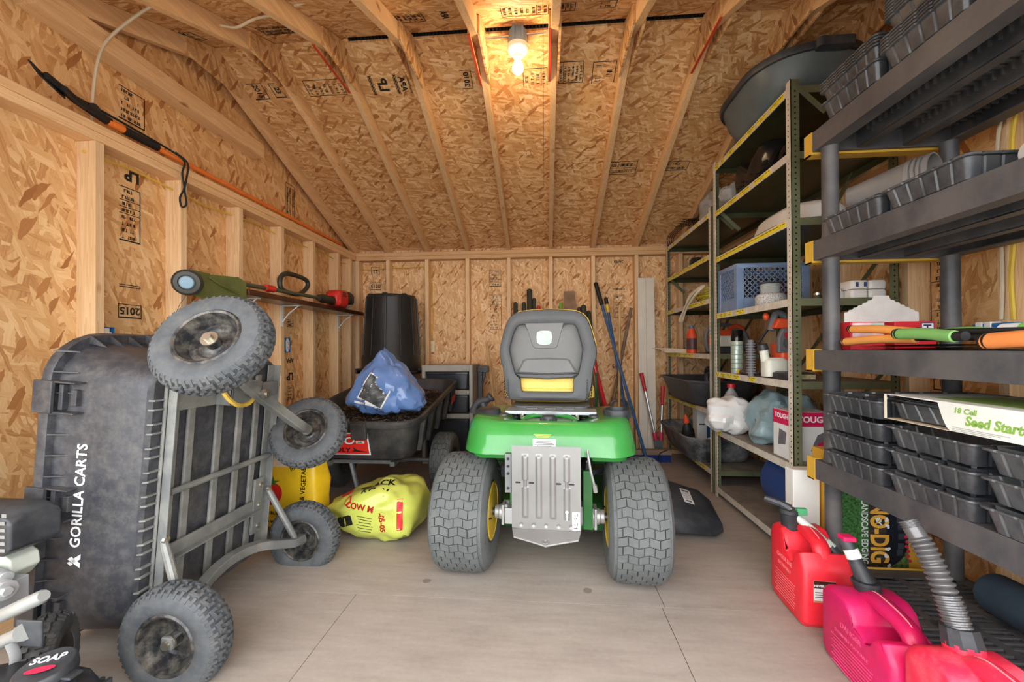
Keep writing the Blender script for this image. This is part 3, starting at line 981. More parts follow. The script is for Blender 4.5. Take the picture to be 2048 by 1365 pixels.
# side bracket, levers, chassis rails
obj('side_bracket', MB().box((-.17, YP+.02, .40), (-.142, YP+.05, .56)), mat('bracket_grey', (120, 122, 122), 0.4, metal=0.5), T, bevel=.003)
for z in (.42, .48, .51, .54): obj('bracket_hole', MB().cyl((-.156, YP+.021, z), (-.156, YP+.017, z), .006, n=10), black_plain, T)
obj('lift_rod', MB().tube([(.165, -.18, .58), (.178, -.2, .5), (.195, -.2, .43)], .0055, 8).cyl((.192, -.2, .45), (.196, -.2, .42), .009, n=8), plate_m, T)
obj('damper', MB().cyl((.165, -.05, .47), (.168, -.05, .50), .026, n=14).sphere((.168, -.05, .50), .026), mat('gloss_black', (18, 18, 20), 0.15), T)
obj('chassis_rail', MB().box((.15, -.09, .22), (.19, 1.35, .47)).box((-.17, -.06, .30), (-.15, 1.35, .45)), green_d, T, bevel=.004)
for lk in (MB().tube([(.13, 0, .42), (.24, .1, .41), (.38, .12, .40)], .009, 8), MB().tube([(-.13, .02, .43), (-.26, .08, .42)], .009, 8), MB().tube([(.2, .0, .44), (.3, .15, .44)], .012, 6), MB().cyl((-.21, .03, .40), (-.21, .03, .45), .016, n=10)):
    obj('linkage', lk, mat('dark_steel', (84, 86, 90), 0.35), T)
# ---- mower deck and discharge chute
mb = MB().loft(rects_loft([(.06, .98, .80, .18, 0, .68), (.10, 1.0, .82, .19, 0, .68), (.17, .98, .80, .19, 0, .68), (.20, .90, .72, .2, 0, .68), (.23, .5, .4, .15, 0, .68)], 5))
obj('mower_deck', mb, green_d, T, smooth=50)
ch = [[(0.430, .34, .05), (0.430, .42, .16), (0.430, .70, .24), (0.430, .74, .24), (0.430, .74, .1)],
      [(0.630, .345, .045), (0.635, .41, .13), (0.640, .67, .205), (0.640, .71, .205), (0.640, .71, .09)],
      [(0.830, .36, .03), (0.835, .41, .075), (0.850, .69, .14), (0.850, .72, .14), (0.850, .72, .06)],
      [(0.885, .42, .03), (0.890, .45, .055), (0.895, .67, .105), (0.895, .70, .10), (0.895, .70, .05)]]
chute = obj('discharge_chute', MB().loft(ch, cap0=False, cap1=True, closed=False), blk_sat, T, smooth=50, solid=.006, bevel=.0)
lo = Vector((.75, .585, .1505))
lbm = MB(); MM = basis(lo, (1, .05, -.29), (.0, 1, .27))
lbm.cbox((0, 0, 0), (.055, .13, .0012), MM)
lb = obj('chute_label', lbm, label_w, chute, smooth=0)
mk = MB()
for k in range(7): mk.cbox((0, -.025+k*.011, .0009), (.046, .003, .0005), MM)
mk.cbox((0, .05, .0009), (.04, .012, .0005), MM); mk.cbox((0, -.047, .0009), (.03, .014, .0005), MM)
obj('label_print', mk, label_ink, lb, smooth=0)

# ---- fender body
def fender_ring(hw, yr, yf, r, zf, n=8):
    pts = rrect(hw*2, yf-yr, r, n, 0, (yf+yr)/2)
    return [(x, y, zf(x, y)) for x, y in pts]
def zb(x, y):
    b = .535 + .055*math.exp(-(x/.14)**2) - .0*abs(x)
    return b + max(0, y+.02)*.08
def zt(x, y):
    return .688 - .075*math.exp(-(x/.17)**2) - max(0, y-.25)*.06
mix = lambda k: (lambda x, y: zb(x, y)*(1-k)+zt(x, y)*k)
rings = [fender_ring(.372, -.115, .56, .13, mix(.03)), fender_ring(.386, -.128, .57, .15, mix(0)), fender_ring(.384, -.125, .57, .15, mix(.10)), fender_ring(.374, -.105, .56, .14, mix(.5)), fender_ring(.362, -.085, .55, .13, mix(.82)), fender_ring(.345, -.065, .53, .12, mix(.96)), fender_ring(.32, -.04, .5, .11, mix(1.0)), fender_ring(.25, .03, .44, .08, mix(1.0)), fender_ring(.12, .10, .34, .05, mix(.97))]
fd = obj('fender', MB().loft(rings, cap0=False, cap1=True), green, T, smooth=50)
for s in (-1, 1):
    mb = MB().loft([[(x, y, .50) for x, y in rrect(.2, .34, .06, 4, s*.245, .12)], [(x, y, .585) for x, y in rrect(.23, .40, .06, 4, s*.245, .12)]])
    obj('fender_well', mb, green, T, smooth=50, bevel=.006)
scuff = mat('faded_green_scuff', (196, 214, 200), 0.5, var=0.05)
# instruction label on the lip
lb = decal_mesh('instruction_label', patch(.098, .05, 8), label_w, fd, basis((-.012, -.2, .612), (1, 0, 0), (0, .35, 1)), fd, .0012)
for k in range(6): decal_mesh('label_print', patch(.084-.012*(k % 3), .0022, 6), label_ink, fd, basis((-.012, -.2, .594+.0065*k), (1, 0, 0), (0, .35, 1)), fd, .0024)
yl_ink = mat('yellow_print', (222, 206, 80), 0.5)
for k in range(3): decal_mesh('label_print', patch(.075-.012*k, .0028, 6), yl_ink, fd, basis((-.02, -.15, .648-.006*k), (1, 0, 0), (0, .5, 1)), fd, .0015)
# ---- fuel cap in its recess, cup rings
mb = MB().lathe([(.0, .0), (.034, 0), (.034, .028), (.030, .034), (.0, .036)], (0, .02, .652), (0, 0, 1), 24)
for k in range(10):
    a = 2*PI*k/10
    mb.cyl((.034*math.cos(a), .02+.034*math.sin(a), .65), (.034*math.cos(a), .02+.034*math.sin(a), .676), .006, n=6)
fc = obj('fuel_cap', mb, blk_sat, T)
obj('fuel_tank', MB().loft(rects_loft([(.56, .24, .2, .06, 0, .06), (.645, .24, .2, .06, 0, .06), (.66, .2, .16, .05, 0, .06)], 4)), mat('tank_grey', (150, 152, 146), 0.4), T, smooth=50)
obj('recess_ring', MB().tube([(.105*math.cos(a)*1.15, .05+.07*math.sin(a), .655+.02*math.sin(a)) for a in [2*PI*i/28 for i in range(28)]], .012, 8, closed=True), green, fd)
obj('cup_holder', MB().lathe([(.062, .0), (.066, .03), (.062, .038), (.056, .038), (.05, .0), (.05, -.03)], (.315, .10, .672), (0, 0, 1), 28), blk_sat, T)
obj('control_housing', MB().loft(rects_loft([(.66, .13, .16, .05, -.30, .11), (.70, .10, .12, .04, -.295, .11), (.705, .07, .09, .03, -.295, .11)], 4)), blk_sat, T, smooth=50)
for s in (-1, 1): obj('reflector', MB().lathe([(.022, 0), (.02, .008), (0, .01)], (s*.2, -.02, .690), (0, 0, 1), 16), blk_sat, fd)

# ---- seat
K = .00043
def sp(px, py, y=0.0):
    return Vector(((px-640)*K-.014, y, 1.189-(py-95)*K))
outl = [(640, 93), (450, 100), (300, 118), (225, 155), (175, 210), (130, 330), (80, 520), (72, 570), (78, 660), (112, 790), (135, 1000), (160, 1110), (205, 1160), (350, 1165), (640, 1165), (930, 1165), (1075, 1160), (1120, 1110), (1147, 1000), (1170, 790), (1204, 660), (1208, 570), (1200, 520), (1150, 330), (1105, 210), (1055, 155), (980, 118), (830, 100)]
inn = [(640, 262), (330, 268), (285, 290), (240, 380), (192, 560), (225, 720), (262, 850), (318, 905), (328, 1060), (640, 1062), (945, 1062), (940, 905), (1000, 850), (1030, 720), (1055, 560), (1010, 380), (975, 290), (950, 268)]
def ray_poly(poly, c, a):
    dx, dy = math.cos(a), math.sin(a); best = 0
    for i in range(len(poly)):
        x1, y1 = poly[i][0]-c[0], poly[i][1]-c[1]; x2, y2 = poly[(i+1) % len(poly)][0]-c[0], poly[(i+1) % len(poly)][1]-c[1]
        ex, ey = x2-x1, y2-y1; den = dx*ey-dy*ex
        if abs(den) < 1e-9: continue
        t = (x1*ey-y1*ex)/den; u = (x1*dy-y1*dx)/den
        if -1e-6 <= u <= 1+1e-6 and t > best: best = t
    return (c[0]+dx*best, c[1]+dy*best)
cen = (640, 640); NA = 72
angs = [2*PI*i/NA for i in range(NA)]
O_ = [ray_poly(outl, cen, a) for a in angs]; I_ = [ray_poly(inn, cen, a) for a in angs]
lerp2 = lambda p, q, t: (p[0]+(q[0]-p[0])*t, p[1]+(q[1]-p[1])*t)
sc_ = lambda p, k: (cen[0]+(p[0]-cen[0])*k, cen[1]+(p[1]-cen[1])*k)
def YS(py): return .165 + (py-93)/1070*.02       # rear surface leans slightly
rg = []
for k, dy in ((.985, .10), (1.0, .07), (1.0, .03), (.975, .005)):
    rg.append([sp(*sc_(p, k), YS(p[1])+dy) for p in O_])
rg.append([sp(*lerp2(o, i, .45), YS(o[1])-.006) for o, i in zip(O_, I_)])
rg.append([sp(*lerp2(o, i, .8), YS(o[1])-.004) for o, i in zip(O_, I_)])
rg.append([sp(*i, YS(i[1])+.004) for i in I_])
rg.append([sp(*sc_(i, .985), YS(i[1])+.035) for i in I_])
seat = obj('seat_shell', MB().loft(rg, cap0=False, cap1=False), seat_d, T, smooth=40)
up = [(330, 268), (285, 290), (240, 380), (192, 560), (225, 720), (262, 850), (330, 893), (640, 905), (950, 893), (1000, 850), (1030, 720), (1055, 560), (1010, 380), (975, 290), (950, 268)]
mb = MB().loft([[sp(*sc_(p, 1.02), YS(p[1])+.03) for p in up], [sp(*sc_(p, 1.0), YS(p[1])+.022) for p in up], [sp(*(cen[0]+(p[0]-640)*.8, 600+(p[1]-600)*.78), YS(p[1])-.004) for p in up]], cap0=False)
obj('back_panel', mb, seat_g, seat, smooth=50)
tz = [(375, 248), (845, 248), (770, 530), (740, 560), (500, 560), (465, 530)]
obj('badge_panel', MB().loft([[sp(*p, YS(p[1])+.012) for p in tz], [sp(*(640+(p[0]-630)*.93-10, 400+(p[1]-400)*.93), YS(p[1])-.009) for p in tz]]), seat_g, seat, bevel=.003)
pk = [(270, 835), (340, 660), (380, 640), (640, 628), (880, 640), (920, 660), (1000, 835), (640, 850)]
obj('map_pocket', MB().loft([[sp(*p, YS(p[1])+.014) for p in pk], [sp(640+(p[0]-640)*.88, 760+(p[1]-745)*.72, YS(p[1])-.016) for p in pk]]), seat_g, seat, bevel=.005)
obj('pocket_lip', MB().loft([[sp(*p, YS(p[1])+.01) for p in [(255, 835), (640, 850), (1000, 835), (930, 890), (640, 912), (325, 890)]], [sp(*p, YS(p[1])-.012) for p in [(275, 842), (640, 856), (985, 842), (925, 878), (640, 897), (335, 878)]]]), seat_d, seat, bevel=.003)
bd = [(520, 420), (528, 365), (560, 350), (612, 346), (665, 350), (692, 365), (700, 420), (692, 485), (665, 505), (612, 510), (560, 505), (528, 485)]
badge_w = mat('badge_white', (226, 240, 226), 0.4); badge_g = mat('badge_pale_green', (176, 222, 182), 0.4)
bg_ = obj('badge', MB().prism([sp(*p, YS(p[1])-.0125) for p in bd], (0, .008, 0)), badge_w, seat, bevel=.002)
obj('badge_field', MB().prism([sp(612+(p[0]-612)*.9, 428+(p[1]-428)*.9, YS(p[1])-.0131) for p in bd], (0, .002, 0)), badge_g, bg_, smooth=0)
deer = [(545, 452), (560, 440), (580, 438), (586, 424), (596, 410), (588, 392), (600, 400), (604, 388), (612, 402), (622, 408), (614, 416), (612, 428), (630, 436), (655, 432), (672, 428), (664, 440), (650, 446), (664, 462), (654, 462), (636, 450), (612, 450), (590, 452), (572, 466), (562, 462), (572, 452)]
mk = MB().prism([sp(*p, YS(p[1])-.0137) for p in deer], (0, .001, 0))
obj('leaping_deer', mk, badge_w, bg_, smooth=0)
# vent slots on the shell's flanks
for s in (-1, 1):
    for c in range(3):
        for r_ in range(8):
            px = 640+s*(455+c*24+ (0 if r_ < 5 else (r_-5)*-4)); py = 905+r_*32+c*-6
            obj('vent_slot', MB().prism([sp(px-7, py, YS(py)-.0035+c*.008), sp(px+7, py-4, YS(py)-.0035+c*.010), sp(px+7, py+20, YS(py)-.0035+c*.010), sp(px-7, py+24, YS(py)-.0035+c*.008)], (0, .004, 0)), black_plain, seat, smooth=0)
# cushions and base
mb = MB().loft([[(x, y, z) for x, z in rrect(.40, .40, .08, 5, 0, 1.0)] for y in (.27, .26)]+[[(x, .31, z) for x, z in rrect(.46, .44, .1, 5, 0, .975)]])
mb = MB().loft([[(x*k-.014, y, z) for x, z in rrect(.425, .40, .10, 6, 0, .99)] for y, k in ((.235, .95), (.27, 1.0), (.31, .95), (.33, .8))])
obj('back_cushion', mb, vinyl_y, T, smooth=50)
mb = MB().loft(rects_loft([(.715, .40, .40, .08, -.014, .48), (.74, .475, .46, .1, -.014, .46), (.785, .475, .46, .1, -.014, .46), (.81, .42, .40, .09, -.014, .46)], 6))
obj('seat_cushion', mb, vinyl_y, T, smooth=50)
obj('seat_trim', MB().tube([sp(p[0], p[1]-2, YS(p[1])+.085) for p in outl[-6:]+outl[:7]], .007, 8), vinyl_y, T)
und = MB().loft(rects_loft([(.66, .30, .3, .05, 0, .35), (.705, .40, .36, .06, 0, .36)], 4))
for x in (-.09, 0, .09): und.box((x-.03, .165, .668), (x+.03, .22, .70))
obj('seat_base', und, seat_g, T, bevel=.006)
mb = MB().prism([(-.215, .10, .693), (.222, .10, .693), (.222, .10, .684), (.205, .10, .676), (-.19, .10, .676), (-.215, .10, .684)], (0, .12, 0))
obj('seat_pan', mb, mat('seat_pan_grey', (176, 180, 184), 0.3, metal=0.4), T, bevel=.003)
for s in (-1, 1):
    pts = [(s*.165+.016*math.cos(a), .13+.016*math.sin(a), .64+.045*a/(2*PI*4)) for a in [2*PI*i/10 for i in range(41)]]
    obj('seat_spring', MB().tube(pts, .0035, 6), black_plain, T)
    obj('spring_bolt', MB().cyl((s*.13, .1, .655), (s*.13, .1, .68), .010, n=8), zinc, T)
# ---- hood, dash and steering wheel ahead of the seat
mb = MB().loft([[(x, y, z) for x, z in rrect(w_, h_, .1, 5, 0, zc_)] for y, w_, h_, zc_ in ((.72, .40, .42, .55), (.9, .44, .40, .56), (1.35, .42, .36, .54), (1.5, .36, .28, .5))])
obj('hood', mb, green, T, smooth=50)
stw = MB().tube([(.16*math.cos(a), .74+.07*math.sin(a), .86+.15*math.sin(a)) for a in [2*PI*i/28 for i in range(28)]], .014, 8, closed=True).cyl((0, .76, .86), (0, .86, .72), .02, n=10).tube([(-.15, .74, .86), (0, .76, .85), (.15, .74, .86)], .012, 6)
obj('steering_wheel', stw, blk_sat, T)
obj('foot_deck', MB().box((-.36, .52, .33), (.36, 1.0, .36)), green_d, T, bevel=.008)
# ================================================================ steel shelving, two bays along the right wall
olive = mat('olive_enamel', (104, 108, 80), 0.35, metal=0.15, var=0.1, dirt=(140, 140, 110), dirt_amt=0.25, dscale=12)
olive_d = mat('shelf_sheet_olive', (70, 74, 50), 0.3, metal=0.2, var=0.12, dirt=(120, 112, 100), dirt_amt=0.35)
cream_pt = mat('worn_cream_paint', (214, 206, 190), 0.5, var=0.06, dirt=(150, 140, 118), dirt_amt=0.5, dscale=25)
dusty = mat('dusty_shelf_top', (140, 128, 116), 0.8, var=0.15)
lab_y = mat('label_yellow', (236, 214, 40), 0.45, var=0.04)
lab_ink = mat('label_black_print', (60, 52, 20), 0.6)
hole_m = mat('punched_hole', (24, 26, 20), 0.9)
RX0, RX1 = 1.14, 1.60

def angle_post(parent, x, y, z1, sx, sy, z0=0.0):
    """L-section post: corner at (x, y), flanges running sx along X and sy along Y"""
    f = .038; t = .003
    front = MB().box((min(x, x+sx*t), min(y, y+sy*f), z0), (max(x, x+sx*t), max(y, y+sy*f), z1))
    side = MB().box((min(x, x+sx*f), min(y, y+sy*t), z0), (max(x, x+sx*f), max(y, y+sy*t), z1))
    is_front = x < (RX0+RX1)/2
    p = obj('post', front, cream_pt if is_front else olive, parent, smooth=0)
    obj('post_flange', side, olive, p, smooth=0)
    mb = MB(); n = int((z1-z0)/.0254)
    for i in range(n):
        z = z0+.02+i*.0254
        # holes on the -X face of the front flange and the -Y face of the side flange
        xo = min(x, x+sx*t)-.0004; yc = y+sy*f*.5
        mb.add([(xo, yc+.0035*math.cos(a), z+.0035*math.sin(a)) for a in [PI/4*k for k in range(8)]], [tuple(range(8))])
        yo = min(y, y+sy*t)-.0004; xc = x+sx*f*.5
        mb.add([(xc+.0045*math.cos(a), yo, z+.0045*math.sin(a)) for a in [PI/4*k for k in range(8)]], [tuple(range(8))])
    obj('punched_holes', mb, hole_m, p, smooth=0, kind='stuff')
    return p

def steel_shelf(parent, y0, y1, z, labels, seed, lipw=None):
    x0, x1 = RX0+.004, RX1-.004
    L = .034
    mb = MB().box((x0, y0, z-.0015), (x1, y1, z))
    mb.box((x0, y0, z-L), (x1, y0+.002, z)).box((x0, y1-.002, z-L), (x1, y1, z)).box((x1-.002, y0, z-L), (x1, y1, z))
    s = obj('shelf', mb, [olive_d], parent, smooth=0)
    obj('shelf_top', MB().box((x0+.002, y0+.002, z+.0001), (x1-.002, y1-.002, z+.0008)), dusty, s, smooth=0)
    for ye in (y0-.0005, y1+.0005):
        obj('shelf_end_lip', MB().box((x0, min(ye, ye), z-L), (x1, ye+.0012, z)), olive, s, smooth=0)
    obj('shelf_lip', MB().box((x0-.005, y0-.0, z-L), (x0-.001, y1, z+.001)), cream_pt, s, smooth=0)
    rng = random.Random(seed)
    ink_mb = MB()
    y = y1-.03
    for wd, gap in labels:
        yy0 = y-wd
        if yy0 < y0+.02: break
        obj('shelf_label', MB().box((x0-.0058, yy0, z-.028), (x0-.005, y, z-.004)), lab_y, s, smooth=0)
        # two rows of print, drawn as tiny characters
        cy = y-.006
        while cy > yy0+.008:
            cw = rng.uniform(.003, .006)
            if rng.random() < .8: ink_mb.box((x0-.0062, cy-cw, z-.013), (x0-.0058, cy, z-.009))
            cy -= cw+.0015
        m_ = (y+yy0)/2
        for k in range(5):
            c0 = m_+.014-k*.006
            if c0 < y-.003 and c0-.004 > yy0+.003:
                ink_mb.box((x0-.0062, c0-.001, z-.025), (x0-.0058, c0, z-.017)).box((x0-.0062, c0-.004, z-.025 if k % 2 else z-.018), (x0-.0058, c0, (z-.025 if k % 2 else z-.018)+.001))
        y = yy0-gap
    if ink_mb.v: obj('label_print', ink_mb, lab_ink, s, smooth=0, kind='stuff')
    return s

def steel_rack(name, label, y0, y1, H, zs, labels, seed):
    t = thing(name, label, 'shelving', (0, 0, 0), group=None)
    t.location = (RX0, y0, 0)
    T0 = Matrix.Translation((-RX0, -y0, 0))
    kids0 = set(bpy.data.objects)
    for (x, sx) in ((RX0, 1), (RX1, -1)):
        angle_post(t, x, y0, H, sx, 1); angle_post(t, x, y1, H, sx, -1)
    for z, lb in zip(zs, labels):
        steel_shelf(t, y0+.004, y1-.004, z, lb, seed+int(z*100))
    for (za, zb_) in ((.95, .1), (1.5, .75), (H-.1, H-.9)):
        obj('back_brace', MB().beam((RX1-.002, y0+.01, za), (RX1-.002, y1-.01, zb_), .022, .003, up=(0, 1, 0)), olive, t, smooth=0)
    for (za, zb_) in ((H-.02, H-.16),):
        obj('corner_brace', MB().beam((RX0+.01, y0-.002, za), (RX0+.15, y0-.002, zb_), .003, .024), olive, t, smooth=0)
        obj('corner_brace', MB().beam((RX0+.01, y1-.045, za-.30), (RX0+.15, y1-.045, zb_-.30), .003, .024), olive, t, smooth=0)
    # meshes were built in world space; shift direct children back
    for c in t.children: c.location = (-RX0, -y0, 0)
    return t
L1 = [(.05, .02)]*12
rb1 = steel_rack('steel_shelving', 'far bay of olive steel shelving with cream front edges by the back wall', 2.905, 3.945, 1.965, [1.93, 1.64, 1.335, .95, .56, .15],
    [[(.05, .13)]*6, [(.13, .004)]*7, [(.09, .02), (.07, .3), (.3, .02), (.1, .1)], [(.14, .03), (.11, .02), (.09, .02), (.11, .02), (.11, .05)], [(0.3, .03), (.16, .02), (.2, .1)], [(.6, .02), (.12, .05), (.1, .02)]], 3)
rb2 = steel_rack('steel_shelving', 'near bay of olive steel shelving holding the milk crate and engine tools', 1.985, 2.865, 2.235, [2.205, 1.90, 1.592, 1.218, .833, .448, .066],
    [[(.07, .025), (.06, .03), (.1, .03), (.09, .02), (.1, .02), (.1, .02), (.13, .02)], [(.16, .02), (.13, .03), (.12, .05), (.16, .02)], [(.8, .01)], [(.03, .02), (.06, .01), (.04, .02), (.05, .06), (.1, .3)], [(.05, .02), (.07, .02), (.07, .02), (.07, .12), (.07, .4)], [(.5, .1), (.06, .5)][1:] , []], 9)
# ================================================================ black moulded shelving unit in the foreground right
blk_rack = mat('rack_black_plastic', (74, 74, 77), 0.42, var=0.1, vscale=4, dirt=(128, 118, 108), dirt_amt=0.45, dscale=4, bmp=0.1, bscale=300)
yel_end = mat('yellow_end_trim', (214, 168, 62), 0.5, var=0.06)
BX0, BX1, BY0, BY1 = 1.085, 1.605, .755, 1.745
PZ = [.105, .54, .98, 1.42, 1.86]
br = thing('plastic_shelving', 'black moulded plastic shelving unit holding the seed trays on the right', 'shelving', (BX0, BY0, 0))
def rack_shelf_mesh():
    W, L, h = BX1-BX0, BY1-BY0, .078
    mb = MB()
    # skirt
    mb.box((0, 0, -h), (.012, L, 0)).box((W-.012, 0, -h), (W, L, 0)).box((.012, 0, -h), (W-.012, .012, 0)).box((.012, L-.012, -h), (W-.012, L, 0))
    mb.box((.012, .012, -h), (.055, L-.012, -h+.004)).box((W-.055, .012, -h), (W-.012, L-.012, -h+.004))
    # solid margins of the deck
    e = .055
    mb.box((.012, .012, -.006), (e, L-.012, 0)).box((W-e, .012, -.006), (W-.012, L-.012, 0)).box((e, .012, -.006), (W-e, e, 0)).box((e, L-e, -.006), (W-e, L-.012, 0))
    # long webs below and the wide ribs between slot columns
    cols = 4; cwid = (W-2*e)/cols
    for i in range(1, cols):
        x = e+i*cwid
        mb.box((x-.013, e, -.006), (x+.013, L-e, 0))
    for x in (W*.34, W*.67):
        mb.box((x-.018, .012, -h+.006), (x-.014, L-.012, -.006)).box((x+.014, .012, -h+.006), (x+.018, L-.012, -.006)).box((x-.018, .012, -h+.004), (x+.018, L-.012, -h+.008))
    # slot bars
    n = int((L-2*e)/.026)
    for k in range(1, n):
        y = e+(L-2*e)*k/n
        mb.box((e, y-.005, -.012), (W-e, y+.005, -.0005))
        for x in (.09, W*.34-.018, W*.34+.018, W*.67-.018, W*.67+.018, W-.06):
            mb.box((x-.012, y-.002, -.034), (x+.012, y+.002, -.006))
    for y in (L*.33, L*.67):
        mb.box((e, y-.014, -.007), (W-e, y+.014, 0))
    return mesh_from('rack_shelf', mb, blk_rack, 0)
rsm = rack_shelf_mesh()
for z in PZ:
    o = bpy.data.objects.new('shelf', rsm); COL.objects.link(o); o.parent = br; o.location = (0, 0, z)
    L = BY1-BY0; W = BX1-BX0
    mb = MB().box((-.002, L+.004, -.086), (W-.04, L+.010, .004)).box((-.002, L+.010, -.086), (W-.04, L+.05, -.081)).box((-.002, L+.010, -.086), (.004, L+.05, .004))
    obj('end_trim', mb, yel_end, o, smooth=0)
pm = MB()
prof_ = [(.030, 0), (.028, .01), (.0275, .02)]
for i, (za, zb_) in enumerate([(0, PZ[0]-.07)]+[(PZ[k], PZ[k+1]-.078) for k in range(4)]):
    for x in (.042, BX1-BX0-.042):
        for y in (.042, BY1-BY0-.036):
            obj('post', MB().lathe([(.030, za), (.030, za+.012), (.0285, za+.016), (.0280, zb_-.01), (.030, zb_-.006), (.030, zb_)], (x, y, 0), (0, 0, 1), 20), blk_rack, br)

# ---------------------------------------------------------------- seed trays
tray_m = mat('seed_tray_black', (56, 58, 62), 0.3, var=0.1, vscale=6, dirt=(150, 150, 148), dirt_amt=0.3, dscale=7, coat=0.15)
def fluted(w_, d_, pitch=.043, dep=.003, r=.018):
    pts = []
    def side(p0, p1, nrm):
        L = (Vector(p1)-Vector(p0)).length; n = max(2, int(L/pitch)); out = []
        dv = (Vector(p1)-Vector(p0))/L
        for k in range(n):
            c = L*(k+.5)/n
            for off, dp in ((-.006, 0), (-.002, dep), (.002, dep), (.006, 0)):
                q = Vector(p0)+dv*(c+off)-Vector(nrm)*dp
                out.append((q.x, q.y))
        return out
    hw, hd = w_/2, d_/2
    def arc(cx, cy, a0): return [(cx+r*math.cos(a0+PI/2*i/4), cy+r*math.sin(a0+PI/2*i/4)) for i in range(5)]
    pts += arc(hw-r, hd-r, 0) + side((hw-r, hd), (-hw+r, hd), (0, 1)) + arc(-hw+r, hd-r, PI/2) + side((-hw, hd-r), (-hw, -hd+r), (-1, 0))
    pts += arc(-hw+r, -hd+r, PI) + side((-hw+r, -hd), (hw-r, -hd), (0, -1)) + arc(hw-r, -hd+r, 1.5*PI) + side((hw, -hd+r), (hw, hd-r), (1, 0))
    return pts
def tray_mesh(w_=.52, d_=.265, h=.06):
    base = fluted(w_, d_)
    def ring(k, z, out=0.0, flat=False):
        rr = []
        for x, y in base:
            sx = (w_/2+out-k)/(w_/2); sy = (d_/2+out-k)/(d_/2)
            rr.append((x*sx, y*sy, z))
        return rr
    T_ = .0014
    rings = [ring(.03, 0), ring(.0165, 0), ring(.0155, .001), ring(.004, h-.0065), ring(-.004, h-.006), ring(-.005, h-.004), ring(-.0045, h), ring(.0035, h), ring(.0045, h-.001), ring(.0155+T_, .0022), ring(.03, .0014)]
    return mesh_from('tray_shell', MB().loft(rings), tray_m, 30)
def insert_mesh(w_=.50, d_=.245, nx=6, ny=3, h=.055):
    mb = MB(); cx_, cy_ = w_/nx, d_/ny
    for i in range(nx):
        for j in range(ny):
            x, y = -w_/2+cx_*(i+.5), -d_/2+cy_*(j+.5)
            a = rrect(cx_, cy_, .002, 1, x, y); b_ = rrect(cx_-.008, cy_-.008, .008, 1, x, y); c = rrect(cx_-.022, cy_-.022, .006, 1, x, y)
            mb.loft([[(p[0], p[1], h) for p in a], [(p[0], p[1], h-.001) for p in b_], [(p[0], p[1], .008) for p in c]], cap0=False, cap1=True)
    return mesh_from('cell_insert', mb, tray_m, 30)
tray_me = tray_mesh(); ins_me = insert_mesh(); ins2_me = insert_mesh(nx=4, ny=2)
def tray(label, loc, rz=0.0, insert=None, group=None, lift=.0, tilt=0.0):
    t = thing('seed_tray', label, 'tray', loc, (tilt, 0, rz), group)
    o = bpy.data.objects.new('tray_shell', tray_me); COL.objects.link(o); o.parent = t
    if insert:
        i = bpy.data.objects.new('cell_insert', insert); COL.objects.link(i); i.parent = t; i.location = (0, 0, .004+lift)
    return t
XC = 1.3255
GA = 'seed trays stacked on the shelf below the pruning loppers'
za = PZ[1]+.001
for k, (lab, ins) in enumerate([('lowest seed tray of the far stack, empty half showing', ins2_me), ('second lowest tray of the far stack with cell packs standing up', ins_me), ('third tray up in the far stack under the topmost', None), ('topmost tray of the far stack full of small cells', ins_me)]):
    tray('black seed tray, '+lab, (XC, 1.533, za+k*.0715), 0, ins, GA, .008)
for k, (lab, ins) in enumerate([('lowest of the middle stack, showing ribbed cell packs', ins_me), ('second of the middle stack', ins_me), ('third of the middle stack under the sleeved box', None)]):
    tray('black seed tray, '+lab, (XC+.003*k, 1.252, za+k*.0715), 0, ins, GA, .008)
for k, (lab, ins, rz) in enumerate([('lowest of the near stack with empty cell packs', ins2_me, 0), ('second of the near stack, empty inside', None, 0), ('third of the near stack under the lettered sleeve', ins_me, 0)]):
    tray('black seed tray, '+lab, (XC+.004, .972-.003*k, za+k*.0715), 0, ins, GA, .008)
GT = 'nested seed trays piled on the topmost black shelf'
zt_ = PZ[4]+.001
PT = .0102
ORD = ['lowest', 'second', 'third', 'fourth', 'fifth', 'sixth', 'seventh', 'eighth', 'topmost']
tray('lower of two deep black trays at the far end of the top shelf', (XC, 1.533, zt_), 0, None, GT)
for k in range(4):
    tray(ORD[k]+' thin rim nested in the upper far pile on the top shelf', (XC, 1.533, zt_+.0505+PT*k), 0, None, GT)
for k in range(5):
    tray('bottom ribbed tray of the middle pile on the top shelf' if k == 0 else ORD[k]+' thin rim nested in the middle pile of the top shelf', (XC, 1.252, zt_+PT*k), 0, None, GT)
for k in range(9):
    tray(ORD[k]+' rim of the raised nest sitting on the middle pile of the top shelf', (XC+.012, 1.249, zt_+PT*4+.0605+PT*k), 0, None, GT)
for k in range(4):
    tray('black tray at the near end of the top shelf, cut by the frame' if k == 0 else ORD[k]+' rim nested at the near end of the top shelf', (XC, .972, zt_+PT*k), 0, None, GT)
tray('black tray alone at the far end of the fourth shelf', (XC, 1.533, PZ[3]+.001), 0, ins_me, None, .008)
tray('black tray beside the white pipe coupling on the fourth shelf', (XC, 1.252, PZ[3]+.001), 0, ins2_me, None, .008)
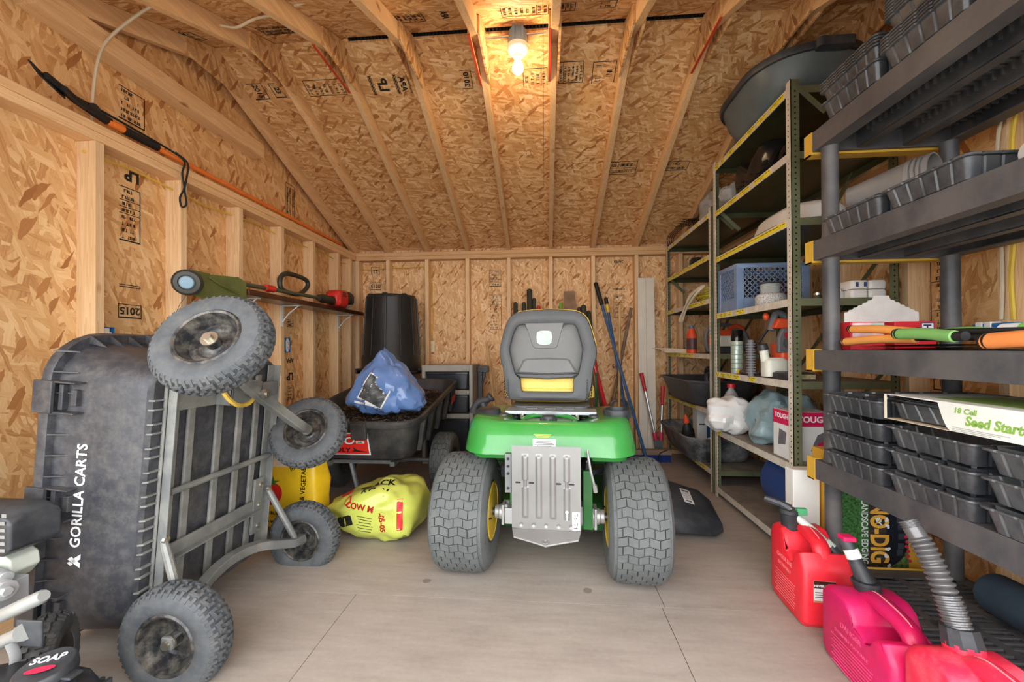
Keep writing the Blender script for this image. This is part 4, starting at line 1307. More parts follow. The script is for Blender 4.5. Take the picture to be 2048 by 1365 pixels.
# ================================================================ left side and back wall
# ---- second dump cart with mulch
cB = thing('mulch_cart', 'black poly trailer cart full of mulch with a red label, behind the tipped cart', 'cart', (-1.12, 2.9, 0))
TB = TR((0, -.03, .40), (R(8), 0, 0))
poly_dirty = mat('dirty_poly_black', (46, 46, 48), 0.42, var=0.2, vscale=4, dirt=(118, 112, 102), dirt_amt=0.4, dscale=7, bmp=0.12, bscale=220)
rings = rects_loft([(0, .56, .96, .06), (.0, .60, 1.0, .08), (.018, .645, 1.045, .10), (.225, .735, 1.13, .12), (.226, .785, 1.18, .14), (.245, .80, 1.195, .145), (.262, .795, 1.19, .14), (.268, .775, 1.17, .13), (.262, .745, 1.14, .12), (.24, .725, 1.12, .11), (.02, .62, 1.02, .08)], 6)
mbt = MB().loft(rings)
mbt.v = [tuple(TB @ Vector(p)) for p in mbt.v]
tubB = obj('tub', mbt, poly_dirty, cB, smooth=38)
for y in (-.40, -.22, .0, .22, .42):
    for s in (-1, 1):
        mb = MB().prism([(s*.335, y-.018, .03), (s*.362, y-.018, .03), (s*.398, y-.018, .226), (s*.366, y-.018, .226)], (0, .036, 0))
        mb.v = [tuple(TB @ Vector(p)) for p in mb.v]
        obj('side_rib', mb, poly_dirty, tubB, bevel=.004)
mb = MB().box((.02, -.615, .165), (.11, -.585, .262)); mb.v = [tuple(TB @ Vector(p)) for p in mb.v]
obj('tailgate_latch', mb, poly_dirty, tubB, bevel=.006)
red_lab = mat('label_red', (214, 42, 38), 0.35, var=0.03)
def front_pt(x, z, d=.0):
    t = (z-.018)/.207
    return TB @ Vector((x, -(.5225+.0425*t)-d, z))
def front_quad(x0, x1, z0, z1, d0, d1):
    a = [front_pt(x0, z0, d0), front_pt(x1, z0, d0), front_pt(x1, z1, d0), front_pt(x0, z1, d0)]
    b_ = [front_pt(x0, z0, d1), front_pt(x1, z0, d1), front_pt(x1, z1, d1), front_pt(x0, z1, d1)]
    return MB().loft([a, b_])
lbw = obj('brand_label', front_quad(-.31, .095, .045, .19, .0, .002), label_w, tubB, smooth=0)
obj('label_field', front_quad(-.302, .087, .052, .183, .002, .003), red_lab, lbw, smooth=0)
up_ = (TB.to_3x3() @ Vector((0, -.0425, .207))).normalized()
letter('1O', .068, black_plain, tubB, front_pt(-.045, .137, .0034), (1, 0, 0), up_, bold=.05, shear=.2, sx=1.25)
letter('1O', .066, label_w, tubB, front_pt(-.045, .137, .0042), (1, 0, 0), up_, bold=.02, shear=.2, sx=1.25)
obj('label_field', front_quad(.018, .068, .122, .136, .003, .0036), label_w, lbw, smooth=0)
letter('cu.ft.', .015, black_plain, tubB, front_pt(.042, .129, .0042), (1, 0, 0), up_, bold=.03, shear=.2)
letter('POLY', .040, black_plain, tubB, front_pt(-.085, .077, .0036), (1, 0, 0), up_, bold=.03, shear=.2, sx=1.2)
sw = [front_pt(*p, .0034) for p in [(-.02, .068), (.08, .064), (.02, .078), (-.01, .10), (0, .078)]]
obj('lettering', MB().add(sw, [(0, 1, 2, 3, 4)]), black_plain, tubB, smooth=0)
mb = MB()
for x0, x1, a, b_, m_ in ((.30, .42, .19, .235, 0),):
    p = [TB @ Vector(q) for q in [(.388, .30, .12), (.388, .42, .12), (.397, .42, .18), (.397, .30, .18)]]
    mb.loft([p, [q+Vector((.003, 0, 0)) for q in p]])
sl = obj('brand_label', mb, red_lab, tubB, smooth=0)
obj('cart_frame', MB().tube([(-.2, -.5, .30), (-.2, .3, .37)], .02, 4).tube([(.2, -.5, .30), (.2, .3, .37)], .02, 4).tube([(-.2, .0, .34), (0, .0, .21), (.2, 0, .34)], .02, 4).tube([(-.2, -.45, .305), (.2, -.45, .305)], .018, 4), steel_gry, cB, smooth=30)
obj('axle', MB().cyl((-.42, 0, .195), (.42, 0, .195), .014, n=12), steel_gry, cB)
obj('parking_leg', MB().tube([(-.10, -.42, .30), (-.02, -.44, .02)], .014, 6), steel_gry, cB)
ctm = mesh_from('cart_turf_tire', turf_tyre(.193, .15, .10, 30, 4), turf_m, 30)
crm = mesh_from('cart_turf_rim', rim_mesh(.10, .15), rim_blk, 40)
for s in (-1, 1):
    wheel(cB, (s*.40, 0, .195), (s, 0, 0), .193, .15, .10, ctm, crm, turf_m, rim_blk, nut=True)
# mulch
mulch_m = mat('shredded_mulch', (46, 38, 33), 0.9, var=0.4, vscale=60, bmp=0.5, bscale=180)
mulch_l = mat('mulch_straw_chips', (150, 124, 92), 0.9, var=0.3)
rng = random.Random(4)
def mulch_h(x, y): return .175 + .03*mnoise.noise(Vector((x*5, y*5, 1))) + .02*math.cos(x*3)
def mulch_pt(u, v):
    x, y = (u-.5)*2, (v-.5)*2
    k = max(abs(x), abs(y)); n = (abs(x)**7+abs(y)**7)**(1/7) if k > 0 else 1
    x, y = x*k/n*.325, y*k/n*.515
    return tuple(TB @ Vector((x, y, mulch_h(x, y))))
mbm = MB().grid(mulch_pt, 30, 44)
chips = MB()
for i in range(2600):
    x, y = rng.uniform(-.29, .29), rng.uniform(-.47, .47)
    a, t = rng.uniform(0, PI), rng.uniform(-.5, .5); L = rng.uniform(.012, .04)
    chips.cbox((0, 0, 0), (L, rng.uniform(.002, .005), .002), TB @ TR((x, y, mulch_h(x, y)+.006), (t, rng.uniform(-.4, .4), a)))
off = len(mbm.v)
Tm = Matrix.Translation((-1.12, 2.9, 0))
mbm.add(chips.v, chips.f)
mbm.v = [tuple(Tm @ Vector(p)) for p in mbm.v]
mo = obj('mulch', mbm, [mulch_m, mulch_l], None, 'dark shredded mulch with pale flecks heaped in the trailer cart', 'mulch', kind='stuff', smooth=0)
nf0 = 30*44
for p in mo.data.polygons:
    if p.index >= nf0 and (p.index-nf0)//6 % 4 == 0: p.material_index = 1

# ---- blue bag slumped on the mulch
blue_bag_m = mat('blue_film', (96, 126, 176), 0.22, var=0.08, coat=0.3)
bb = thing('bark_bag', 'crumpled blue plastic bag with a grey picture panel lying on the mulch', 'bag', (-.985, 2.53, .592))
def bbf(p):
    k = p.z/.33
    x = p.x*(1.06-.42*k); y = p.y*(1-.5*k)
    z = p.z*(1.0+.15*math.sin(p.x*9)) + (.10*max(0, p.x)) 
    z = p.z*(1.5-2.2*abs(p.x+.05)) if p.z > .02 else p.z
    return Vector((x-.02*(1-k), y, z))
bbo = obj('bag_film', sack_mesh(.50, .36, .26, .75, .034, 11, 3.2, 60, 32, fn=bbf), blue_bag_m, bb, smooth=28)
grey_img = mat('printed_grey_picture', (110, 112, 110), 0.3, var=0.45, vscale=22, col2=(48, 48, 50))
decal_mesh('picture_panel', patch(.17, .17, 16), label_w, bb, basis((-.03, -.16, .155), (1, .05, -.55), (.35, .35, 1)), bbo, .0012)
decal_mesh('picture_panel', patch(.155, .150, 16), grey_img, bb, basis((-.03, -.16, .157), (1, .05, -.55), (.35, .35, 1)), bbo, .0022)
decal_mesh('print_strip', patch(.13, .012, 8), label_w, bb, basis((-.10, -.18, .085), (1, .05, -.25), (.2, .3, 1)), bbo, .0020)

# ---- bags on the floor
lime = mat('lime_bag_film', (196, 202, 92), 0.3, var=0.06, coat=0.2)
redp = mat('bag_red_print', (206, 44, 44), 0.45); blackp = mat('bag_black_print', (32, 34, 28), 0.45)
lb_ = thing('manure_bag', 'lime green bag of cow manure slumped on the floor beside the tractor wheel', 'bag', (-.90, 2.17, 0), (0, 0, R(-8)))
def limef(p):
    z = p.z*(1+.25*p.x) 
    if p.x < -.02: z = z*(1-.5*min(1, (-.02-p.x)/.2)) + .5*.14*min(1, (-.02-p.x)/.2)
    return Vector((p.x*1.0, p.y*(1+.2*p.x), z))
lo_ = obj('bag_film', sack_mesh(.52, .36, .285, .66, .026, 9, 9.1, 64, 34, fn=limef), lime, lb_, smooth=60)
M1 = lambda o, x=(1, .1, -.1), y=(0, .35, 1): (o, x, y)
decal('COW M', .042, redp, lb_, (-.005, -.2, .205), (1, .1, -.16), (0, .35, 1), lo_, bold=.03)
decal('-05-05', .036, redp, lb_, (.115, -.2, .13), (.12, 0, -1), (1, .2, .1), lo_, bold=.03)
decal('BLACK', .06, blackp, lb_, (.04, -.10, .32), (1, .2, .05), (-.1, .9, .5), lo_, bold=.03)
decal('KOW', .055, blackp, lb_, (.05, -.14, .268), (1, .15, -.1), (-.05, .6, .8), lo_, bold=.03)
decal_mesh('print_block', patch(.03, .15, 8), redp, lb_, basis((.20, -.16, .17), (1, .4, 0), (.1, .3, 1)), lo_)
decal_mesh('print_block', patch(.045, .05, 6), blackp, lb_, basis((.205, -.15, .05), (1, .4, 0), (.0, .1, 1)), lo_)
decal_mesh('print_block', patch(.10, .05, 6), blackp, lb_, basis((-.10, -.19, .12), (1, .1, .3), (-.2, .2, 1)), lo_)
decal_mesh('print_seal', disc(.024), redp, lb_, basis((-.085, -.18, .225), (1, .1, 0), (0, .3, 1)), lo_)
decal_mesh('print_seal', disc(.016), lime, lb_, basis((-.085, -.18, .225), (1, .1, 0), (0, .3, 1)), lo_, .0018)
decal_mesh('print_block', disc(.03, sx=1.3), redp, lb_, basis((-.16, -.10, .25), (1, 0, .2), (0, .6, .8)), lo_)
for k in range(6):
    decal_mesh('small_print', patch(.085-.01*(k % 3), .003, 6), blackp, lb_, basis((.02, -.2, .155-.014*k), (1, .1, -.12), (0, .3, 1)), lo_)

yelb = mat('yellow_bag_film', (236, 192, 36), 0.3, var=0.08, coat=0.2)
yb_ = thing('soil_bag', 'yellow soil bag printed with a tomato standing behind the tipped cart', 'bag', (-1.40, 2.165, 0), (0, 0, R(-4)))
def yf(p):
    k = p.z/.55
    return Vector((p.x*(1-.15*k*k), p.y*(1-.6*k*k)-.01*k, p.z))
yo = obj('bag_film', sack_mesh(.40, .19, .56, .45, .018, 8, 5.5, 56, 32, fn=yf), yelb, yb_, smooth=60)
greenp = mat('print_leaf_green', (60, 120, 48), 0.4); tomato = mat('print_tomato_red', (206, 36, 34), 0.35, var=0.1); purp = mat('print_purple', (96, 30, 84), 0.4)
Bx, By = (1, 0, 0), (0, .1, 1)
decal_mesh('tomato_print', disc(.058, sx=1.1), tomato, yb_, basis((-.055, -.2, .235), Bx, By), yo)
decal_mesh('leaf_print', MB().add([(-.04, .0, 0), (-.01, .012, 0), (0, .035, 0), (.008, .012, 0), (.04, .012, 0), (.012, .0, 0), (.02, -.02, 0), (0, -.006, 0), (-.02, -.02, 0)], [(0, 1, 7, 8), (1, 2, 3, 7), (3, 4, 5, 7), (5, 6, 7)]), greenp, yb_, basis((-.05, -.2, .292), Bx, By), yo, .002)
decal_mesh('leaf_print', disc(.04), greenp, yb_, basis((-.13, -.2, .27), Bx, By), yo, .0012)
decal_mesh('beet_print', disc(.035), purp, yb_, basis((-.12, -.2, .19), Bx, By), yo, .0012)
decal('FLOWER & VEGETABLE', .034, blackp, yb_, (.125, -.2, .24), (0, .1, 1), (-1, 0, 0), yo, bold=.015)
decal('VEGETABLES  HERBS', .026, blackp, yb_, (-.03, -.2, .135), Bx, By, yo, bold=.015)
decal('UP TO 9 MONTHS', .022, blackp, yb_, (-.06, -.2, .085), Bx, By, yo, bold=.02)
decal('0.09-0.04-0.08', .016, blackp, yb_, (-.05, -.2, .045), Bx, By, yo, bold=.02)
decal_mesh('print_block', patch(.24, .11, 10), mat('print_pale_pink', (236, 214, 190), 0.35, var=0.08), yb_, basis((-.05, -.2, .46), Bx, (0, .3, 1)), yo)
decal('VEGETABLE', .034, blackp, yb_, (.03, -.2, .43), (.5, 0, -.85), (.85, .1, .5), yo, bold=.02)

# ---- upside-down trash can on a drawer unit, and its neighbour
can_m = mat('trash_can_black', (38, 39, 38), 0.38, var=0.1, vscale=4, bmp=0.05)
tc_ = thing('trash_can', 'tall black trash can standing upside down in the back left corner', 'trash can', (-1.405, 3.665, .771))
can = MB().lathe([(.265, .0), (.272, .004), (.272, .022), (.262, .03), (.262, .15), (.256, .165), (.222, .68), (.222, .70), (.212, .712), (.19, .712), (.185, .70), (.0, .70)], n=48)
cano = obj('can_body', can, can_m, tc_, smooth=40)
for k in range(12):
    a = 2*PI*k/12+.15
    p0 = (.2585*math.cos(a), .2585*math.sin(a), .17); p1 = (.226*math.cos(a), .226*math.sin(a), .69)
    obj('side_rib', MB().beam(p0, p1, .012, .012, up=(math.cos(a), math.sin(a), 0)), can_m, cano, bevel=.003)
for k in range(7):
    a = 2*PI*k/7+.3
    obj('foot_nub', MB().box((.19*math.cos(a)-.02, .19*math.sin(a)-.02, .705), (.19*math.cos(a)+.02, .19*math.sin(a)+.02, .722)), can_m, cano, bevel=.004)
for s in (-1, 1):
    obj('can_handle', MB().box((s*.26 if s > 0 else -.325, -.05, .03), (.325 if s > 0 else -.26, .05, .05)).box((s*.318-.008, -.05, .0), (s*.318+.008, .05, .05)), can_m, cano, bevel=.005)
lb2 = obj('paper_label', MB().loft([[(.2645*math.cos(a), .2645*math.sin(a), z) for a in [R(-100+i*4) for i in range(7)]] for z in (.055, .14)], False, False, False), mat('label_kraft', (206, 190, 160), 0.6), cano, smooth=60)
obj('label_header', MB().loft([[(.2652*math.cos(a), .2652*math.sin(a), z) for a in [R(-94+i*3.5) for i in range(5)]] for z in (.122, .137)], False, False, False), black_plain, lb2, smooth=60)
frame_g = mat('cabinet_grey_resin', (172, 170, 162), 0.5, var=0.05, dirt=(140, 136, 126), dirt_amt=0.2)
drawer_m = mat('smoked_drawer', (50, 54, 60), 0.28, var=0.06)
def cabinet(label, loc, w_, d_, zs):
    t = thing('drawer_cabinet', label, 'cabinet', loc)
    H = zs[-1][1]
    obj('cabinet_side', MB().box((-w_/2, 0, 0), (-w_/2+.03, d_, H)), frame_g, t, bevel=.004)
    obj('cabinet_side', MB().box((w_/2-.03, 0, 0), (w_/2, d_, H)), frame_g, t, bevel=.004)
    obj('cabinet_back', MB().box((-w_/2+.03, d_-.02, 0), (w_/2-.03, d_, H)), frame_g, t)
    for k, (a, b_) in enumerate(zs):
        obj('cabinet_rail', MB().box((-w_/2+.03, .0, a), (w_/2-.03, d_-.02, b_)).box((w_/2-.09, -.006, a+.012), (w_/2-.05, 0, b_-.008)), frame_g, t, bevel=.003)
        if k:
            z0, z1 = zs[k-1][1]+.008, a-.006
            dr = obj('drawer', MB().loft(rects_loft([(z0, w_-.09, d_-.06, .02, 0, d_/2), (z1-.02, w_-.075, d_-.05, .02, 0, d_/2), (z1-.018, w_-.07, d_-.03, .015, 0, d_/2-.006), (z1, w_-.07, d_-.03, .015, 0, d_/2-.006)], 3)), drawer_m, t, bevel=.002)
            hb = MB().box((-.07, .0, z1-.012), (.07, .012, z1+.002))
            for q in range(9): hb.box((-.064+q*.0142, -.004, z1-.012), (-.056+q*.0142, .002, z1))
            obj('drawer_pull', hb, black_plain, dr, smooth=0)
    return t
cabinet('grey resin drawer cabinet with dark drawers behind the mulch cart', (-.842, 3.47, 0), .445, .42, [(0, .04), (.395, .435), (.60, .64), (.80, .855)])
cabinet('second grey drawer cabinet, hidden under the upturned trash can', (-1.42, 3.52, 0), .42, .40, [(0, .04), (.36, .40), (.72, .77)])

# ---- dark board shelf on white brackets with the string trimmer
brown = mat('dark_stained_board', (74, 36, 22), 0.3, var=0.25, vscale=6, coat=0.2)
sh_ = thing('board_shelf', 'long dark brown board shelf on white brackets along the left wall', 'shelf', (-1.79, 2.85, 1.312))
obj('shelf_board', MB().box((-.094, -.62, 0), (.09, .885, .034)), brown, sh_, bevel=.004)
white_pt = mat('white_enamel', (222, 222, 216), 0.35, var=0.03)
for y in (-.48, -.055, .75):
    mb = MB().box((-.094, y-.014, -.15), (-.088, y+.014, 0)).box((-.094, y-.014, -.006), (.05, y+.014, 0)).tube(smooth_path([(-.088, y, -.12), (-.04, y, -.06), (.03, y, -.006)], 5), .005, 6)
    obj('shelf_bracket', mb, white_pt, sh_, bevel=.002)
trim_g = mat('trimmer_green', (92, 100, 52), 0.45, var=0.1, dirt=(140, 140, 90), dirt_amt=0.25)
trim_r = mat('trimmer_red', (214, 54, 44), 0.35, var=0.05); trim_k = mat('trimmer_dark', (58, 56, 48), 0.45, var=0.1)
st = thing('string_trimmer', 'string trimmer with green guard and red engine lying on the brown shelf', 'trimmer', (-1.74, 2.6, 1.347))
def L_(x, y, z): return (x+1.74, y-2.6, z-1.347)
obj('shaft', MB().tube([L_(-1.735, 1.93, 1.368), L_(-1.74, 2.6, 1.385), L_(-1.75, 3.22, 1.402)], .013, 10), mat('trimmer_shaft', (88, 86, 62), 0.4), st)
hd = Vector(L_(-1.705, 1.83, 1.318)); ax_ = Vector((.55, -.8, -.12)).normalized()
head = obj('cutting_head', MB().lathe([(.0, -.045), (.03, -.045), (.056, -.03), (.062, -.005), (.062, .018), (.052, .03), (.036, .032), (.034, .026), (.0, .026)], hd, ax_, 24), trim_k, st)
obj('bump_button', MB().lathe([(.030, .026), (.030, .036), (.026, .04), (.0, .042)], hd, ax_, 20), mat('bump_button_blue', (128, 160, 176), 0.4), head)
obj('trimmer_line', MB().tube([hd+Vector((0, 0, -.05)), hd+Vector((-.03, -.01, -.10)), hd+Vector((-.05, -.02, -.16))], .0012, 5).tube([hd+Vector((0, 0, .05)), hd+Vector((.02, .01, .09))], .0012, 5), trim_k, head)
gp = [L_(-1.74, 1.88, 1.35), L_(-1.70, 1.90, 1.375), L_(-1.69, 2.14, 1.398), L_(-1.685, 2.19, 1.38), L_(-1.68, 2.19, 1.27), L_(-1.69, 1.90, 1.25), L_(-1.73, 1.88, 1.27)]
gmb = MB().loft([[Vector(p) for p in gp], [Vector(p)+Vector((-.012, .004, 0)) for p in gp]])
gmb.box(L_(-1.73, 1.86, 1.33), L_(-1.70, 1.96, 1.385))
gd = obj('guard', gmb, trim_g, st, bevel=.006)
obj('guard_rib', MB().tube([L_(-1.682, 1.93, 1.36), L_(-1.675, 2.0, 1.33), L_(-1.672, 2.12, 1.30)], .005, 6), trim_g, gd)
lp = smooth_path([L_(-1.745, 2.74, 1.385), L_(-1.75, 2.60, 1.40), L_(-1.75, 2.585, 1.47), L_(-1.75, 2.66, 1.515), L_(-1.75, 2.86, 1.512), L_(-1.75, 2.90, 1.47), L_(-1.75, 2.83, 1.41)], 5, True)
obj('loop_handle', MB().tube(lp, .016, 10, closed=True), trim_k, st)
obj('handle_clamp', MB().cyl(L_(-1.74, 2.42, 1.383), L_(-1.74, 2.50, 1.385), .022, n=12), trim_r, st)
obj('throttle_grip', MB().tube([L_(-1.748, 3.04, 1.398), L_(-1.75, 3.1, 1.40), L_(-1.75, 3.2, 1.402), L_(-1.75, 3.26, 1.403)], [.024, .036, .03, .04], 12), trim_k, st)
en = obj('engine_cover', MB().loft([[L_(-1.75+x, y, 1.425+z) for x, z in rrect(w_, h_, .03, 4)] for y, w_, h_ in ((3.24, .08, .08), (3.27, .13, .13), (3.36, .14, .15), (3.40, .13, .13))]), trim_r, st, bevel=.008)
obj('engine_block', MB().loft([[L_(-1.75+x, y, 1.44+z) for x, z in rrect(w_, h_, .03, 4)] for y, w_, h_ in ((3.39, .12, .12), (3.46, .13, .12), (3.53, .11, .10))]), trim_k, st, bevel=.008)
obj('fuel_tank', MB().sphere(L_(-1.75, 3.47, 1.395), (.055, .07, .04), 16, 10), mat('translucent_tank', (176, 170, 146), 0.4), st)
for k in range(3): obj('cover_slot', MB().box(L_(-1.681, 3.29, 1.44+k*.014), L_(-1.678, 3.35, 1.447+k*.014)), trim_k, en, smooth=0)

# ---- pole pruner along the top plate
orange = mat('tool_orange', (236, 128, 54), 0.4, var=0.05); strap_m = mat('black_cord', (30, 30, 28), 0.7)
pz = 1.9775
pp = thing('pole_pruner', 'orange pole pruner with black cutting head lying along the left top plate', 'pruner', (-1.90, 2.0, pz))
def P_(x, y, z=0.0): return (x+1.90, y-2.0, z)
obj('pole', MB().tube([P_(-1.903, 1.86, .014), P_(-1.91, 3.0, .014), P_(-1.915, 3.72, .014)], .0125, 10), orange, pp)
obj('pole_grip', MB().tube([P_(-1.90, 1.70, .018), P_(-1.902, 1.87, .018)], [.019, .017], 12), black_plain, pp)
obj('pole_collar', MB().tube([P_(-1.898, 1.63, .018), P_(-1.90, 1.71, .018)], .018, 12), orange, pp)
obj('head_arm', MB().tube([P_(-1.90, 1.64, .020), P_(-1.885, 1.5, .03), P_(-1.84, 1.37, .04)], [.02, .016, .012], 10).tube([P_(-1.88, 1.62, .018), P_(-1.865, 1.50, .014), P_(-1.83, 1.42, .022)], .011, 8), black_plain, pp)
obj('hook_blade', MB().prism([P_(-1.86, 1.45, .0), P_(-1.84, 1.35, .03), P_(-1.835, 1.315, .06), P_(-1.845, 1.33, .065), P_(-1.86, 1.38, .05), P_(-1.87, 1.45, .03)], (-.008, 0, 0)), black_plain, pp, bevel=.002)
obj('pulley', MB().lathe([(.022, -.006), (.024, -.004), (.016, 0), (.024, .004), (.022, .006)], P_(-1.872, 1.56, .025), (1, 0, 0), 18), black_plain, pp)
cd = smooth_path([P_(-1.88, 1.42, .04), P_(-1.89, 1.6, .045), P_(-1.895, 1.78, .042), P_(-1.89, 1.95, .03), P_(-1.868, 1.985, .0), P_(-1.862, 1.965, -.07), P_(-1.860, 1.975, -.14), P_(-1.860, 1.95, -.2), P_(-1.858, 1.958, -.245), P_(-1.857, 1.985, -.22), P_(-1.858, 1.975, -.15), P_(-1.860, 1.99, -.08), P_(-1.865, 2.0, .0), P_(-1.885, 1.95, .034)], 5)
obj('pull_cord', MB().tube(cd, .0048, 6), strap_m, pp)

# ---- wiring
yel_c = mat('yellow_cable', (214, 178, 60), 0.5); wht_c = mat('white_cable', (206, 190, 160), 0.5)
def cable(name, label, pts, r, m, k=5):
    mb = MB().tube(smooth_path(pts, k), r, 7)
    return tag(obj(name, mb, m), label, 'cable')
pts = []
for i, y in enumerate(SY[2:]):
    pts += [(-1.930, y-.012, 1.832), (-1.930, y+.05, 1.832)]
    if i < len(SY[2:])-1:
        y2 = SY[2:][i+1]
        pts.append((-1.945, (y+y2)/2+.02, 1.838+.012*(-1)**i))
pts += [(-1.90, 3.985, 1.81), (-1.7, 4.0, 1.80), (-1.57, 4.0, 1.815), (-1.4, 4.0, 1.81), (-1.2, 4.0, 1.82), (-1.145, 4.0, 1.80), (-1.135, 4.03, 1.7), (-1.125, 4.036, 1.5), (-1.12, 4.036, 1.3), (-1.128, 4.03, 1.085)]
for i, y in enumerate(SY[2:6]):
    pass
cable('yellow_cable', 'yellow house cable threaded through the left studs to the back outlet', pts, .0042, yel_c, 4)
cable('white_cable', 'white cable hanging in a curve on the left gable boards', [(-1.58, 1.66, 2.53), (-1.72, 1.655, 2.50), (-1.86, 1.62, 2.36), (-1.90, 1.60, 2.25), (-1.945, 1.615, 2.10), (-1.955, 1.62, 1.97)], .006, wht_c)
cable('white_cable', 'short white cable strung between two front rafters', [(-1.52, 1.81, 2.53), (-1.44, 1.81, 2.515), (-1.34, 1.80, 2.54), (-1.22, 1.79, 2.545), (-1.15, 1.79, 2.56)], .006, wht_c)
cable('white_cable', 'stub of white cable poking through the rafter at the top edge', [(-1.13, 1.77, 2.56), (-1.06, 1.765, 2.575), (-.98, 1.74, 2.60)], .006, wht_c)
blue_box = mat('outlet_box_blue', (44, 112, 168), 0.45, var=0.05); wht_p = mat('white_plastic', (232, 230, 222), 0.35, var=0.02)
beige_p = mat('almond_plastic', (222, 212, 178), 0.4, var=0.02)
def outlet(label, loc, rz, cover=False):
    t = thing('wall_outlet', label, 'outlet', loc, (0, 0, rz))
    if not cover:
        obj('outlet_box', MB().box((-.03, 0, -.055), (-.026, .06, .055)).box((.026, 0, -.055), (.03, .06, .055)).box((-.026, 0, -.055), (.026, .06, -.051)).box((-.026, 0, .051), (.026, .06, .055)).box((-.026, .056, -.051), (.026, .06, .051)), blue_box, t, smooth=0)
        f = obj('receptacle', MB().box((-.017, -.002, -.033), (.017, .03, .033)).box((-.012, .002, -.05), (.012, .006, .05)), wht_p, t, bevel=.003)
    else:
        f = obj('cover_plate', MB().box((-.035, 0, -.057), (.035, .006, .057)), beige_p, t, bevel=.003)
    for z in (-.019, .019):
        s = obj('socket_face', MB().lathe([(.0155, 0), (.0155, .004), (0, .004)], (0, .001, z), (0, -1, 0), 20), wht_p if not cover else beige_p, f)
        obj('socket_slots', MB().box((-.007, -.0042, z-.002), (-.005, -.003, z+.006)).box((.005, -.0042, z-.002), (.007, -.003, z+.006)).box((-.002, -.0042, z-.010), (.002, -.003, z-.006)), black_plain, f, smooth=0, kind='stuff')
    return t
o1 = outlet('blue outlet box with a yellow plug on the first left stud', (-1.915, 1.648, 1.042), R(90))
obj('yellow_plug', MB().tube([(.0, -.004, .012), (.0, -.03, .012), (-.01, -.06, .008), (-.03, -.09, .0)], [.013, .014, .01, .007], 10), yel_c, o1)
outlet('blue outlet box with white receptacle on the left wall below the shelf', (-1.925, 2.93, 1.03), R(90))
outlet('almond covered outlet on the back wall beside the trash can', (-1.140, YBO-.007, 1.022), 0, True)

# ---- ceiling lamp on its hanger bar
lamp = thing('ceiling_lamp', 'bare bulb in white socket on a blue box hung between two rafters', 'lamp', (-.137, 2.20, 2.60))
obj('hanger_bar', MB().cyl((-.177, 0, .085), (.175, 0, .098), .006, n=10).box((-.182, -.012, .07), (-.178, .012, .10)).box((.172, -.012, .08), (.176, .012, .112)), chrome, lamp)
lbx = MB().lathe([(.0, .11), (.046, .11), (.049, .104), (.053, .028), (.053, .024), (.05, .024)], (0, 0, 0), (0, 0, 1), 28)
for a in (.3, 1.5, 2.9, 4.3, 5.3): lbx.box((.05*math.cos(a)-.006, .05*math.sin(a)-.006, .03), (.05*math.cos(a)+.006, .05*math.sin(a)+.006, .113))
obj('lamp_box', lbx, mat('lamp_box_blue_grey', (112, 142, 170), 0.45), lamp)
obj('lamp_socket', MB().lathe([(.0, .028), (.058, .028), (.059, .018), (.05, -.002), (.034, -.012), (.024, -.02), (.022, -.035), (.017, -.035), (.0, -.02)], (0, 0, 0), (0, 0, 1), 32), wht_p, lamp)
bulb_m = emit_mat('lit_bulb', (255, 220, 176), 120.0)
obj('bulb', MB().lathe([(.0, -.03), (.014, -.034), (.017, -.05), (.026, -.072), (.030, -.09), (.026, -.108), (.014, -.120), (.0, -.124)], (0, 0, 0), (0, 0, 1), 24), bulb_m, lamp, smooth=80)
cable('lamp_cable', 'orange lit cable rising from the lamp box', [(-.137, 2.19, 2.70), (-.12, 2.15, 2.735), (-.08, 2.05, 2.70), (-.055, 1.95, 2.655), (-.05, 1.90, 2.635)], .0055, mat('lamp_cable_tan', (214, 168, 100), 0.5))

# ---- tools against the back wall
grip_m = mat('foam_grip_dark', (60, 58, 46), 0.8); bluep = mat('blue_pole', (56, 96, 140), 0.35, coat=0.2); tan_w = mat('handle_wood', (206, 170, 116), 0.55, var=0.12)
grey_w = mat('weathered_handle', (132, 110, 88), 0.7, var=0.15); red_f = mat('red_fiberglass', (206, 36, 40), 0.35, coat=0.2); lime_h = mat('green_handle', (112, 160, 40), 0.4)
def tool(name, label, top, bot, r, m, grip=0.0, gm=None, gr=1.35, cat='tool', band=None, foot=None):
    t = thing(name, label, cat, (bot[0], bot[1], 0))
    o = Vector((bot[0], bot[1], 0)); a, b_ = Vector(top)-o, Vector(bot)-o
    obj('handle', MB().tube([b_, a], r, 10), m, t)
    d = (b_-a).normalized()
    if grip:
        obj('grip', MB().tube([a-d*.006, a+d*.004, a+d*grip, a+d*(grip+.006)], [r*.7, r*gr, r*gr, r*.9], 12), gm or grip_m, t)
    if band: obj('collar', MB().tube([a+d*band[0], a+d*band[1]], r*1.15, 12), band[2], t)
    if foot == 'blade':
        f = b_; u = -d
        obj('tool_blade', MB().prism([f+u*.16+Vector((-.015, 0, 0)), f+u*.16+Vector((.015, 0, 0)), f+u*.10+Vector((.09, -.01, 0)), f+Vector((.08, -.02, 0)), f+Vector((0, -.03, -.0)), f+Vector((-.08, -.02, 0)), f+u*.10+Vector((-.09, -.01, 0))], (0, .004, 0)), mat('dark_steel', (84, 86, 90), 0.4), t)
    if foot == 'rake':
        mb = MB().box((b_.x-.17, b_.y-.01, .10), (b_.x+.17, b_.y+.01, .125))
        for k in range(12): mb.box((b_.x-.165+k*.029, b_.y-.05, .0), (b_.x-.157+k*.029, b_.y-.0, .012)).box((b_.x-.165+k*.029, b_.y-.008, .0), (b_.x-.157+k*.029, b_.y-.0, .11))
        obj('rake_head', mb, mat('dark_steel', (84, 86, 90), 0.4), t)
    return t
YT, YBt = 3.925, 3.80
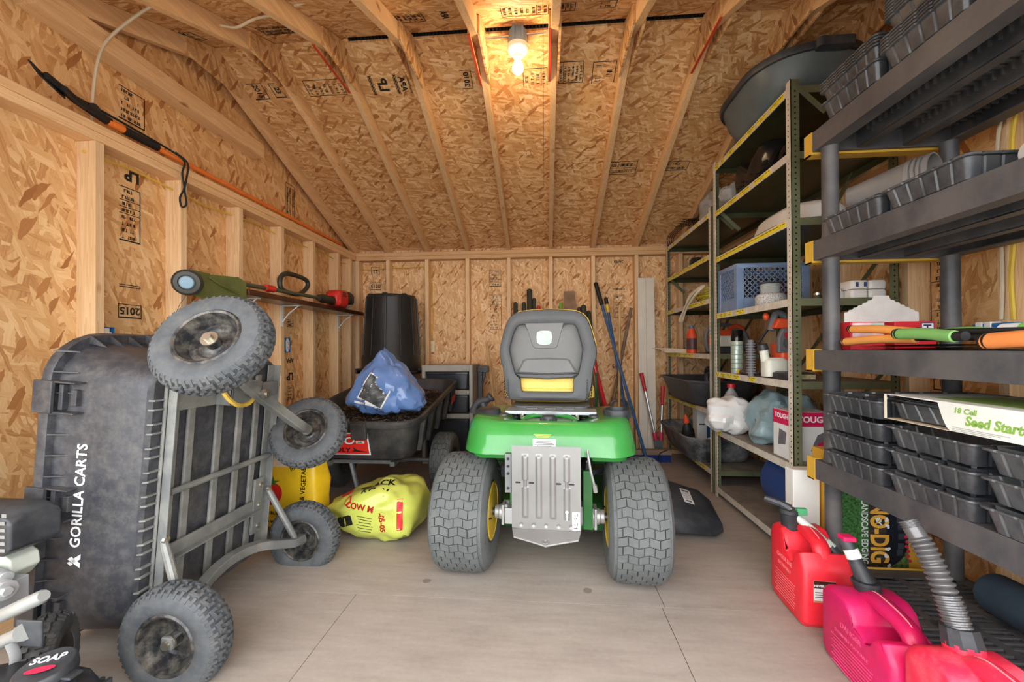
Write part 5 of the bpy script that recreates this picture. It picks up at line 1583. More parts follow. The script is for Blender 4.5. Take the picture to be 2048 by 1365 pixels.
tool('garden_shovel', 'leftmost dark foam grip showing above the tractor seat', (-.279, YT, 1.437), (-.275, YBt, .0), .016, tan_w, .14)
tool('garden_shovel', 'second dark foam grip from the left above the seat', (-.197, YT, 1.436), (-.19, YBt, .0), .016, tan_w, .14)
tool('garden_fork', 'tallest thick dark grip standing above the tractor seat', (-.145, YT, 1.563), (-.11, YBt-.02, .0), .019, grey_w, .24)
tool('garden_hoe', 'slim dark grip just right of the tallest grip', (-.10, YT, 1.475), (-.06, YBt-.04, .0), .013, grey_w, .18)
tool('garden_rake', 'red tipped handle just above the seat back', (-.057, YT, 1.40), (-.02, YBt-.01, 0), .013, tan_w, .05, red_f)
tool('garden_hoe', 'bare tan wooden handle above the middle of the seat', (.0, YT, 1.433), (.03, YBt, 0), .014, tan_w)
tool('hand_edger', 'bright green handle above the seat', (.155, YT, 1.431), (.16, YBt, 0), .017, lime_h)
tool('garden_shovel', 'left of three dark grips at the right shoulder of the seat', (.328, YT, 1.381), (.44, YBt, 0), .017, grey_w, .2)
tool('garden_shovel', 'middle of three dark grips at the right shoulder of the seat', (.360, YT-.06, 1.395), (.50, YBt-.06, 0), .018, grey_w, .22)
tool('garden_shovel', 'right and lowest of three dark grips at the seat shoulder', (.412, YT, 1.345), (.57, YBt, 0), .016, grey_w, .2)
pt = thing('leaning_plank', 'weathered brown plank end rising behind the tractor seat', 'plank', (.235, 3.84, 0))
obj('plank', MB().prism([(-.055, .0, 0), (.055, .0, 0), (.053, .09, 1.42), (.05, .095, 1.54), (-.052, .095, 1.54), (-.052, .09, 1.42)], (0, -.02, 0)), mat('weathered_plank', (140, 110, 84), 0.75, var=0.15), pt, bevel=.003)
tool('long_pole', 'longest blue pole with black grip leaning on the back wall', (.483, YT, 1.614), (.87, 3.575, 0), .014, bluep, .22, black_plain, 1.4, foot=None)
tool('squeegee_pole', 'shorter blue pole with yellow collar and black tip', (.578, 3.935, 1.472), (.80, 3.80, .0), .014, bluep, .06, black_plain, 1.25, band=(.055, .14, jd_yel))
tool('wooden_broom_handle', 'pale thin wooden pole beside the blue poles', (.703, 3.895, 1.405), (.66, 3.78, 0), .012, tan_w)
tool('old_rake', 'grey brown weathered handle crossing behind the blue poles', (.815, 3.938, 1.375), (.54, 3.935, 0), .015, grey_w)
rt = tool('fiberglass_shovel', 'red fiberglass handle beside the tractor seat', (.385, 3.80, 1.12), (.64, 3.60, 0), .019, red_f, foot='blade')
tool('green_stake', 'thin dark green stake beside the red handle', (.46, 3.68, .78), (.43, 3.60, 0), .010, mat('stake_green', (30, 92, 44), 0.4))
sv = thing('scoop_shovel', 'grey scoop shovel with looped handle behind the fender', 'shovel', (.69, 3.895, 0))
obj('loop', MB().tube(smooth_path([(-.075, 0, .3), (-.08, 0, .44), (-.05, 0, .50), (.05, 0, .50), (.08, 0, .44), (.075, 0, .3)], 4), .012, 8), mat('grey_tube', (122, 124, 124), 0.4, metal=0.4), sv)
obj('scoop', MB().prism([(-.07, 0, .0), (.07, 0, .0), (.07, .02, .42), (-.07, .02, .42)], (0, .006, 0)), mat('dark_scoop', (70, 74, 78), 0.4), sv, bevel=.003)
wp = thing('siding_panel', 'tall white ribbed siding panel leaning on the back wall', 'siding', (.95, 3.90, 0))
pb = MB()
for a, b_ in ((-.078, -.004), (-.001, .076)): pb.prism([(a, 0, 0), (b_, 0, 0), (b_, .04, 1.655), (a, .04, 1.655)], (0, -.012, 0))
pb.prism([(-.005, .006, 0), (0, .006, 0), (0, .046, 1.655), (-.005, .046, 1.655)], (0, -.012, 0))
obj('siding_board', pb, mat('white_siding', (222, 214, 198), 0.5, var=0.03), wp, bevel=.002)
lpz = thing('long_loppers', 'red handled loppers with steel shafts standing against the white panel', 'loppers', (1.0, 3.80, 0))
alu_t = mat('aluminium_tube', (196, 196, 194), 0.3, metal=0.7); crim = mat('crimson_grip', (200, 44, 48), 0.45)
for s, top in ((-1, (-.118, .05, .765)), (1, (.075, .05, .64))):
    b_ = Vector((.02+.022*s, .0, .16)); a = Vector(top); d = (a-b_).normalized()
    obj('shaft', MB().tube([b_, a], .012, 10), alu_t, lpz)
    obj('grip', MB().tube([a-d*.17, a], [.015, .019], 12), crim, lpz)
    obj('joint_sleeve', MB().tube([b_, b_+d*.07], .018, 12), mat('pink_red_sleeve', (214, 44, 84), 0.4), lpz)
obj('cutter_jaws', MB().prism([(-.025, 0, .17), (.065, 0, .17), (.06, 0, .10), (.04, 0, .03), (.01, 0, .03), (-.01, 0, .09)], (0, .012, 0)).cyl((.02, -.008, .12), (.02, .016, .12), .014, n=12), mat('jaw_grey', (110, 116, 120), 0.4, metal=0.5), lpz, bevel=.003)
pbm = thing('push_broom', 'push broom with wooden block and blue bristles by the back wall', 'broom', (.93, 3.66, 0), (0, 0, R(3)))
obj('broom_block', MB().box((-.23, -.03, .065), (.16, .03, .11)), mat('dusty_wood_block', (150, 128, 110), 0.8, var=0.15), pbm, bevel=.006)
bm_ = MB(); rng = random.Random(8)
for i in range(56):
    for j in range(4):
        x, y = -.225+i*.0068, -.022+j*.0145
        bm_.cyl((x, y, .066), (x+rng.uniform(-.006, .006), y+rng.uniform(-.012, .006), .002), .0032, .0024, n=4)
obj('bristles', bm_, mat('bristle_blue', (42, 66, 140), 0.7), pbm, smooth=0, kind='stuff')
cable('loose_cable', 'thin black cord curling on the floor by the broom', [(.93, 3.5, .012), (.95, 3.52, .10), (1.0, 3.57, .115), (1.04, 3.6, .12)], .004, strap_m)
# T-handle and shovel left of the tractor
tool('wooden_shovel', 'wooden shovel with black socket leaning beside the drawer cabinet', (-.56, 3.925, 1.06), (-.385, 3.56, .0), .013, tan_w, foot='blade')
th = thing('spreader_handle', 'grey T shaped handle rising beside the tractor fender', 'handle', (-.50, 3.12, 0))
thp = smooth_path([(-.05, .0, .50), (-.04, 0, .55), (.0, 0, .59), (.06, 0, .605), (.09, 0, .63)], 4)
obj('t_grip', MB().tube([Vector(p) for p in thp], [.036]*3+[.026]*(len(thp)-6)+[.038]*3, 12), mat('grey_grip', (84, 86, 90), 0.5), th)
obj('shaft', MB().tube([(.02, 0, .58), (.05, .0, .52), (.07, .0, .40), (.08, 0, .0)], [.026, .018, .015, .015], 12), mat('grey_tube', (122, 124, 124), 0.4), th)
hp = thing('folding_sawhorse', 'black angled bracket post beside the drawer cabinet', 'stand', (-.575, 3.72, 0))
obj('bracket_post', MB().box((-.035, -.03, 0), (.005, .03, .80)).box((-.04, -.035, .78), (.06, .035, .84)).prism([(.005, -.02, .66), (.03, -.02, .74), (.03, -.02, .78), (.005, -.02, .78)], (0, .04, 0)), blk_sat, hp, bevel=.004)

# ---- pressure washer in the near left corner
pw_ = thing('pressure_washer', 'grey and black pressure washer cut off by the lower left corner', 'pressure washer', (-1.25, .95, 0))
def W_(x, y, z): return Vector((x+1.25, y-.95, z))
cov = MB().loft([[W_(x-.05, y, z) for y, z in [(.98-k, .44+e), (1.10-k, .44+e), (1.10-k, .545-e), (1.07-k, .565-e), (1.01-k, .565-e), (.98-k, .545-e)]] for x, k, e in ((-1.60, 0, 0), (-1.40, 0, 0), (-1.372, 0, .018))])
cvo = obj('muffler_guard', cov, blk_sat, pw_, bevel=.008)
for k in range(5):
    for c in range(2):
        obj('guard_slot', MB().box(W_(-1.55+c*.07, .9785, .456+k*.018), W_(-1.495+c*.06, .9795, .465+k*.018)), mat('slot_grey', (128, 130, 128), 0.5), cvo, smooth=0)
for k in range(7): obj('guard_slot', MB().box(W_(-1.60+k*.026, .9785, .548), W_(-1.586+k*.026, .9795, .558)), mat('slot_grey', (128, 130, 128), 0.5), cvo, smooth=0)
obj('guard_bolt', MB().lathe([(.014, 0), (.014, .006), (0, .009)], W_(-1.502, .978, .487), (0, -1, 0), 12), zinc, cvo)
obj('clear_tank', MB().loft([[W_(x, y, z) for x, z in [(-1.60, .33), (-1.52, .34), (-1.49, .37), (-1.495, .405), (-1.52, .42), (-1.60, .42)]] for y in (1.03, 1.10)]), mat('milky_plastic', (200, 204, 190), 0.45), pw_, bevel=.006)
eng = MB().cyl(W_(-1.60, 1.02, .385), W_(-1.46, 1.0, .375), .018, n=12).cyl(W_(-1.50, .99, .35), W_(-1.435, .985, .352), .026, n=10).cyl(W_(-1.47, .985, .35), W_(-1.425, .98, .352), .014, n=6).box(W_(-1.60, .98, .27), W_(-1.46, 1.05, .36)).cyl(W_(-1.52, .97, .30), W_(-1.46, .965, .33), .02, n=10)
obj('pump_body', eng, alu, pw_, bevel=.003)
tb1 = obj('handle_tube', MB().tube([W_(-1.62, .98, .21), W_(-1.42, .955, .30), W_(-1.28, .945, .366), W_(-1.272, .944, .37)], [.0175, .0175, .0175, .013], 14), mat('lacquered_grey_tube', (156, 158, 154), 0.35, metal=0.3), pw_)
tb2 = obj('handle_tube', MB().tube([W_(-1.60, .96, .155), W_(-1.40, .925, .245), W_(-1.29, .915, .296)], .0165, 14).cyl(W_(-1.292, .916, .295), W_(-1.284, .914, .299), .021, n=14), mat('lacquered_grey_tube', (156, 158, 154), 0.35), pw_)
obj('tube_bracket', MB().box(W_(-1.31, .915, .26), W_(-1.24, .921, .325)), blk_sat, tb2, bevel=.004)
obj('tube_link', MB().tube([W_(-1.45, .955, .285), W_(-1.45, .93, .225)], .012, 8).cyl(W_(-1.44, .915, .228), W_(-1.44, .90, .228), .012, n=12), alu, pw_)
pwt = mesh_from('washer_tire', lug_tyre(.125, .085, .07, 20), rubber_d, 30)
pwr = mesh_from('washer_rim', rim_mesh(.07, .085), rim_blk, 40)
wheel(pw_, W_(-1.37, 1.02, .127), (-.8, -.6, 0), .125, .085, .07, pwt, pwr, rubber_d, rim_blk)
soap = obj('soap_tank', MB().loft([[W_(x, y, z) for x, y in rrect(w_, d_, .05, 5, cx, .84)] for z, w_, d_, cx in ((.04, .32, .16, -1.23), (.17, .34, .18, -1.22), (.215, .30, .16, -1.225), (.235, .2, .13, -1.21))]), mat('soap_tank_black', (38, 40, 44), 0.35, var=0.1), pw_, smooth=50, bevel=.004)
cpm = MB().lathe([(.052, .0), (.054, .008), (.054, .028), (.050, .034), (.0, .036)], W_(-1.150, .86, .235), (0, -.15, 1), 32)
cap = obj('soap_cap', cpm, blk_sat, pw_, bevel=.002)
obj('cap_tab', MB().box(W_(-1.11, .845, .243), W_(-1.075, .875, .25)), blk_sat, cap, bevel=.003)
zc_ = Vector((0, -.15, 1)).normalized()
letter('SOAP', .026, white_ink, cap, W_(-1.158, .862, .235)+zc_*.0368+Vector((0, .012, .0018)), (.93, .37, .05), (-.37, .93, .15), bold=.02)
dm = disc(1, 20, 1); dm.v = [tuple(W_(-1.142, .845, .235)+zc_*.0366+Vector((.93, .37, .05))*(p[0]*.028)+Vector((-.37, .93, .14))*(p[1]*.009)) for p in dm.v]
obj('cap_badge', dm, mat('badge_crimson', (190, 36, 70), 0.4), cap, smooth=0)
letter('WASH', .010, white_ink, cap, W_(-1.142, .845, .235)+zc_*.0372, (.93, .37, .05), (-.37, .93, .14), bold=.02) if False else None
obj('hose', MB().tube(smooth_path([W_(-1.10, .85, .225), W_(-1.06, .83, .20), W_(-1.03, .81, .13), W_(-1.02, .80, .03)], 5), .024, 12), mat('soap_tank_black', (38, 40, 44), 0.35), pw_)
obj('grey_strap', MB().tube(smooth_path([W_(-1.31, .905, .275), W_(-1.29, .90, .24), W_(-1.30, .89, .19), W_(-1.34, .885, .14)], 5), .010, 6, sq=(1.0, .3)), mat('strap_grey', (130, 130, 128), 0.6), pw_)
obj('coiled_hose', MB().tube([W_(-1.36+.13*math.cos(a), .93+.09*math.sin(a), .05+.02*a/(2*PI)) for a in [2*PI*i/24 for i in range(96)]], .016, 8), rubber_d, pw_)
rb = MB()
for k in range(6): rb.box(W_(-1.335+k*.022, .99, .03), W_(-1.325+k*.022, 1.06, .075))
rb.box(W_(-1.345, .99, .02), W_(-1.2, 1.06, .035))
obj('ribbed_foot', rb, blk_sat, pw_, smooth=0)
# ================================================================ things on the steel shelving
def bottle(name, label, cat, loc, prof, m, capprof=None, capm=None, label_band=None, rot=(0, 0, 0), group=None, sq=None):
    t = thing(name, label, cat, loc, rot, group)
    mb = MB().lathe(prof, n=24)
    if sq: mb.v = [(x*sq[0], y*sq[1], z) for x, y, z in mb.v]
    b_ = obj('bottle_body', mb, m, t, smooth=45)
    if capprof: obj('cap', MB().lathe(capprof, n=20), capm, t, smooth=45)
    if label_band:
        z0, z1, r_, lm = label_band
        q = MB().lathe([(r_-.002, z0), (r_, z0), (r_, z1), (r_-.002, z1)], n=24)
        if sq: q.v = [(x*sq[0], y*sq[1], z) for x, y, z in q.v]
        obj('bottle_label', q, lm, b_)
    return t
zA = {k: v for k, v in zip('abcdefg', [2.206, 1.901, 1.593, 1.219, .834, .449, .067])}
wet_blk = mat('black_poly_film', (28, 29, 30), 0.25, var=0.2)
clear_f = mat('clear_film_crumpled', (176, 176, 172), 0.15, var=0.12, alpha=0.75)
tote_m = mat('tote_grey_blue', (90, 101, 104), 0.4, var=0.08)
tt = thing('storage_tote', 'large grey oval tote with black rim on top of the near steel bay', 'tote', (1.335, 2.36, zA['a']))
obj('tote_body', MB().loft(rects_loft([(0, .36, .46, .16), (.02, .42, .54, .19), (.07, .47, .60, .2), (.09, .50, .63, .22), (.16, .535, .68, .24), (.185, .55, .70, .25), (.19, .50, .65, .22), (.03, .38, .48, .17)], 8)), tote_m, tt, smooth=50)
obj('tote_rim', MB().loft(rects_loft([(.178, .575, .725, .26), (.20, .59, .74, .27), (.212, .58, .73, .26), (.212, .54, .69, .24), (.19, .53, .68, .24)], 8)), blk_sat, tt, smooth=50)
for s in (-1, 1): obj('tote_handle', MB().loft(rects_loft([(.165, .16, .05, .02, -.16*0, s*.375), (.205, .17, .055, .02, 0, s*.375)], 3)), blk_sat, tt, bevel=.004)
fs = thing('plastic_sheeting', 'rumpled pile of black plastic sheeting on the second shelf of the near bay', 'sheeting', (1.33, 2.45, zA['b']))
def fold(p):
    return Vector((p.x, p.y, p.z*(1+.5*math.sin(p.y*26+p.x*9)*(.6 if p.z > .02 else 0))))
obj('folded_film', sack_mesh(.34, .46, .17, .6, .022, 12, 2.0, 48, 20, fn=fold), wet_blk, fs, smooth=25)
for k in range(7):
    y0 = -.2+k*.055
    obj('film_fold', MB().tube(smooth_path([(-.168, y0-.04, .04+.02*(k % 2)), (-.09, y0, .14+.02*(k % 3)), (.05, y0+.03, .16), (.15, y0+.06, .06)], 4), .012, 4, sq=(1.6, .35)), wet_blk, fs, smooth=30)
rl = thing('film_roll', 'roll of black plastic film lying end-on beside the rumpled sheeting', 'roll', (1.19, 2.13, zA['b']+.047))
mb = MB()
for r_ in (.046, .039, .032, .025, .018): mb.lathe([(r_-.004, 0), (r_, 0), (r_, .28), (r_-.004, .28)], (0, 0, 0), (1, 0, 0), 24, closed=True)
obj('film_turns', mb, wet_blk, rl, smooth=50)
cbg = thing('clear_bag', 'crumpled clear plastic bag on the second shelf at the far corner of the near bay', 'bag', (1.29, 2.76, zA['b']))
obj('bag_film', sack_mesh(.24, .14, .17, .7, .035, 12, 4.4), clear_f, cbg, smooth=30)
wd = thing('white_bin', 'white rounded bin upturned on the third shelf of the near bay', 'bin', (1.36, 2.30, zA['c']))
obj('bin_shell', MB().loft(rects_loft([(0, .36, .50, .15), (.012, .37, .51, .155), (.02, .355, .49, .15), (.09, .31, .45, .15), (.12, .24, .38, .13), (.13, .12, .24, .08)], 8)), wht_p, wd, smooth=50)
obj('bin_rim', MB().loft(rects_loft([(.001, .375, .515, .157), (.02, .38, .52, .16), (.021, .36, .50, .15)], 8)), blk_sat, wd, smooth=50)
# milk crate
crate_m = mat('crate_blue', (118, 140, 172), 0.5, var=0.07, dirt=(170, 170, 165), dirt_amt=0.25)
ck = thing('milk_crate', 'dusty blue lattice milk crate on the fourth shelf of the near bay', 'crate', (1.365, 2.70, zA['d']))
CWx, CWy, CH = .42, .27, .275
for sx in (-1, 1):
    for sy in (-1, 1): obj('crate_corner', MB().cbox((sx*(CWx/2-.022), sy*(CWy/2-.02), CH/2), (.044, .04, CH)), crate_m, ck, bevel=.004)
obj('crate_base', MB().cbox((0, 0, .004), (CWx-.05, CWy-.04, .008)), crate_m, ck)
obj('crate_rim', MB().loft([[(x, y, z) for x, y in rrect(CWx+e, CWy+e, .01, 2)] for z, e in ((CH-.02, 0), (CH, .006), (CH+.006, .004))]+[[(x, y, z) for x, y in rrect(CWx-.02, CWy-.02, .01, 2)] for z in (CH+.006, CH-.02)], False, False), crate_m, ck)
def lattice(o, ux, w_, z0, z1, nrm):
    """panel with a solid foot and a diagonal lattice above"""
    mb = MB(); t = .006
    ux = Vector(ux); n = Vector(nrm)
    def P2(a, z): return Vector(o)+ux*a+Vector((0, 0, z))
    mb.loft([[P2(-w_/2, 0)-n*t/2, P2(w_/2, 0)-n*t/2, P2(w_/2, z0)-n*t/2, P2(-w_/2, z0)-n*t/2], [P2(-w_/2, 0)+n*t/2, P2(w_/2, 0)+n*t/2, P2(w_/2, z0)+n*t/2, P2(-w_/2, z0)+n*t/2]])
    h = z1-z0; st = .032
    k = -w_/2-h
    while k < w_/2+h:
        for d in (1, -1):
            a0, a1 = (k, k+h) if d > 0 else (k+h, k)
            pts = [(a0, z0), (a1, z1)]
            # clip to the panel width
            (xa, za_), (xb, zb_) = pts
            def cl(xa, za_, xb, zb_):
                if xa > xb: xa, za_, xb, zb_ = xb, zb_, xa, za_
                lo, hi = -w_/2, w_/2
                if xb < lo or xa > hi: return None
                m_ = (zb_-za_)/(xb-xa)
                if xa < lo: za_ += m_*(lo-xa); xa = lo
                if xb > hi: zb_ += m_*(hi-xb); xb = hi
                return xa, za_, xb, zb_
            r_ = cl(xa, za_, xb, zb_)
            if r_ and abs(r_[0]-r_[2]) > .004: mb.beam(P2(r_[0], r_[1]), P2(r_[2], r_[3]), .005, .005, up=tuple(n))
        k += st
    return mb
for sy in (-1, 1): obj('crate_lattice', lattice((0, sy*(CWy/2-.006), 0), (1, 0, 0), CWx-.08, .075, CH-.02, (0, 1, 0)), crate_m, ck, smooth=0)
for sx in (-1, 1): obj('crate_lattice', lattice((sx*(CWx/2-.006), 0, 0), (0, 1, 0), CWy-.07, .075, CH-.02, (1, 0, 0)), crate_m, ck, smooth=0)
for k, (x, col, cl_) in enumerate([(-.125, (96, 60, 40), 'brown jar inside the milk crate at its left'), (-.04, (60, 78, 96), 'slate blue can inside the milk crate'), (.045, (150, 110, 80), 'tan jar inside the milk crate near its middle'), (.13, (120, 44, 36), 'dark red can inside the milk crate at its right')]):
    bottle('jar', cl_, 'jar', (1.365+x, 2.70, zA['d']+.0095), [(0, 0), (.036, 0), (.036, .15), (.026, .17), (.026, .18), (0, .18)], mat('jar_%d_colour' % k, col, 0.4), [(.029, .176), (.029, .20), (0, .20)], black_plain)
sp_ = thing('rope_spool', 'white rope spool in a mesh sleeve in front of the milk crate', 'spool', (1.245, 2.37, zA['d']))
rope_w = mat('spool_white', (206, 208, 206), 0.7)
mb = MB()
for k in range(14): mb.lathe([(.046, .066+k*.0042), (.0495, .0682+k*.0042), (.046, .0702+k*.0042)], n=28)
obj('rope_winding', mb, rope_w, sp_, smooth=60)
obj('spool_flange', MB().lathe([(0, .126), (.060, .126), (.062, .129), (.060, .133), (0, .133)], n=28), mat('flange_dark', (70, 74, 78), 0.5), sp_)
def meshm():
    m, nt, b = base_mat('mesh_sleeve'); tc = nn(nt, 'ShaderNodeTexCoord'); v = nn(nt, 'ShaderNodeTexVoronoi'); v.inputs['Scale'].default_value = 190
    nt.links.new(tc.outputs['Object'], v.inputs['Vector'])
    nt.links.new(ramp(nt, v.outputs['Distance'], [(.25, lin((90, 90, 88))), (.45, lin((206, 204, 198)))]), b.inputs['Base Color']); b.inputs['Roughness'].default_value = .8
    return m
obj('mesh_sleeve', MB().lathe([(.0, .001), (.066, .001), (.074, .01), (.074, .05), (.066, .066), (.05, .07)], n=28), meshm(), sp_, smooth=60)
spray = bottle('spray_can', 'tall spray can with black cap on the fifth shelf of the near bay', 'can', (1.178, 2.62, zA['e']), [(0, 0), (.033, 0), (.034, .004), (.034, .195), (.030, .205), (0, .205)], mat('can_pale_green', (182, 196, 182), 0.3, metal=0.3), [(.0335, .198), (.0335, .262), (.028, .268), (0, .268)], mat('gloss_black', (18, 18, 20), 0.15), None)
for k in range(6): obj('label_line', MB().lathe([(.0338, .03+k*.028), (.0345, .03+k*.028), (.0345, .034+k*.028+.004*(k % 2)), (.0338, .034+k*.028+.004*(k % 2))], n=24), mat('label_green_grey', (130, 150, 138), 0.4), spray.children[0])
# hand-held engine unit
eng_o = mat('engine_orange', (226, 84, 44), 0.4, var=0.05); eng_g = mat('engine_grey', (104, 104, 106), 0.5, var=0.05); milk = mat('milky_tank', (224, 224, 208), 0.4, var=0.05)
bl = thing('engine_unit', 'orange and grey two-stroke engine unit with white fuel tank on the fifth shelf', 'engine', (1.235, 2.29, zA['e']))
obj('engine_body', MB().loft(rects_loft([(.0, .09, .11, .02, .035, .0), (.13, .09, .12, .02, .035, .0), (.18, .07, .11, .02, .02, 0)], 3)), eng_o, bl, bevel=.006)
sc__ = obj('starter_cover', MB().loft([[(x*.001+.025, y, z*.001) for x, z in [(-50, 130), (50, 125), (62, 200), (50, 255), (-25, 260), (-48, 210)]] for y in (-.062, -.03)]), eng_g, bl, bevel=.008)
obj('primer_cap', MB().lathe([(.018, 0), (.018, .006), (.008, .008), (0, .006)], (.02, -.062, .222), (0, -1, 0), 20), mat('primer_red', (170, 30, 50), 0.4), sc__)
obj('starter_disc', MB().lathe([(.026, 0), (.024, .003), (0, .003)], (.02, -.062, .18), (0, -1, 0), 24), seat_d, sc__)
obj('top_handle', MB().tube(smooth_path([(-.02, .02, .25), (.0, .02, .33), (.02, .02, .345), (.05, .02, .32), (.06, .02, .24)], 4), .018, 10), eng_g, bl)
obj('handle_shroud', MB().loft([[(x, y, z) for x, z in [(-.03, .26), (.07, .255), (.05, .31), (-.005, .315)]] for y in (-.03, .05)]), eng_o, bl, bevel=.01)
obj('throttle_tip', MB().sphere((-.045, .02, .325), (.016, .016, .02), 10, 8), eng_o, bl)
obj('fuel_tank', MB().loft(rects_loft([(.005, .115, .08, .025, -.03, -.03), (.09, .12, .085, .03, -.03, -.03), (.105, .08, .06, .02, -.03, -.03)], 4)).cyl((-.075, -.03, .085), (-.085, -.03, .15), .022, n=14), milk, bl, bevel=.004)
obj('tank_cap', MB().cyl((-.085, -.03, .145), (-.092, -.03, .175), .027, .024, n=16), blk_sat, bl)
cyl_f = MB()
for k in range(12): cyl_f.cyl((-.125, .02, .02+k*.014), (-.125, .02, .028+k*.014), .024, n=14)
cyl_f.cyl((-.125, .02, .0), (-.125, .02, .20), .015, n=10)
obj('cooling_fins', cyl_f, eng_g, bl)
obj('carry_strap', MB().tube(smooth_path([(.02, .03, .32), (-.06, .05, .20), (-.10, .07, .10), (-.08, .08, .01)], 4), .007, 6), black_plain, bl)
ca = thing('chain_bar_case', 'flat black case with a silver label on the fifth shelf front', 'case', (1.225, 2.13, zA['e']))
obj('case_body', MB().loft(rects_loft([(0, .13, .17, .03), (.03, .13, .17, .03), (.036, .11, .15, .03)], 4)), blk_sat, ca, bevel=.003)
obj('case_label', MB().box((-.055, -.0865, .006), (.05, -.0848, .028)), mat('label_silver_gold', (186, 172, 130), 0.4, var=0.25, vscale=60), ca, smooth=0)
tl = thing('hose_wand', 'dark tube with a yellow tip lying along the fifth shelf front', 'tube', (1.20, 2.445, zA['e']))
obj('tube_body', MB().tube([(-.035, .10, .014), (-.02, .02, .014), (-.01, -.04, .014), (.0, -.075, .02)], [.013, .013, .012, .009], 10), mat('dusty_black_tube', (78, 76, 74), 0.6), tl)
obj('tube_tip', MB().tube([(-.04, .12, .014), (-.035, .10, .014)], .014, 10), jd_yel, tl)
# bags and box on the sixth shelf
teal = mat('teal_shopping_bag', (142, 164, 168), 0.2, var=0.1, alpha=0.9); white_film = mat('white_shopping_bag', (226, 224, 220), 0.3, var=0.05)
tb_ = thing('teal_bag', 'crumpled teal plastic bag on the sixth shelf of the near bay', 'bag', (1.32, 2.425, zA['f']))
obj('bag_film', sack_mesh(.34, .28, .28, .75, .04, 9, 7.7, 52, 28, fn=lambda p: Vector((p.x*(1-.5*p.z), p.y, p.z))), teal, tb_, smooth=25)
wb_ = thing('white_bag', 'crumpled white plastic bag beside the teal bag, hanging over the shelf edge', 'bag', (1.15, 2.675, zA['f']))
obj('bag_film', sack_mesh(.28, .16, .23, .75, .03, 11, 1.7, 52, 28), white_film, wb_, smooth=25)
bxt = thing('tool_carton', 'white and magenta power tool carton behind the near front post', 'box', (1.255, 2.125, zA['f']))
obj('carton_body', MB().box((-.09, -.075, 0), (.09, .075, .235)), label_w, bxt, bevel=.002)
mag = mat('carton_magenta', (206, 28, 84), 0.45)
cb_ = bxt.children[0]
obj('carton_band', MB().box((-.0912, -.0762, .165), (.0912, .0762, .2335)), mag, cb_, smooth=0)
letter('TOUGH', .040, white_ink, cb_, (.012, -.0768, .198), (1, 0, 0), (0, 0, 1), bold=.03)
letter('TOUGH', .032, white_ink, cb_, (-.0916, .0, .205), (0, -1, 0), (0, 0, 1), bold=.03)
pic = obj('printed_tool', MB().prism([(.0, -.0764, .05), (.03, -.0764, .045), (.075, -.0764, .07), (.085, -.0764, .12), (.06, -.0764, .14), (.03, -.0764, .125), (.015, -.0764, .09)], (0, .0008, 0)), eng_g, cb_, smooth=0)
obj('printed_tool', MB().prism([(.02, -.077, .06), (.06, -.077, .07), (.07, -.077, .10), (.03, -.077, .085)], (0, .0008, 0)), mag, cb_, smooth=0)
obj('printed_tool', MB().prism([(-.0916, .03, .06), (-.0916, -.03, .07), (-.0916, -.04, .13), (-.0916, .02, .14)], (.0008, 0, 0)), eng_g, cb_, smooth=0)
letter('HYPER', .022, black_plain, cb_, (.04, -.0768, .152), (1, 0, 0), (0, 0, 1), bold=.02) if False else None
jug = bottle('antifreeze_jug', 'grey jug with red cap and blue label behind the white bag', 'jug', (1.225, 2.812, zA['f']), [(0, 0), (.055, 0), (.058, .01), (.058, .2), (.05, .235), (.022, .27), (.02, .285), (0, .285)], mat('jug_grey', (150, 148, 144), 0.4), [(.024, .28), (.024, .305), (0, .305)], red_f, (.04, .17, .0588, mat('label_pale_blue', (150, 190, 210), 0.4)), sq=(.8, .55))
letter('NO-MIX', .02, mat('label_blue_ink', (40, 80, 130), 0.5), jug.children[0], (0, -.034, .10), (1, 0, 0), (0, 0, 1), bold=.02) if False else None
# blue drum on the base shelf
bk = thing('blue_bucket', 'dark blue bucket lying on its side on the lowest shelf of the near bay', 'bucket', (1.405, 2.28, zA['g']+.168))
obj('bucket_shell', MB().lathe([(0, -.16), (.14, -.16), (.146, -.15), (.166, .19), (.166, .2), (.158, .2), (.14, -.14), (0, -.14)], (0, 0, 0), (0, 1, 0), 40), mat('bucket_blue', (52, 76, 132), 0.35, var=0.06), bk, smooth=50)
obj('bucket_handle', MB().tube(smooth_path([(-.16, .15, 0), (-.10, .2, -.10), (0, .215, -.145), (.10, .2, -.10), (.16, .15, 0)], 4), .003, 6), zinc, bk)
# white wrapped packs and small jars at the rear of the fourth shelf
for k, (x, y, z, lab) in enumerate([(1.455, 2.06, 0, 'lower left white wrapped pack at the rear of the fourth shelf'), (1.535, 2.06, 0, 'lower right white wrapped pack at the rear of the fourth shelf'), (1.455, 2.06, .042, 'upper left white pack with blue stripes at the rear of the fourth shelf'), (1.535, 2.06, .042, 'upper right white wrapped pack at the rear of the fourth shelf')]):
    t = thing('wrapped_pack', lab, 'pack', (x, y, zA['d']+z), group='white wrapped packs on the fourth shelf')
    obj('wrapper', MB().loft(rects_loft([(.001, .07, .09, .012), (.012, .076, .096, .014), (.03, .076, .096, .014), (.04, .068, .088, .012)], 3)), wht_p, t, smooth=50)
    if k == 2:
        for q in (-.02, .015): obj('stripe', MB().box((q, -.0488, .010), (q+.012, -.0478, .032)), mat('stripe_navy', (50, 70, 120), 0.5), t, smooth=0)
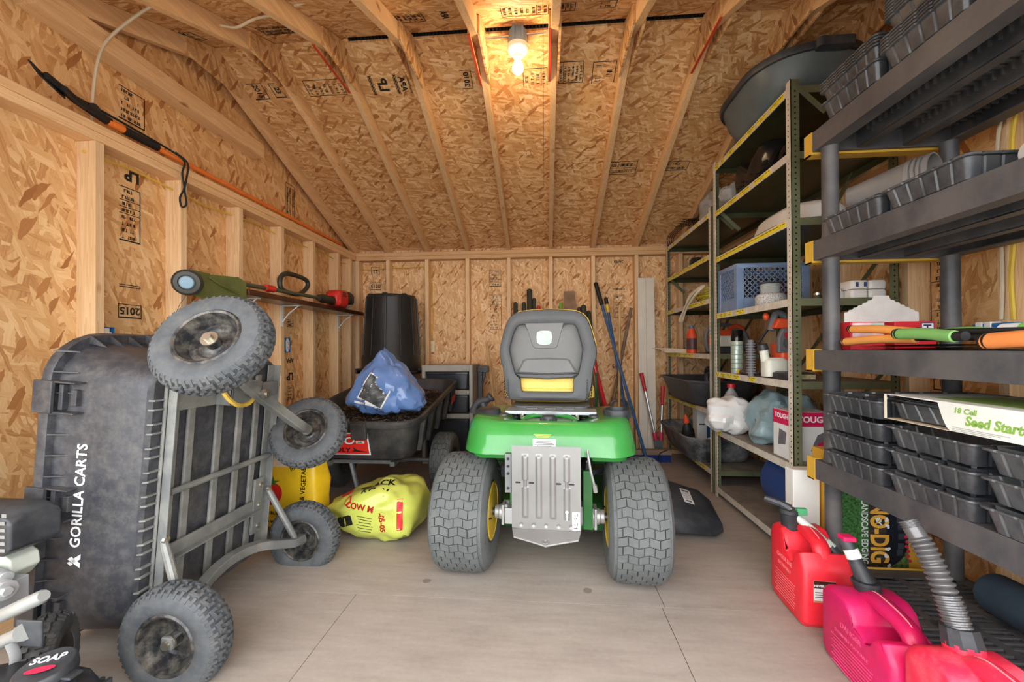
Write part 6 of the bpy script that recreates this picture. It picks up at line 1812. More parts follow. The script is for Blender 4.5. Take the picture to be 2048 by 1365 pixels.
for k, (x, y, col, lab) in enumerate([(1.40, 2.07, (196, 190, 176), 'small glass jar left of the white packs'), (1.385, 2.20, (90, 100, 70), 'small dark green jar behind the post'), (1.35, 2.07, (210, 70, 90), 'small pink knob ended jar near the white packs')]):
    bottle('small_jar', lab, 'jar', (x, y, zA['d']), [(0, 0), (.02, 0), (.021, .03), (.016, .04), (0, .04)], mat('small_jar_%d' % k, col, 0.2), [(.018, .038), (.018, .05), (0, .05)], chrome)
# far bay
z1 = {k: v for k, v in zip('abcdef', [1.931, 1.641, 1.336, .951, .561, .151])}
wire_m = mat('black_wire', (24, 24, 24), 0.4, metal=0.3)
wr_ = thing('wire_hoops', 'nest of bent black wire racks on top of the far steel bay', 'wire rack', (1.19, 3.66, z1['a']))
for k in range(4):
    o_ = .018*k
    obj('wire_hoop', MB().tube(smooth_path([(-.05+o_, .20, .004), (-.06+o_, .21, .06), (-.05+o_, .16, .10), (-.03+o_, -.1, .115), (.0+o_, -.22, .11), (.02+o_, -.24, .05), (.02+o_, -.235, .004)], 4), .0035, 6), wire_m, wr_)
for k in range(5): obj('cross_wire', MB().tube([(-.06, -.02-.05*k, .112), (.06, -.03-.05*k, .118)], .003, 6), wire_m, wr_)
cb2 = thing('clear_bag', 'crumpled clear bag on top of the far bay against the post', 'bag', (1.30, 3.12, z1['a']))
obj('bag_film', sack_mesh(.26, .30, .20, .7, .04, 10, 8.4), clear_f, cb2, smooth=30)
pc = thing('black_pouch', 'small black pouch on the second shelf of the far bay', 'pouch', (1.19, 3.33, z1['b']))
obj('pouch_body', sack_mesh(.08, .15, .065, .7, .01, 14, 3.3), black_plain, pc, smooth=40)
yr = thing('yellow_rope', 'coil of yellow rope on the third shelf of the far bay', 'rope', (1.335, 3.235, z1['c']+.004))
rng = random.Random(5)
for k in range(8):
    rr = .12+.012*(k % 4); zz = .010+.011*k
    obj('rope_turn', MB().tube([(rr*1.0*math.cos(a)-.0, rr*1.7*math.sin(a), zz+.006*math.sin(a*2+k)) for a in [2*PI*i/30 for i in range(30)]], .006, 6, closed=True), mat('rope_yellow', (232, 214, 52), 0.6), yr)
cr = thing('cream_rope', 'looped cream rope hanging over the front edge of the third far shelf', 'rope', (1.13, 3.2, z1['c']))
for k in range(3):
    obj('rope_loop', MB().tube(smooth_path([(.03, -.10+.03*k, .115), (-.012, .02+.02*k, .06), (-.018, .16, -.03), (-.018, .24+.02*k, -.10), (-.02, .27, -.13), (-.022, .22-.01*k, -.125), (-.02, .13, -.05), (-.014, .0, .03), (.03, -.13+.03*k, .11)], 4), .007, 6), mat('rope_cream', (214, 204, 178), 0.8), cr)
ob = bottle('orange_oil_bottle', 'orange oil bottle left of the chainsaw on the fourth far shelf', 'bottle', (1.185, 3.42, z1['d']), [(0, 0), (.045, 0), (.047, .01), (.047, .15), (.03, .185), (.024, .2), (0, .2)], eng_o, [(.022, .198), (.022, .222), (0, .222)], mat('cap_slate', (88, 96, 120), 0.5), (.03, .12, .0475, mat('label_dark', (90, 60, 60), 0.5)), sq=(.8, 1.0))
cs = thing('chainsaw', 'orange and grey chainsaw body on the fourth shelf of the far bay', 'chainsaw', (1.345, 3.20, z1['d']))
obj('saw_body', MB().loft(rects_loft([(.0, .20, .16, .03), (.06, .21, .16, .03), (.13, .19, .15, .03), (.175, .12, .12, .03, -.02, 0)], 4)), eng_o, cs, bevel=.01)
obj('saw_base', MB().loft(rects_loft([(.0005, .215, .17, .02), (.05, .215, .17, .02)], 3)), blk_sat, cs, bevel=.006)
obj('muffler', MB().box((-.075, -.115, .05), (.04, -.075, .13)), milk, cs, bevel=.008)
obj('front_handle', MB().tube(smooth_path([(-.12, -.02, .02), (-.145, -.03, .10), (-.12, -.03, .19), (-.05, -.02, .215), (.05, .0, .21)], 4), .014, 10), eng_g, cs)
obj('rear_handle', MB().tube(smooth_path([(.05, .0, .17), (.13, .0, .17), (.165, .0, .10), (.14, .0, .03), (.08, 0, .02)], 4), .018, 10), eng_g, cs)
obj('rear_grip_top', MB().tube(smooth_path([(.03, .0, .19), (.09, .0, .205), (.14, 0, .18)], 4), .019, 10), eng_o, cs)
wst = thing('cream_strip', 'cream coloured tapered strip lying on the fourth far shelf and poking out past it', 'strip', (1.085, 3.80, z1['d']))
obj('strip_body', MB().prism([(-.09, .10, .045), (.0, .03, .045), (.075, -.36, .03), (.075, -.36, .0), (.0, .0, .002), (-.03, .05, .03), (-.09, .10, .04)], (.014, .014, 0)), mat('cream_plastic', (228, 220, 198), 0.5), wst, bevel=.001)
mortar = mat('mortar_tub_black', (62, 62, 64), 0.4, var=0.15, dirt=(120, 116, 110), dirt_amt=0.3, dscale=6)
def mortar_tub(label, loc, m):
    t = thing('mortar_tub', label, 'tub', (loc[0], loc[1], loc[2]+.002))
    obj('tub_shell', MB().loft(rects_loft([(0, .36, .62, .07), (.004, .39, .65, .09), (.03, .42, .68, .10), (.17, .515, .80, .12), (.172, .535, .82, .13), (.184, .545, .83, .135), (.192, .535, .82, .13), (.188, .505, .79, .12), (.03, .40, .66, .09), (.012, .36, .62, .08)], 6)), m, t, smooth=45)
    return t
mortar_tub('clean black mortar tub overhanging the fifth shelf of the far bay', (1.30, 3.425, z1['e']), mortar)
mortar_tub('cement stained black mortar tub on the lowest shelf of the far bay', (1.285, 3.425, z1['f']), mat('mortar_tub_stained', (60, 64, 70), 0.5, var=0.2, dirt=(176, 174, 170), dirt_amt=0.7, dscale=7))
hc = thing('tool_caddy', 'black caddy with a curved handle standing inside the upper mortar tub', 'caddy', (1.34, 3.42, z1['e']+.0175))
obj('caddy_body', MB().loft(rects_loft([(0, .22, .34, .04), (.10, .24, .36, .04), (.105, .25, .37, .04), (.10, .23, .35, .04), (.01, .21, .33, .04)], 4)), blk_sat, hc)
obj('caddy_handle', MB().tube(smooth_path([(-.09, -.17, .10), (-.10, -.16, .19), (-.06, -.12, .225), (.0, .0, .24), (.02, .15, .23), (.02, .17, .10)], 5), .018, 10), blk_sat, hc)
oc = bottle('orange_cap_jug', 'orange capped jug inside the caddy in the upper mortar tub', 'jug', (1.345, 3.34, z1['e']+.031), [(0, 0), (.05, 0), (.05, .12), (.03, .15), (0, .15)], eng_o, [(.055, .13), (.05, .165), (.02, .18), (0, .18)], eng_o)
bo = bottle('bar_oil_bottle', 'black oil bottle with an orange nozzle leaning in the stained mortar tub', 'bottle', (1.13, 3.30, z1['f']+.055), [(0, 0), (.045, 0), (.047, .01), (.047, .15), (.03, .2), (.016, .225), (0, .225)], black_plain, [(.02, .222), (.02, .245), (.006, .285), (0, .285)], eng_o, (.03, .11, .0475, mat('label_slate', (110, 118, 140), 0.5)), rot=(R(12), R(-12), 0), sq=(1, .7))
bt = thing('nail_gun_carton', 'white and blue tool carton standing in the stained mortar tub', 'box', (1.35, 3.46, z1['f']+.047))
obj('carton_body', MB().box((-.13, -.05, 0), (.13, .05, .30)), label_w, bt, bevel=.002)
cc = bt.children[0]
obj('carton_stripe', MB().box((-.055, -.0512, .001), (-.02, .0512, .299)), mat('stripe_blue', (40, 84, 140), 0.5), cc, smooth=0)
obj('carton_print', MB().prism([(.05, -.0508, .06), (.10, -.0508, .05), (.115, -.0508, .09), (.09, -.0508, .11), (.085, -.0508, .15), (.06, -.0508, .15)], (0, -.0008, 0)), red_f, cc, smooth=0)
obj('carton_print', MB().box((-.115, -.0512, .175), (-.07, -.0504, .185)), black_plain, cc, smooth=0)
wc = thing('crumpled_wrap', 'crumpled white wrapping lying in the stained mortar tub', 'wrapping', (1.22, 3.17, z1['f']+.05))
obj('wrap_film', sack_mesh(.18, .14, .10, .8, .03, 14, 6.1), white_film, wc, smooth=25)

# ================================================================ things on the black shelving
seed_w = mat('sleeve_white', (226, 228, 220), 0.45, var=0.03); seed_g = mat('sleeve_green', (150, 178, 92), 0.45, var=0.06); kraft = mat('sleeve_kraft_edge', (222, 206, 180), 0.7)
zs_ = PZ[1]+.001+3*.0715+.012
sl_ = thing('seed_starter_kit', 'white and green cardboard sleeve around a tray, lettered Seed Starter', 'box', (1.0655, .87, zs_))
YL, XD, HH = .51, .275, .075
# front panel with a curved cut-out towards the far end
cut = [(.0, .0), (.31, .0), (.31, .004)]
arc_ = [(.295+(.0)*0 - .012*k*k/25, .004+.058*k/8) for k in range(9)]
front = [(0, 0, 0), (0, .30, 0)] + [(0, .30+.035*(k/8)**.6, .072*k/8) for k in range(1, 9)] + [(0, .36, HH-.002), (0, .42, HH-.001), (0, YL, HH), (0, YL, HH), (0, 0, HH)]
obj('sleeve_front', MB().prism(front, (.0015, 0, 0)), seed_w, sl_, smooth=0)
obj('sleeve_top', MB().box((0, 0, HH), (XD, YL, HH+.0012)), seed_w, sl_, smooth=0)
obj('sleeve_top_print', MB().box((.05, .0, HH+.0013), (XD-.04, YL-.1, HH+.0018)), seed_g, sl_, smooth=0)
obj('sleeve_base', MB().box((0, 0, 0), (XD, YL, .0012)), kraft, sl_, smooth=0)
obj('sleeve_back', MB().box((XD-.0015, 0, .0012), (XD, YL, HH)), seed_w, sl_, smooth=0)
obj('sleeve_edge', MB().box((-.0006, YL-.004, 0), (.004, YL+.0006, HH)), kraft, sl_, smooth=0)
gtxt = mat('print_leaf_green_light', (136, 178, 78), 0.5)
letter('Seed Starter', .034, gtxt, sl_, (-.0008, .185, .033), (0, -1, 0), (0, 0, 1), bold=.03, shear=.2, sx=.9)
letter('18 Cell', .020, gtxt, sl_, (-.0008, .262, .057), (0, -1, 0), (0, 0, 1), bold=.02, shear=.15, sx=1.0)
for k in range(3):
    obj('small_print', MB().box((-.0008, .16+.02*k, .012-.004*k), (0, .295, .0135-.004*k)), mat('print_pale_grey', (170, 172, 166), 0.5), sl_, smooth=0)
obj('round_sticker', MB().lathe([(.021, 0), (.021, .0008), (0, .0008)], (0, .065, .045), (-1, 0, 0), 28), lab_y, sl_)
tin = bpy.data.objects.new('sleeved_tray', mesh_from('sleeved_tray', (lambda: (lambda mb: mb)(MB().loft([[(x, y, z) for x, y in fluted(w_, d_, .043, .003, .02)] for z, w_, d_ in ((0, .22, .45), (.004, .235, .465), (.048, .25, .485), (.049, .262, .497), (.058, .262, .497), (.058, .25, .485), (.008, .23, .46))])))(), tray_m, 30))
COL.objects.link(tin); tin.parent = sl_; tin.location = (.137, .258, .004)
iin = bpy.data.objects.new('cell_insert', insert_mesh(.24, .47, 3, 6, .05)); COL.objects.link(iin); iin.parent = tin; iin.location = (0, 0, .012)
# loppers, boxes and sheets on the third shelf
zz3 = PZ[2]
sh = thing('black_sheets', 'loose stack of thin black plastic sheets under the loppers', 'sheets', (1.24, 1.20, zz3+.0025))
for k in range(5):
    obj('sheet', MB().grid(lambda u, v: ((u-.5)*.26, (v-.5)*.62+.008*k, .0006+.0034*k+.0012*math.sin(v*7+k)), 6, 14), wet_blk, sh, smooth=50, solid=.0008)
o_grip = mat('lopper_grip_orange', (232, 158, 82), 0.45, var=0.04); g_grip = mat('lopper_grip_green', (120, 172, 96), 0.45, var=0.05); o2 = mat('shear_grip_orange', (230, 140, 76), 0.4, var=0.04)
def lopper(label, loc, grips, gm, shafts):
    t = thing('loppers', label, 'loppers', loc)
    for a, b_, r_ in grips:
        a, b_ = Vector(a), Vector(b_)
        m_ = a.lerp(b_, .5)+Vector((0, 0, .004))
        g_ = obj('grip', MB().tube(smooth_path([a, a.lerp(b_, .08), m_, a.lerp(b_, .92), b_], 3), [r_*.55]+[r_]*11+[r_*.8], 12, sq=(1, 1)), gm, t)
        d = (b_-a).normalized()
        obj('grip_end', MB().tube([a-d*.010, a-d*.004, a+d*.012], [r_*.5, r_*.95, r_*1.03], 12), black_plain, g_)
    for a, b_, r_ in shafts:
        obj('shaft', MB().tube([a, b_], r_, 10), black_plain, t)
    return t
lA = lopper('pair of loppers with two long orange grips, pointing away from the red cartons', (1.14, 1.3, zz3+.024), [((.0, .325, .055), (.005, .06, .032), .0145), ((-.018, .335, .008), (-.004, .05, .012), .0145)], o_grip, [((.005, .06, .032), (.04, -.35, .022), .009), ((-.004, .05, .012), (.02, -.10, .010), .008)])
lB = lopper('pair of green gripped loppers crossing over the orange pair', (1.115, 1.2, zz3+.02), [((-.022, .165, .032), (-.025, -.02, .018), .0165), ((.10, .16, .034), (.10, .01, .03), .013)], g_grip, [((-.025, -.02, .018), (-.024, -.045, .018), .013), ((.10, .01, .03), (.10, -.33, .036), .0105), ((.13, .01, .03), (.13, -.33, .016), .009)])
obj('hang_tag', MB().tube([(.105, -.01, .028), (.105, -.06, .028)], .024, 14), label_w, lB); obj('hang_tag_edge', MB().tube([(.105, -.06, .028), (.105, -.085, .028)], .026, 14), mat('tag_green', (120, 186, 84), 0.5), lB)
lC = lopper('thick orange grip at the right edge of the third black shelf', (1.10, 1.04, zz3+.002), [((.0, .075, .022), (.0, -.12, .022), .0205)], o2, [((.0, -.12, .022), (.01, -.22, .022), .012)])
redb = mat('carton_red', (212, 40, 52), 0.4, var=0.08); pinkw = mat('carton_pink_print', (240, 200, 204), 0.4, var=0.15, vscale=20)
r1 = thing('red_carton', 'red and pink carton at the left behind the orange loppers', 'box', (1.235, 1.70, zz3+.0005))
obj('carton_body', MB().box((-.065, -.03, 0), (.06, .03, .108)), redb, r1, bevel=.002)
obj('carton_print', MB().box((-.058, -.0306, .03), (.055, -.03, .104)), pinkw, r1.children[0], smooth=0)
obj('carton_print', MB().box((.01, -.0309, .085), (.055, -.0306, .104)), mat('print_mint', (170, 206, 190), 0.5), r1.children[0], smooth=0)
r2 = thing('red_carton', 'red carton with a letter H beside the rear black post', 'box', (1.40, 1.70, zz3+.0005))
obj('carton_body', MB().box((-.07, -.03, 0), (.075, .03, .108)), redb, r2, bevel=.002)
obj('carton_print', MB().box((-.065, -.0306, .07), (.02, -.03, .085)), black_plain, r2.children[0], smooth=0)
hb = obj('carton_print', MB().box((.022, -.0306, .065), (.068, -.03, .103)), mat('print_navy', (40, 50, 100), 0.5), r2.children[0], smooth=0)
obj('carton_print', MB().box((.025, -.0310, .068), (.065, -.0306, .100)), label_w, r2.children[0], smooth=0)
letter('H', .036, mat('print_navy', (40, 50, 100), 0.5), r2.children[0], (.045, -.0314, .084), (0, 0, 1), (-1, 0, 0), bold=.03)
cbp = thing('cardboard_cutout', 'serrated white cardboard piece standing on the red cartons', 'cardboard', (1.305, 1.70, zz3+.109))
pts = []
for k in range(13):
    a = k/12; pts.append((-.135+.105*a+(.004 if k % 2 else 0), 0, .035+.055*a+(.0 if k % 2 else .003)))
pts += [(-.028, 0, .102), (.028, 0, .102)]
for k in range(13):
    a = 1-k/12; pts.append((.135-.105*a-(.004 if k % 2 else 0), 0, .035+.055*a+(.0 if k % 2 else .003)))
obj('card', MB().prism([(-.135, 0, 0)]+pts+[(.135, 0, 0)], (0, .003, 0)), mat('card_grey_white', (206, 200, 192), 0.7), cbp, smooth=0)
# grey nested pots and pipe coupling on the fourth black shelf
ng = mat('pot_grey', (122, 118, 114), 0.45, var=0.07)
gp_ = thing('nested_pots', 'grey nested plastic pots lying on their side behind the far trays', 'pots', (1.30, 1.585, PZ[3]+.155))
for k in range(4):
    o_ = -.014*k
    obj('pot', MB().lathe([(.0, .20+o_), (.045, .20+o_), (.07, .02+o_), (.073, .02+o_), (.073, .0+o_), (.068, .0+o_), (.043, .193+o_), (0, .193+o_)], (0, -.06, 0), (-.5, .86, -.02), 32), ng, gp_, smooth=50)
obj('pot_stand', MB().box((-.12, -.04, -.070), (.04, .10, -.066)), ng, gp_)
pvc = thing('pipe_coupling', 'white plastic pipe coupling lying on the fourth black shelf', 'pipe', (1.19, 1.045, PZ[3]+.043))
obj('coupling', MB().lathe([(.041, -.05), (.041, .05), (.033, .05), (.033, -.05)], (0, 0, 0), (.35, 1, 0), 32, closed=True), wht_p, pvc, smooth=50)
obj('inner_pipe', MB().lathe([(.0325, -.03), (.0325, .045), (.029, .045), (.029, -.03)], (0, 0, 0), (.35, 1, 0), 32, closed=True), mat('pipe_inner_tan', (186, 172, 152), 0.5), pvc, smooth=50)
# bottom shelf: rolls
felt = mat('roll_felt_slate', (58, 74, 88), 0.9, var=0.12, bmp=0.3, bscale=400)
r_a = thing('fabric_roll', 'slate blue roll of landscape fabric on the lowest black shelf', 'roll', (1.485, 1.19, PZ[0]+.067))
obj('roll_body', MB().lathe([(.0, -.27), (.056, -.27), (.064, -.262), (.066, -.25), (.066, .29), (.062, .302), (.05, .306), (.0, .30)], (0, 0, 0), (0, 1, 0), 32), felt, r_a, smooth=50)
r_b = thing('mat_roll', 'dark grey rolled mat resting against the slate fabric roll', 'roll', (1.54, 1.16, PZ[0]+.175))
obj('roll_body', MB().lathe([(.0, -.2), (.048, -.2), (.048, .2), (.0, .2)], (0, 0, 0), (0, 1, 0), 28), mat('mat_charcoal', (62, 58, 56), 0.8), r_b, smooth=50)
# printed edging carton beyond the far end of the black shelving
nd = thing('edging_carton', 'printed landscape edging carton standing behind the far end of the black shelving', 'box', (1.19, 1.835, .0))
W0, H0 = .385, .55
obj('carton_body', MB().box((0, 0, 0), (W0, .10, H0)), mat('carton_ochre', (216, 164, 58), 0.5, var=0.05), nd, bevel=.002)
cbx = nd.children[0]
def pr(x0, x1, z0, z1, m, d=.0006, nm='carton_print'): return obj(nm, MB().box((x0, -d, z0), (x1, -d+.0006, z1)), m, cbx, smooth=0)
grass = mat('printed_grass', (60, 112, 50), 0.6, var=0.5, vscale=90)
pr(.042, .24, .005, .545, grass)
pr(.0, .003, 0, .55, label_w)
for z in (.135, .29, .44): pr(.0, .04, z, z+.004, label_w, .0007)
dk = mat('printed_dark_soil', (62, 48, 38), 0.6, var=0.3, vscale=40)
obj('carton_print', MB().prism([(.135, -.0012, .03), (.24, -.0012, .03), (.235, -.0012, .545), (.16, -.0012, .545), (.16, -.0012, .15)], (0, .0006, 0)), dk, cbx, smooth=0)
ocr = mat('printed_ochre_text', (232, 174, 66), 0.5)
letter('NO-DIG', .098, ocr, cbx, (.198, -.0018, .215), (0, 0, -1), (1, 0, 0), bold=.035, sx=.72)
letter('LANDSCAPE EDGING', .036, white_ink, cbx, (.142, -.0018, .215), (0, 0, -1), (1, 0, 0), bold=.012, sx=.78)
letter('A FLEXIBLE EDGE', .011, white_ink, cbx, (.120, -.0018, .2), (0, 0, -1), (1, 0, 0), bold=.01) if False else None
for z, s_ in ((.36, '4 INCH HEIGHT'), (.21, 'FLEXIBLE'), (.07, 'EASY')): letter(s_, .018, white_ink, cbx, (.022, -.0018, z), (0, 0, -1), (1, 0, 0), bold=.012, sx=.85)
fl = [(x, z) for x, z in [(.225, .045), (.235, .06), (.25, .042), (.262, .05), (.275, .04), (.285, .055), (.30, .045), (.31, .06), (.24, .075), (.228, .12), (.232, .15), (.226, .27), (.23, .24), (.30, .33), (.29, .345)]]
flw = mat('printed_petals_white', (230, 230, 236), 0.5); flr = mat('printed_petals_red', (214, 46, 76), 0.5)
pr(.235, .315, .03, .34, mat('printed_foliage', (88, 116, 60), 0.6, var=0.5, vscale=60), .0009)
hole = disc(1, 28, 1); hole.v = [(.228+.088*p[0] if p[0] > 0 else .228, -.0020, .20+.125*p[1]) for p in hole.v]
obj('carton_window', hole, mat('window_dark', (26, 32, 40), 0.3), cbx, smooth=0)
for k in range(5):
    a = -1.1+k*.55
    obj('coil_tab', MB().box((.262+.012*math.cos(a), -.0030, .20+.075*math.sin(a)-.012), (.285+.012*math.cos(a), -.0022, .20+.075*math.sin(a)+.012)), mat('coil_tab_grey', (58, 66, 74), 0.4), cbx, smooth=0)
for k, (x, z) in enumerate(fl):
    for q in range(5):
        a = 2*PI*q/5+k
        obj('printed_flower', MB().lathe([(.0055, 0), (.0055, .0005), (0, .0005)], (x+.006*math.cos(a), -.0024-.0001*q, z+.006*math.sin(a)), (0, -1, 0), 8), flw, cbx, smooth=0) if q < 3 else None
for k in range(12):
    z = .10+.02*k; x = .318-.012*abs(math.sin(k*.26))
    obj('printed_flower', MB().lathe([(.0075, 0), (.0075, .0005), (0, .0005)], (x-.004*(k % 2), -.0026, z), (0, -1, 0), 8), flr, cbx, smooth=0)
# the crossed-out trowel inside the O
oc_ = Vector((.198, -.0026, .262))
obj('trowel_symbol', MB().prism([oc_+Vector(p) for p in [(-.014, 0, .012), (.004, 0, .016), (.012, 0, .0), (.006, 0, -.006), (.016, 0, -.016), (.012, 0, -.018), (.002, 0, -.009), (-.008, 0, -.008)]], (0, .0005, 0)), label_w, cbx, smooth=0)
obj('trowel_symbol', MB().beam(oc_+Vector((-.02, -.0006, -.018)), oc_+Vector((.02, -.0006, .018)), .005, .0006, up=(0, 1, 0)), ocr, cbx, smooth=0)
wcn = thing('white_carton', 'plain white carton standing between the steel post and the edging carton', 'box', (1.125, 1.90, 0))
obj('carton_body', MB().box((-.055, -.03, 0), (.055, .03, .46)), wht_p, wcn, bevel=.003)

# ================================================================ fuel cans
def gas_can(label, loc, rz, W, L, H, m, emboss):
    """side profile extruded across; scooped top with a handle bridging the scoop. local +y is the spout end"""
    t = thing('gas_can', label, 'gas can', loc, (0, 0, rz))
    hl = L/2
    prof = [(-hl+.02, 0), (hl-.02, 0), (hl, .02), (hl, H*.86), (hl-.015, H*.95), (hl-.045, H), (hl*.30, H*1.0), (hl*.12, H*.93), (-hl*.02, H*.76), (-hl*.34, H*.68), (-hl*.5, H*.73), (-hl*.62, H*.86), (-hl*.78, H*.88), (-hl+.012, H*.78), (-hl, H*.70), (-hl, .02)]
    prof2 = [(y*.93, z*.985+.002) for y, z in prof]
    rings = []
    for x, k in ((-W/2, .90), (-W/2+.004, .96), (-W/2+.016, 1.0), (W/2-.016, 1.0), (W/2-.004, .96), (W/2, .90)):
        rings.append([(x, y*k, H*.45+(z-H*.45)*k) for y, z in prof])
    b_ = obj('can_body', MB().loft(rings), m, t, smooth=50, bevel=.012, seg=3)
    hpts = smooth_path([(0, -hl*.70, H*.80), (0, -hl*.56, H*.93), (0, -hl*.2, H*.985), (0, hl*.25, H*1.0), (0, hl*.45, H*.96)], 4)
    obj('can_handle', MB().tube(hpts, .026, 10, sq=(1.15, .8)), m, t, smooth=60)
    obj('mould_seam', MB().tube([Vector(p)+Vector((0, 0, .0215)) for p in hpts], .0018, 5), mat('seam_pale', (240, 150, 160), 0.5), t)
    for s in (-1, 1):
        fr = [(s*(W/2-.0015), y*.78, H*.40+(z-H*.40)*.72) for y, z in prof]
    if emboss:
        em = mat('embossed_pale_'+emboss[2], emboss[1], 0.55)
        for k, (s_, size) in enumerate(emboss[0]):
            letter(s_, size, em, b_, (-W/2-.0006, hl*.05, H*.62-.030*k), (0, -1, 0), (0, 0, 1), bold=.0, shear=.0)
        for k in range(9):
            obj('embossed_line', MB().box((-W/2-.0012, -hl*.55+.004*(k % 3), H*.40-.0105*k), (-W/2, hl*.62-.01*(k % 2), H*.40-.0105*k+.0022)), em, b_, smooth=0)
    return t
red1 = mat('can_red', (230, 44, 58), 0.38, var=0.05, bmp=0.15, bscale=300, col2=(214, 34, 48))
red2 = mat('can_magenta_red', (208, 24, 84), 0.36, var=0.1, bmp=0.2, bscale=260, dirt=(150, 30, 110), dirt_amt=0.6, dscale=4)
red3 = mat('can_coral_red', (232, 44, 74), 0.38, var=0.05, bmp=0.15, bscale=280, dirt=(240, 190, 196), dirt_amt=0.35, dscale=5)
c1 = gas_can('red gas can standing farthest along the row, with a pale grey spout', (.99, 1.635, 0), R(-4), .165, .25, .295, red1, ([('GASOLINE', .024), ('EXTREMELY', .018)], (244, 130, 136), 'a'))
st1 = obj('warning_sticker', MB().box((-.05, -.1262, .10), (.02, -.1248, .175)), label_w, c1, smooth=0)
obj('sticker_header', MB().box((-.05, -.1266, .15), (.02, -.1262, .175)), mat('sticker_brown', (60, 36, 26), 0.5), st1, smooth=0)
letter('NEVER MIX', .011, white_ink, st1, (-.022, -.1270, .158), (1, 0, 0), (0, 0, 1), bold=.03)
obj('sticker_figure', MB().prism([(-.012, -.1270, .103), (.018, -.1270, .103), (.016, -.1270, .128), (.006, -.1270, .136), (-.006, -.1270, .13)], (0, .0004, 0)), mat('figure_jacket', (120, 96, 66), 0.6), st1, smooth=0)
obj('sticker_figure', MB().lathe([(.006, 0), (.006, .0004), (0, .0004)], (.005, -.1270, .143), (0, -1, 0), 14), mat('figure_face', (206, 160, 130), 0.6), st1, smooth=0)
for k in range(3): obj('sticker_print', MB().box((-.046, -.1268, .118+.008*k), (-.018, -.1264, .121+.008*k)), label_ink, st1, smooth=0)
obj('sticker_print', MB().box((-.05, -.1267, .10), (-.014, -.1263, .107)), mat('sticker_orange', (206, 130, 90), 0.5), st1, smooth=0)
pale = mat('spout_pale_grey', (196, 200, 190), 0.4)
def C1(x, y, z): # world to can-1 space
    return root_matrix(c1).inverted() @ Vector((x, y, z))
obj('spout_collar', MB().cyl(C1(.955, 1.69, .285), C1(.95, 1.685, .345), .030, n=16).cyl(C1(.95, 1.685, .345), C1(.95, 1.685, .36), .034, n=16), blk_sat, c1)
obj('spout_tube', MB().tube([C1(.948, 1.69, .352), C1(1.0, 1.645, .305), C1(1.035, 1.605, .262)], [.014, .015, .016], 12).cyl(C1(1.03, 1.61, .268), C1(1.045, 1.595, .25), .021, n=14), pale, c1)
obj('spout_tip', MB().tube([C1(1.04, 1.60, .256), C1(1.06, 1.57, .225), C1(1.068, 1.552, .195), C1(1.07, 1.545, .165)], [.021, .019, .013, .008], 12), blk_sat, c1)
obj('spout_lever', MB().tube([C1(.95, 1.685, .36), C1(.925, 1.70, .375), C1(.88, 1.73, .385)], [.018, .014, .012], 8), blk_sat, c1)
obj('spout_button', MB().box(C1(.962, 1.655, .345), C1(1.0, 1.672, .372)), mat('button_green', (70, 150, 100), 0.4), c1, bevel=.004)
c2 = gas_can('magenta red gas can in the middle of the row with a black spout', (.985, 1.275, 0), R(-3), .185, .30, .232, red2, ([('DANGER', .022), ('EXTREMELY FLAMMABLE', .013)], (238, 90, 140), 'b'))
def C2(x, y, z): return root_matrix(c2).inverted() @ Vector((x, y, z))
obj('spout_collar', MB().cyl(C2(1.0, 1.36, .222), C2(.995, 1.365, .255), .034, n=18).cyl(C2(.995, 1.365, .25), C2(.995, 1.366, .262), .038, n=12), blk_sat, c2, bevel=.002)
sp2 = obj('spout_tube', MB().tube([C2(.995, 1.366, .255), C2(.98, 1.385, .31), C2(.968, 1.40, .355), C2(.962, 1.41, .375)], [.026, .020, .019, .021], 14), blk_sat, c2)
obj('spout_label', MB().tube([C2(.978, 1.3875, .32), C2(.971, 1.3965, .345)], [.0212, .0205], 14, caps=False), label_w, sp2)
obj('spout_cap', MB().box(C2(.945, 1.385, .370), C2(.985, 1.42, .385)), mag, c2, bevel=.004)
c3 = gas_can('coral red gas can nearest the camera with a ribbed grey spout', (.985, .965, 0), R(-2), .185, .30, .262, red3, ([('NEVER USE', .024), ('FLAMMABLE', .020)], (250, 180, 186), 'c'))
def C3(x, y, z): return root_matrix(c3).inverted() @ Vector((x, y, z))
ribm = mat('ribbed_spout_grey', (104, 102, 102), 0.25, metal=0.35, var=0.06)
obj('spout_neck', MB().cyl(C3(1.005, 1.075, .245), C3(1.006, 1.08, .272), .038, n=20), red3, c3)
obj('spout_collar', MB().cyl(C3(1.006, 1.08, .268), C3(1.004, 1.088, .308), .040, .036, n=10), blk_sat, c3)
a0, a1 = Vector((1.004, 1.088, .303)), Vector((.978, 1.195, .52))
pr_, rad = [], []
N_ = 150
for i in range(N_+1):
    t = i/N_
    p = a0.lerp(a1, t) + Vector((.006*math.sin(t*3.1), .0, .012*math.sin(t*3.1)))
    if t < .26: r_ = .0265 + .0016*(1 if (i % 6) < 3 else -1)
    elif t < .80: r_ = .0195 + .0075*abs(math.sin(PI*(t-.26)/.54*10))
    elif t < .92: r_ = .0215
    else: r_ = .021+.0012*(1 if (i % 4) < 2 else -1)
    pr_.append(C3(*p)); rad.append(r_)
obj('ribbed_spout', MB().tube(pr_, rad, 18), ribm, c3, smooth=45)
flame = [(-.03, -.012), (-.012, .01), (-.02, .0), (0, .03), (.004, .012), (.014, .022), (.012, .006), (.03, .012), (.014, -.014), (-.008, -.018)]
bb_ = c3.children[0]
obj('embossed_flame', MB().prism([(-.0925-.0004, .03-p[0], .185+p[1]) for p in flame], (.0012, 0, 0)), mat('embossed_pale_c', (250, 180, 186), 0.55), bb_, smooth=0)

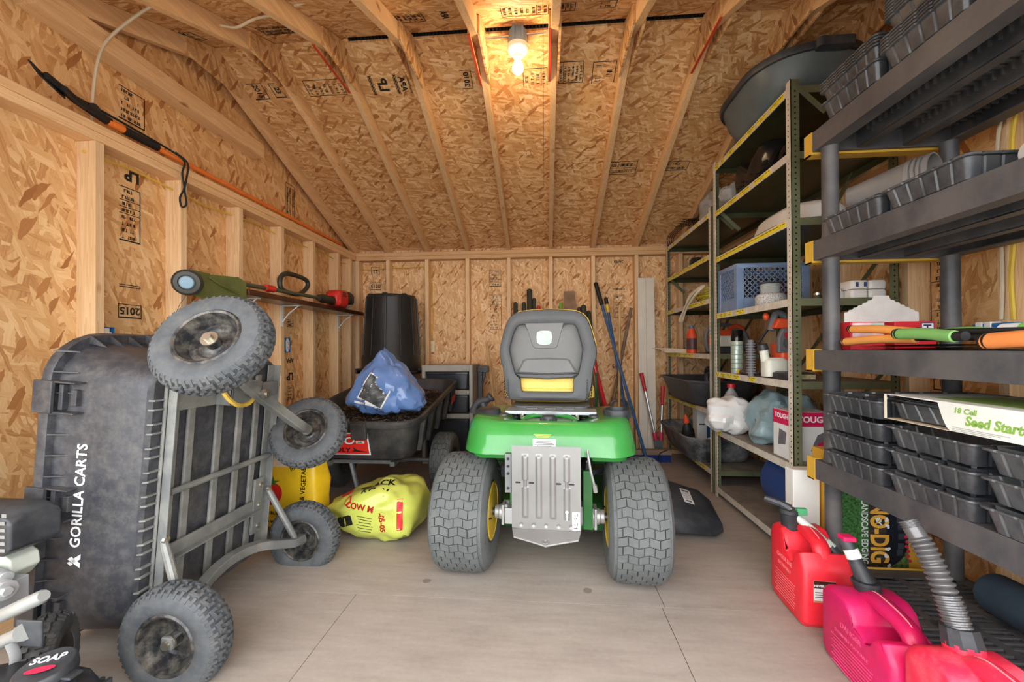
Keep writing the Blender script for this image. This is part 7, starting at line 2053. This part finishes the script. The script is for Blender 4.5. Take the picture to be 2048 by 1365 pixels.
# ================================================================ right wall wiring
ob2 = thing('wall_outlet', 'blue double outlet box on the right wall beside the black rear post', 'outlet', (1.655, 1.585, 1.045))
obj('outlet_box', MB().box((-.055, -.06, -.03), (.0, .085, .03)), blue_box, ob2, bevel=.003)
for y in (.03, .06): obj('receptacle', MB().box((-.058, y-.012, .005), (-.02, y+.012, .036)), wht_p, ob2, bevel=.003)
cable('yellow_cable', 'yellow cable running down the right wall stud to the outlet box', [(1.65, 1.55, 1.86), (1.646, 1.575, 1.72), (1.648, 1.575, 1.38), (1.648, 1.585, 1.24), (1.65, 1.58, 1.085)], .0075, yel_c)
cable('white_cable', 'white cable running down beside the yellow one on the right wall', [(1.65, 1.60, 1.88), (1.648, 1.625, 1.70), (1.648, 1.615, 1.38), (1.65, 1.615, 1.2), (1.65, 1.62, 1.09)], .006, wht_c)

# ================================================================ stamps printed on the sheathing
e_ = .0016
zr = Vector((0, 1, -SL)).normalized()         # down the back slope
zf = Vector((0, -1, -SL)).normalized()        # down the front slope
def on_back(x, y): return Vector((x, y, roof_z(y)))-Vector((0, SL, 1)).normalized()*e_
def on_front(x, y): return Vector((x, y, roof_z(y)))-Vector((0, -SL, 1)).normalized()*e_
Xp = Vector((1, 0, 0))
# back slope: text reads running down the slope
stamp_lines(ceiling, on_back(-1.37, 2.465), (-zr).normalized(), Xp, .105, .24, 7)
stamp_lines(ceiling, on_back(-1.815, 2.465), Xp, -zr, .10, .10, 1, fill=0); letter('2015', .045, ink, ceiling, on_back(-1.815, 2.465), zr, Xp, name='mill_stamp', world=True, bold=.03)
stamp_lines(ceiling, on_back(-1.685, 2.465), Xp, -zr, .07, .09, 1, fill=0); letter('23', .045, ink, ceiling, on_back(-1.685, 2.465), zr, Xp, name='mill_stamp', world=True, bold=.03)
letter('LP', .085, ink, ceiling, on_back(-1.00, 2.47), zr*-1, Xp, name='mill_stamp', world=True, bold=.03)
letter('APA', .05, ink, ceiling, on_back(-.87, 2.47), zr*-1, Xp, name='mill_stamp', world=True, bold=.03)
for x in (-1.07, -1.06, -.915, -.905, -.83): stamp_lines(ceiling, on_back(x, 2.47), -zr, Xp, .12, .003, 0)
stamp_lines(ceiling, on_back(-.47, 2.465), Xp, -zr, .07, .11, 1, fill=0); letter('2010', .045, ink, ceiling, on_back(-.47, 2.465), -zr, Xp, name='mill_stamp', world=True, bold=.03)
stamp_lines(ceiling, on_back(-.05, 2.475), -zr, Xp, .11, .14, 4)
stamp_lines(ceiling, on_back(.165, 2.46), -zr, Xp, .13, .14, 6)
stamp_lines(ceiling, on_back(.36, 2.47), -zr, Xp, .13, .13, 2, fill=.2)
stamp_lines(ceiling, on_back(.60, 3.16), Xp, -zr, .20, .12, 2, fill=1); stamp_lines(ceiling, on_back(.98, 3.16), Xp, -zr, .2, .08, 2)
stamp_lines(ceiling, on_front(-.665, 2.0), zf*-1, Xp, .10, .13, 5); letter('APA', .05, ink, ceiling, on_front(-.49, 1.99), zf, Xp, name='mill_stamp', world=True, bold=.03)
stamp_lines(ceiling, on_front(-.09, 2.01), zf*-1, Xp, .12, .23, 8); stamp_lines(ceiling, on_front(.12, 2.0), zf*-1, Xp, .10, .07, 3); stamp_lines(ceiling, on_front(.31, 2.0), Xp, zf, .09, .08, 2)
stamp_lines(ceiling, on_front(-1.87, 2.03), Xp, zf, .08, .12, 3, fill=1); stamp_lines(ceiling, on_front(-1.38, 2.03), Xp, zf, .2, .10, 3, fill=1)
xl = XLO+e_
Yd = Vector((0, 1, 0)); Zu = Vector((0, 0, 1))
def L3(y, z): return Vector((xl, y, z))
letter('2015', .048, ink, wl, L3(1.80, 1.183), -Yd, -Zu, name='mill_stamp', world=True, bold=.03); stamp_lines(wl, L3(1.80, 1.18), Yd, Zu, .11, .06, 1, fill=0)
stamp_lines(wl, L3(1.80, 1.64), Yd, Zu, .10, .25, 8); stamp_lines(wl, L3(1.80, 1.30), Yd, Zu, .10, .006, 0)
letter('LP', .07, ink, wl, L3(1.81, 1.83), -Yd, -Zu, name='mill_stamp', world=True, bold=.04)
stamp_lines(wl, L3(1.81, 2.16), Yd, Zu, .125, .15, 5); stamp_lines(wl, L3(1.81, 2.325), Yd, Zu, .12, .012, 1, fill=1)
stamp_lines(wl, L3(3.035, 2.16), Zu, -Yd, .25, .10, 3, fill=1)
letter('LP', .08, ink, wl, L3(3.03, .79), -Yd, -Zu, name='mill_stamp', world=True, bold=.04); letter('APA', .05, ink, wl, L3(3.03, .915), -Yd, -Zu, name='mill_stamp', world=True, bold=.03)
stamp_lines(wl, L3(3.03, 1.20), Yd, Zu, .08, .05, 2); stamp_lines(wl, L3(3.03, .66), Yd, Zu, .08, .10, 4)
yb_w = YBO-e_
def B3(x, z): return Vector((x, yb_w, z))
letter('2015', .05, ink, wb, B3(-1.72, 1.642), -Xp, -Zu, name='mill_stamp', world=True, bold=.02); stamp_lines(wb, B3(-1.72, 1.64), Xp, Zu, .12, .07, 1, fill=0)
letter('23', .05, ink, wb, B3(-1.72, 1.79), -Xp, -Zu, name='mill_stamp', world=True, bold=.02); stamp_lines(wb, B3(-1.72, 1.795), Xp, Zu, .09, .075, 1, fill=0)
stamp_lines(wb, B3(-.49, 1.70), Xp, Zu, .12, .16, 5); stamp_lines(wb, B3(-.49, 1.36), Xp, Zu, .12, .34, 11, fill=.6)
letter('24/90', .04, ink, wb, B3(.72, 1.84), -Xp, -Zu, name='mill_stamp', world=True, bold=.02); stamp_lines(wb, B3(.72, 1.57), Xp, Zu, .11, .01, 1, fill=1); stamp_lines(wb, B3(.72, 1.40), Xp, Zu, .10, .22, 6, fill=.6)
letter('2015', .05, ink, wb, B3(.70, .82), -Xp, -Zu, name='mill_stamp', world=True, bold=.02)
stamp_lines(wr, Vector((XRO-e_, 1.945, 1.20)), Yd, Zu, .12, .42, 13); stamp_lines(wr, Vector((XRO-e_, 1.945, .86)), Yd, Zu, .1, .12, 2, fill=1); stamp_lines(wr, Vector((XRO-e_, 1.97, .19)), Yd, Zu, .12, .10, 3)
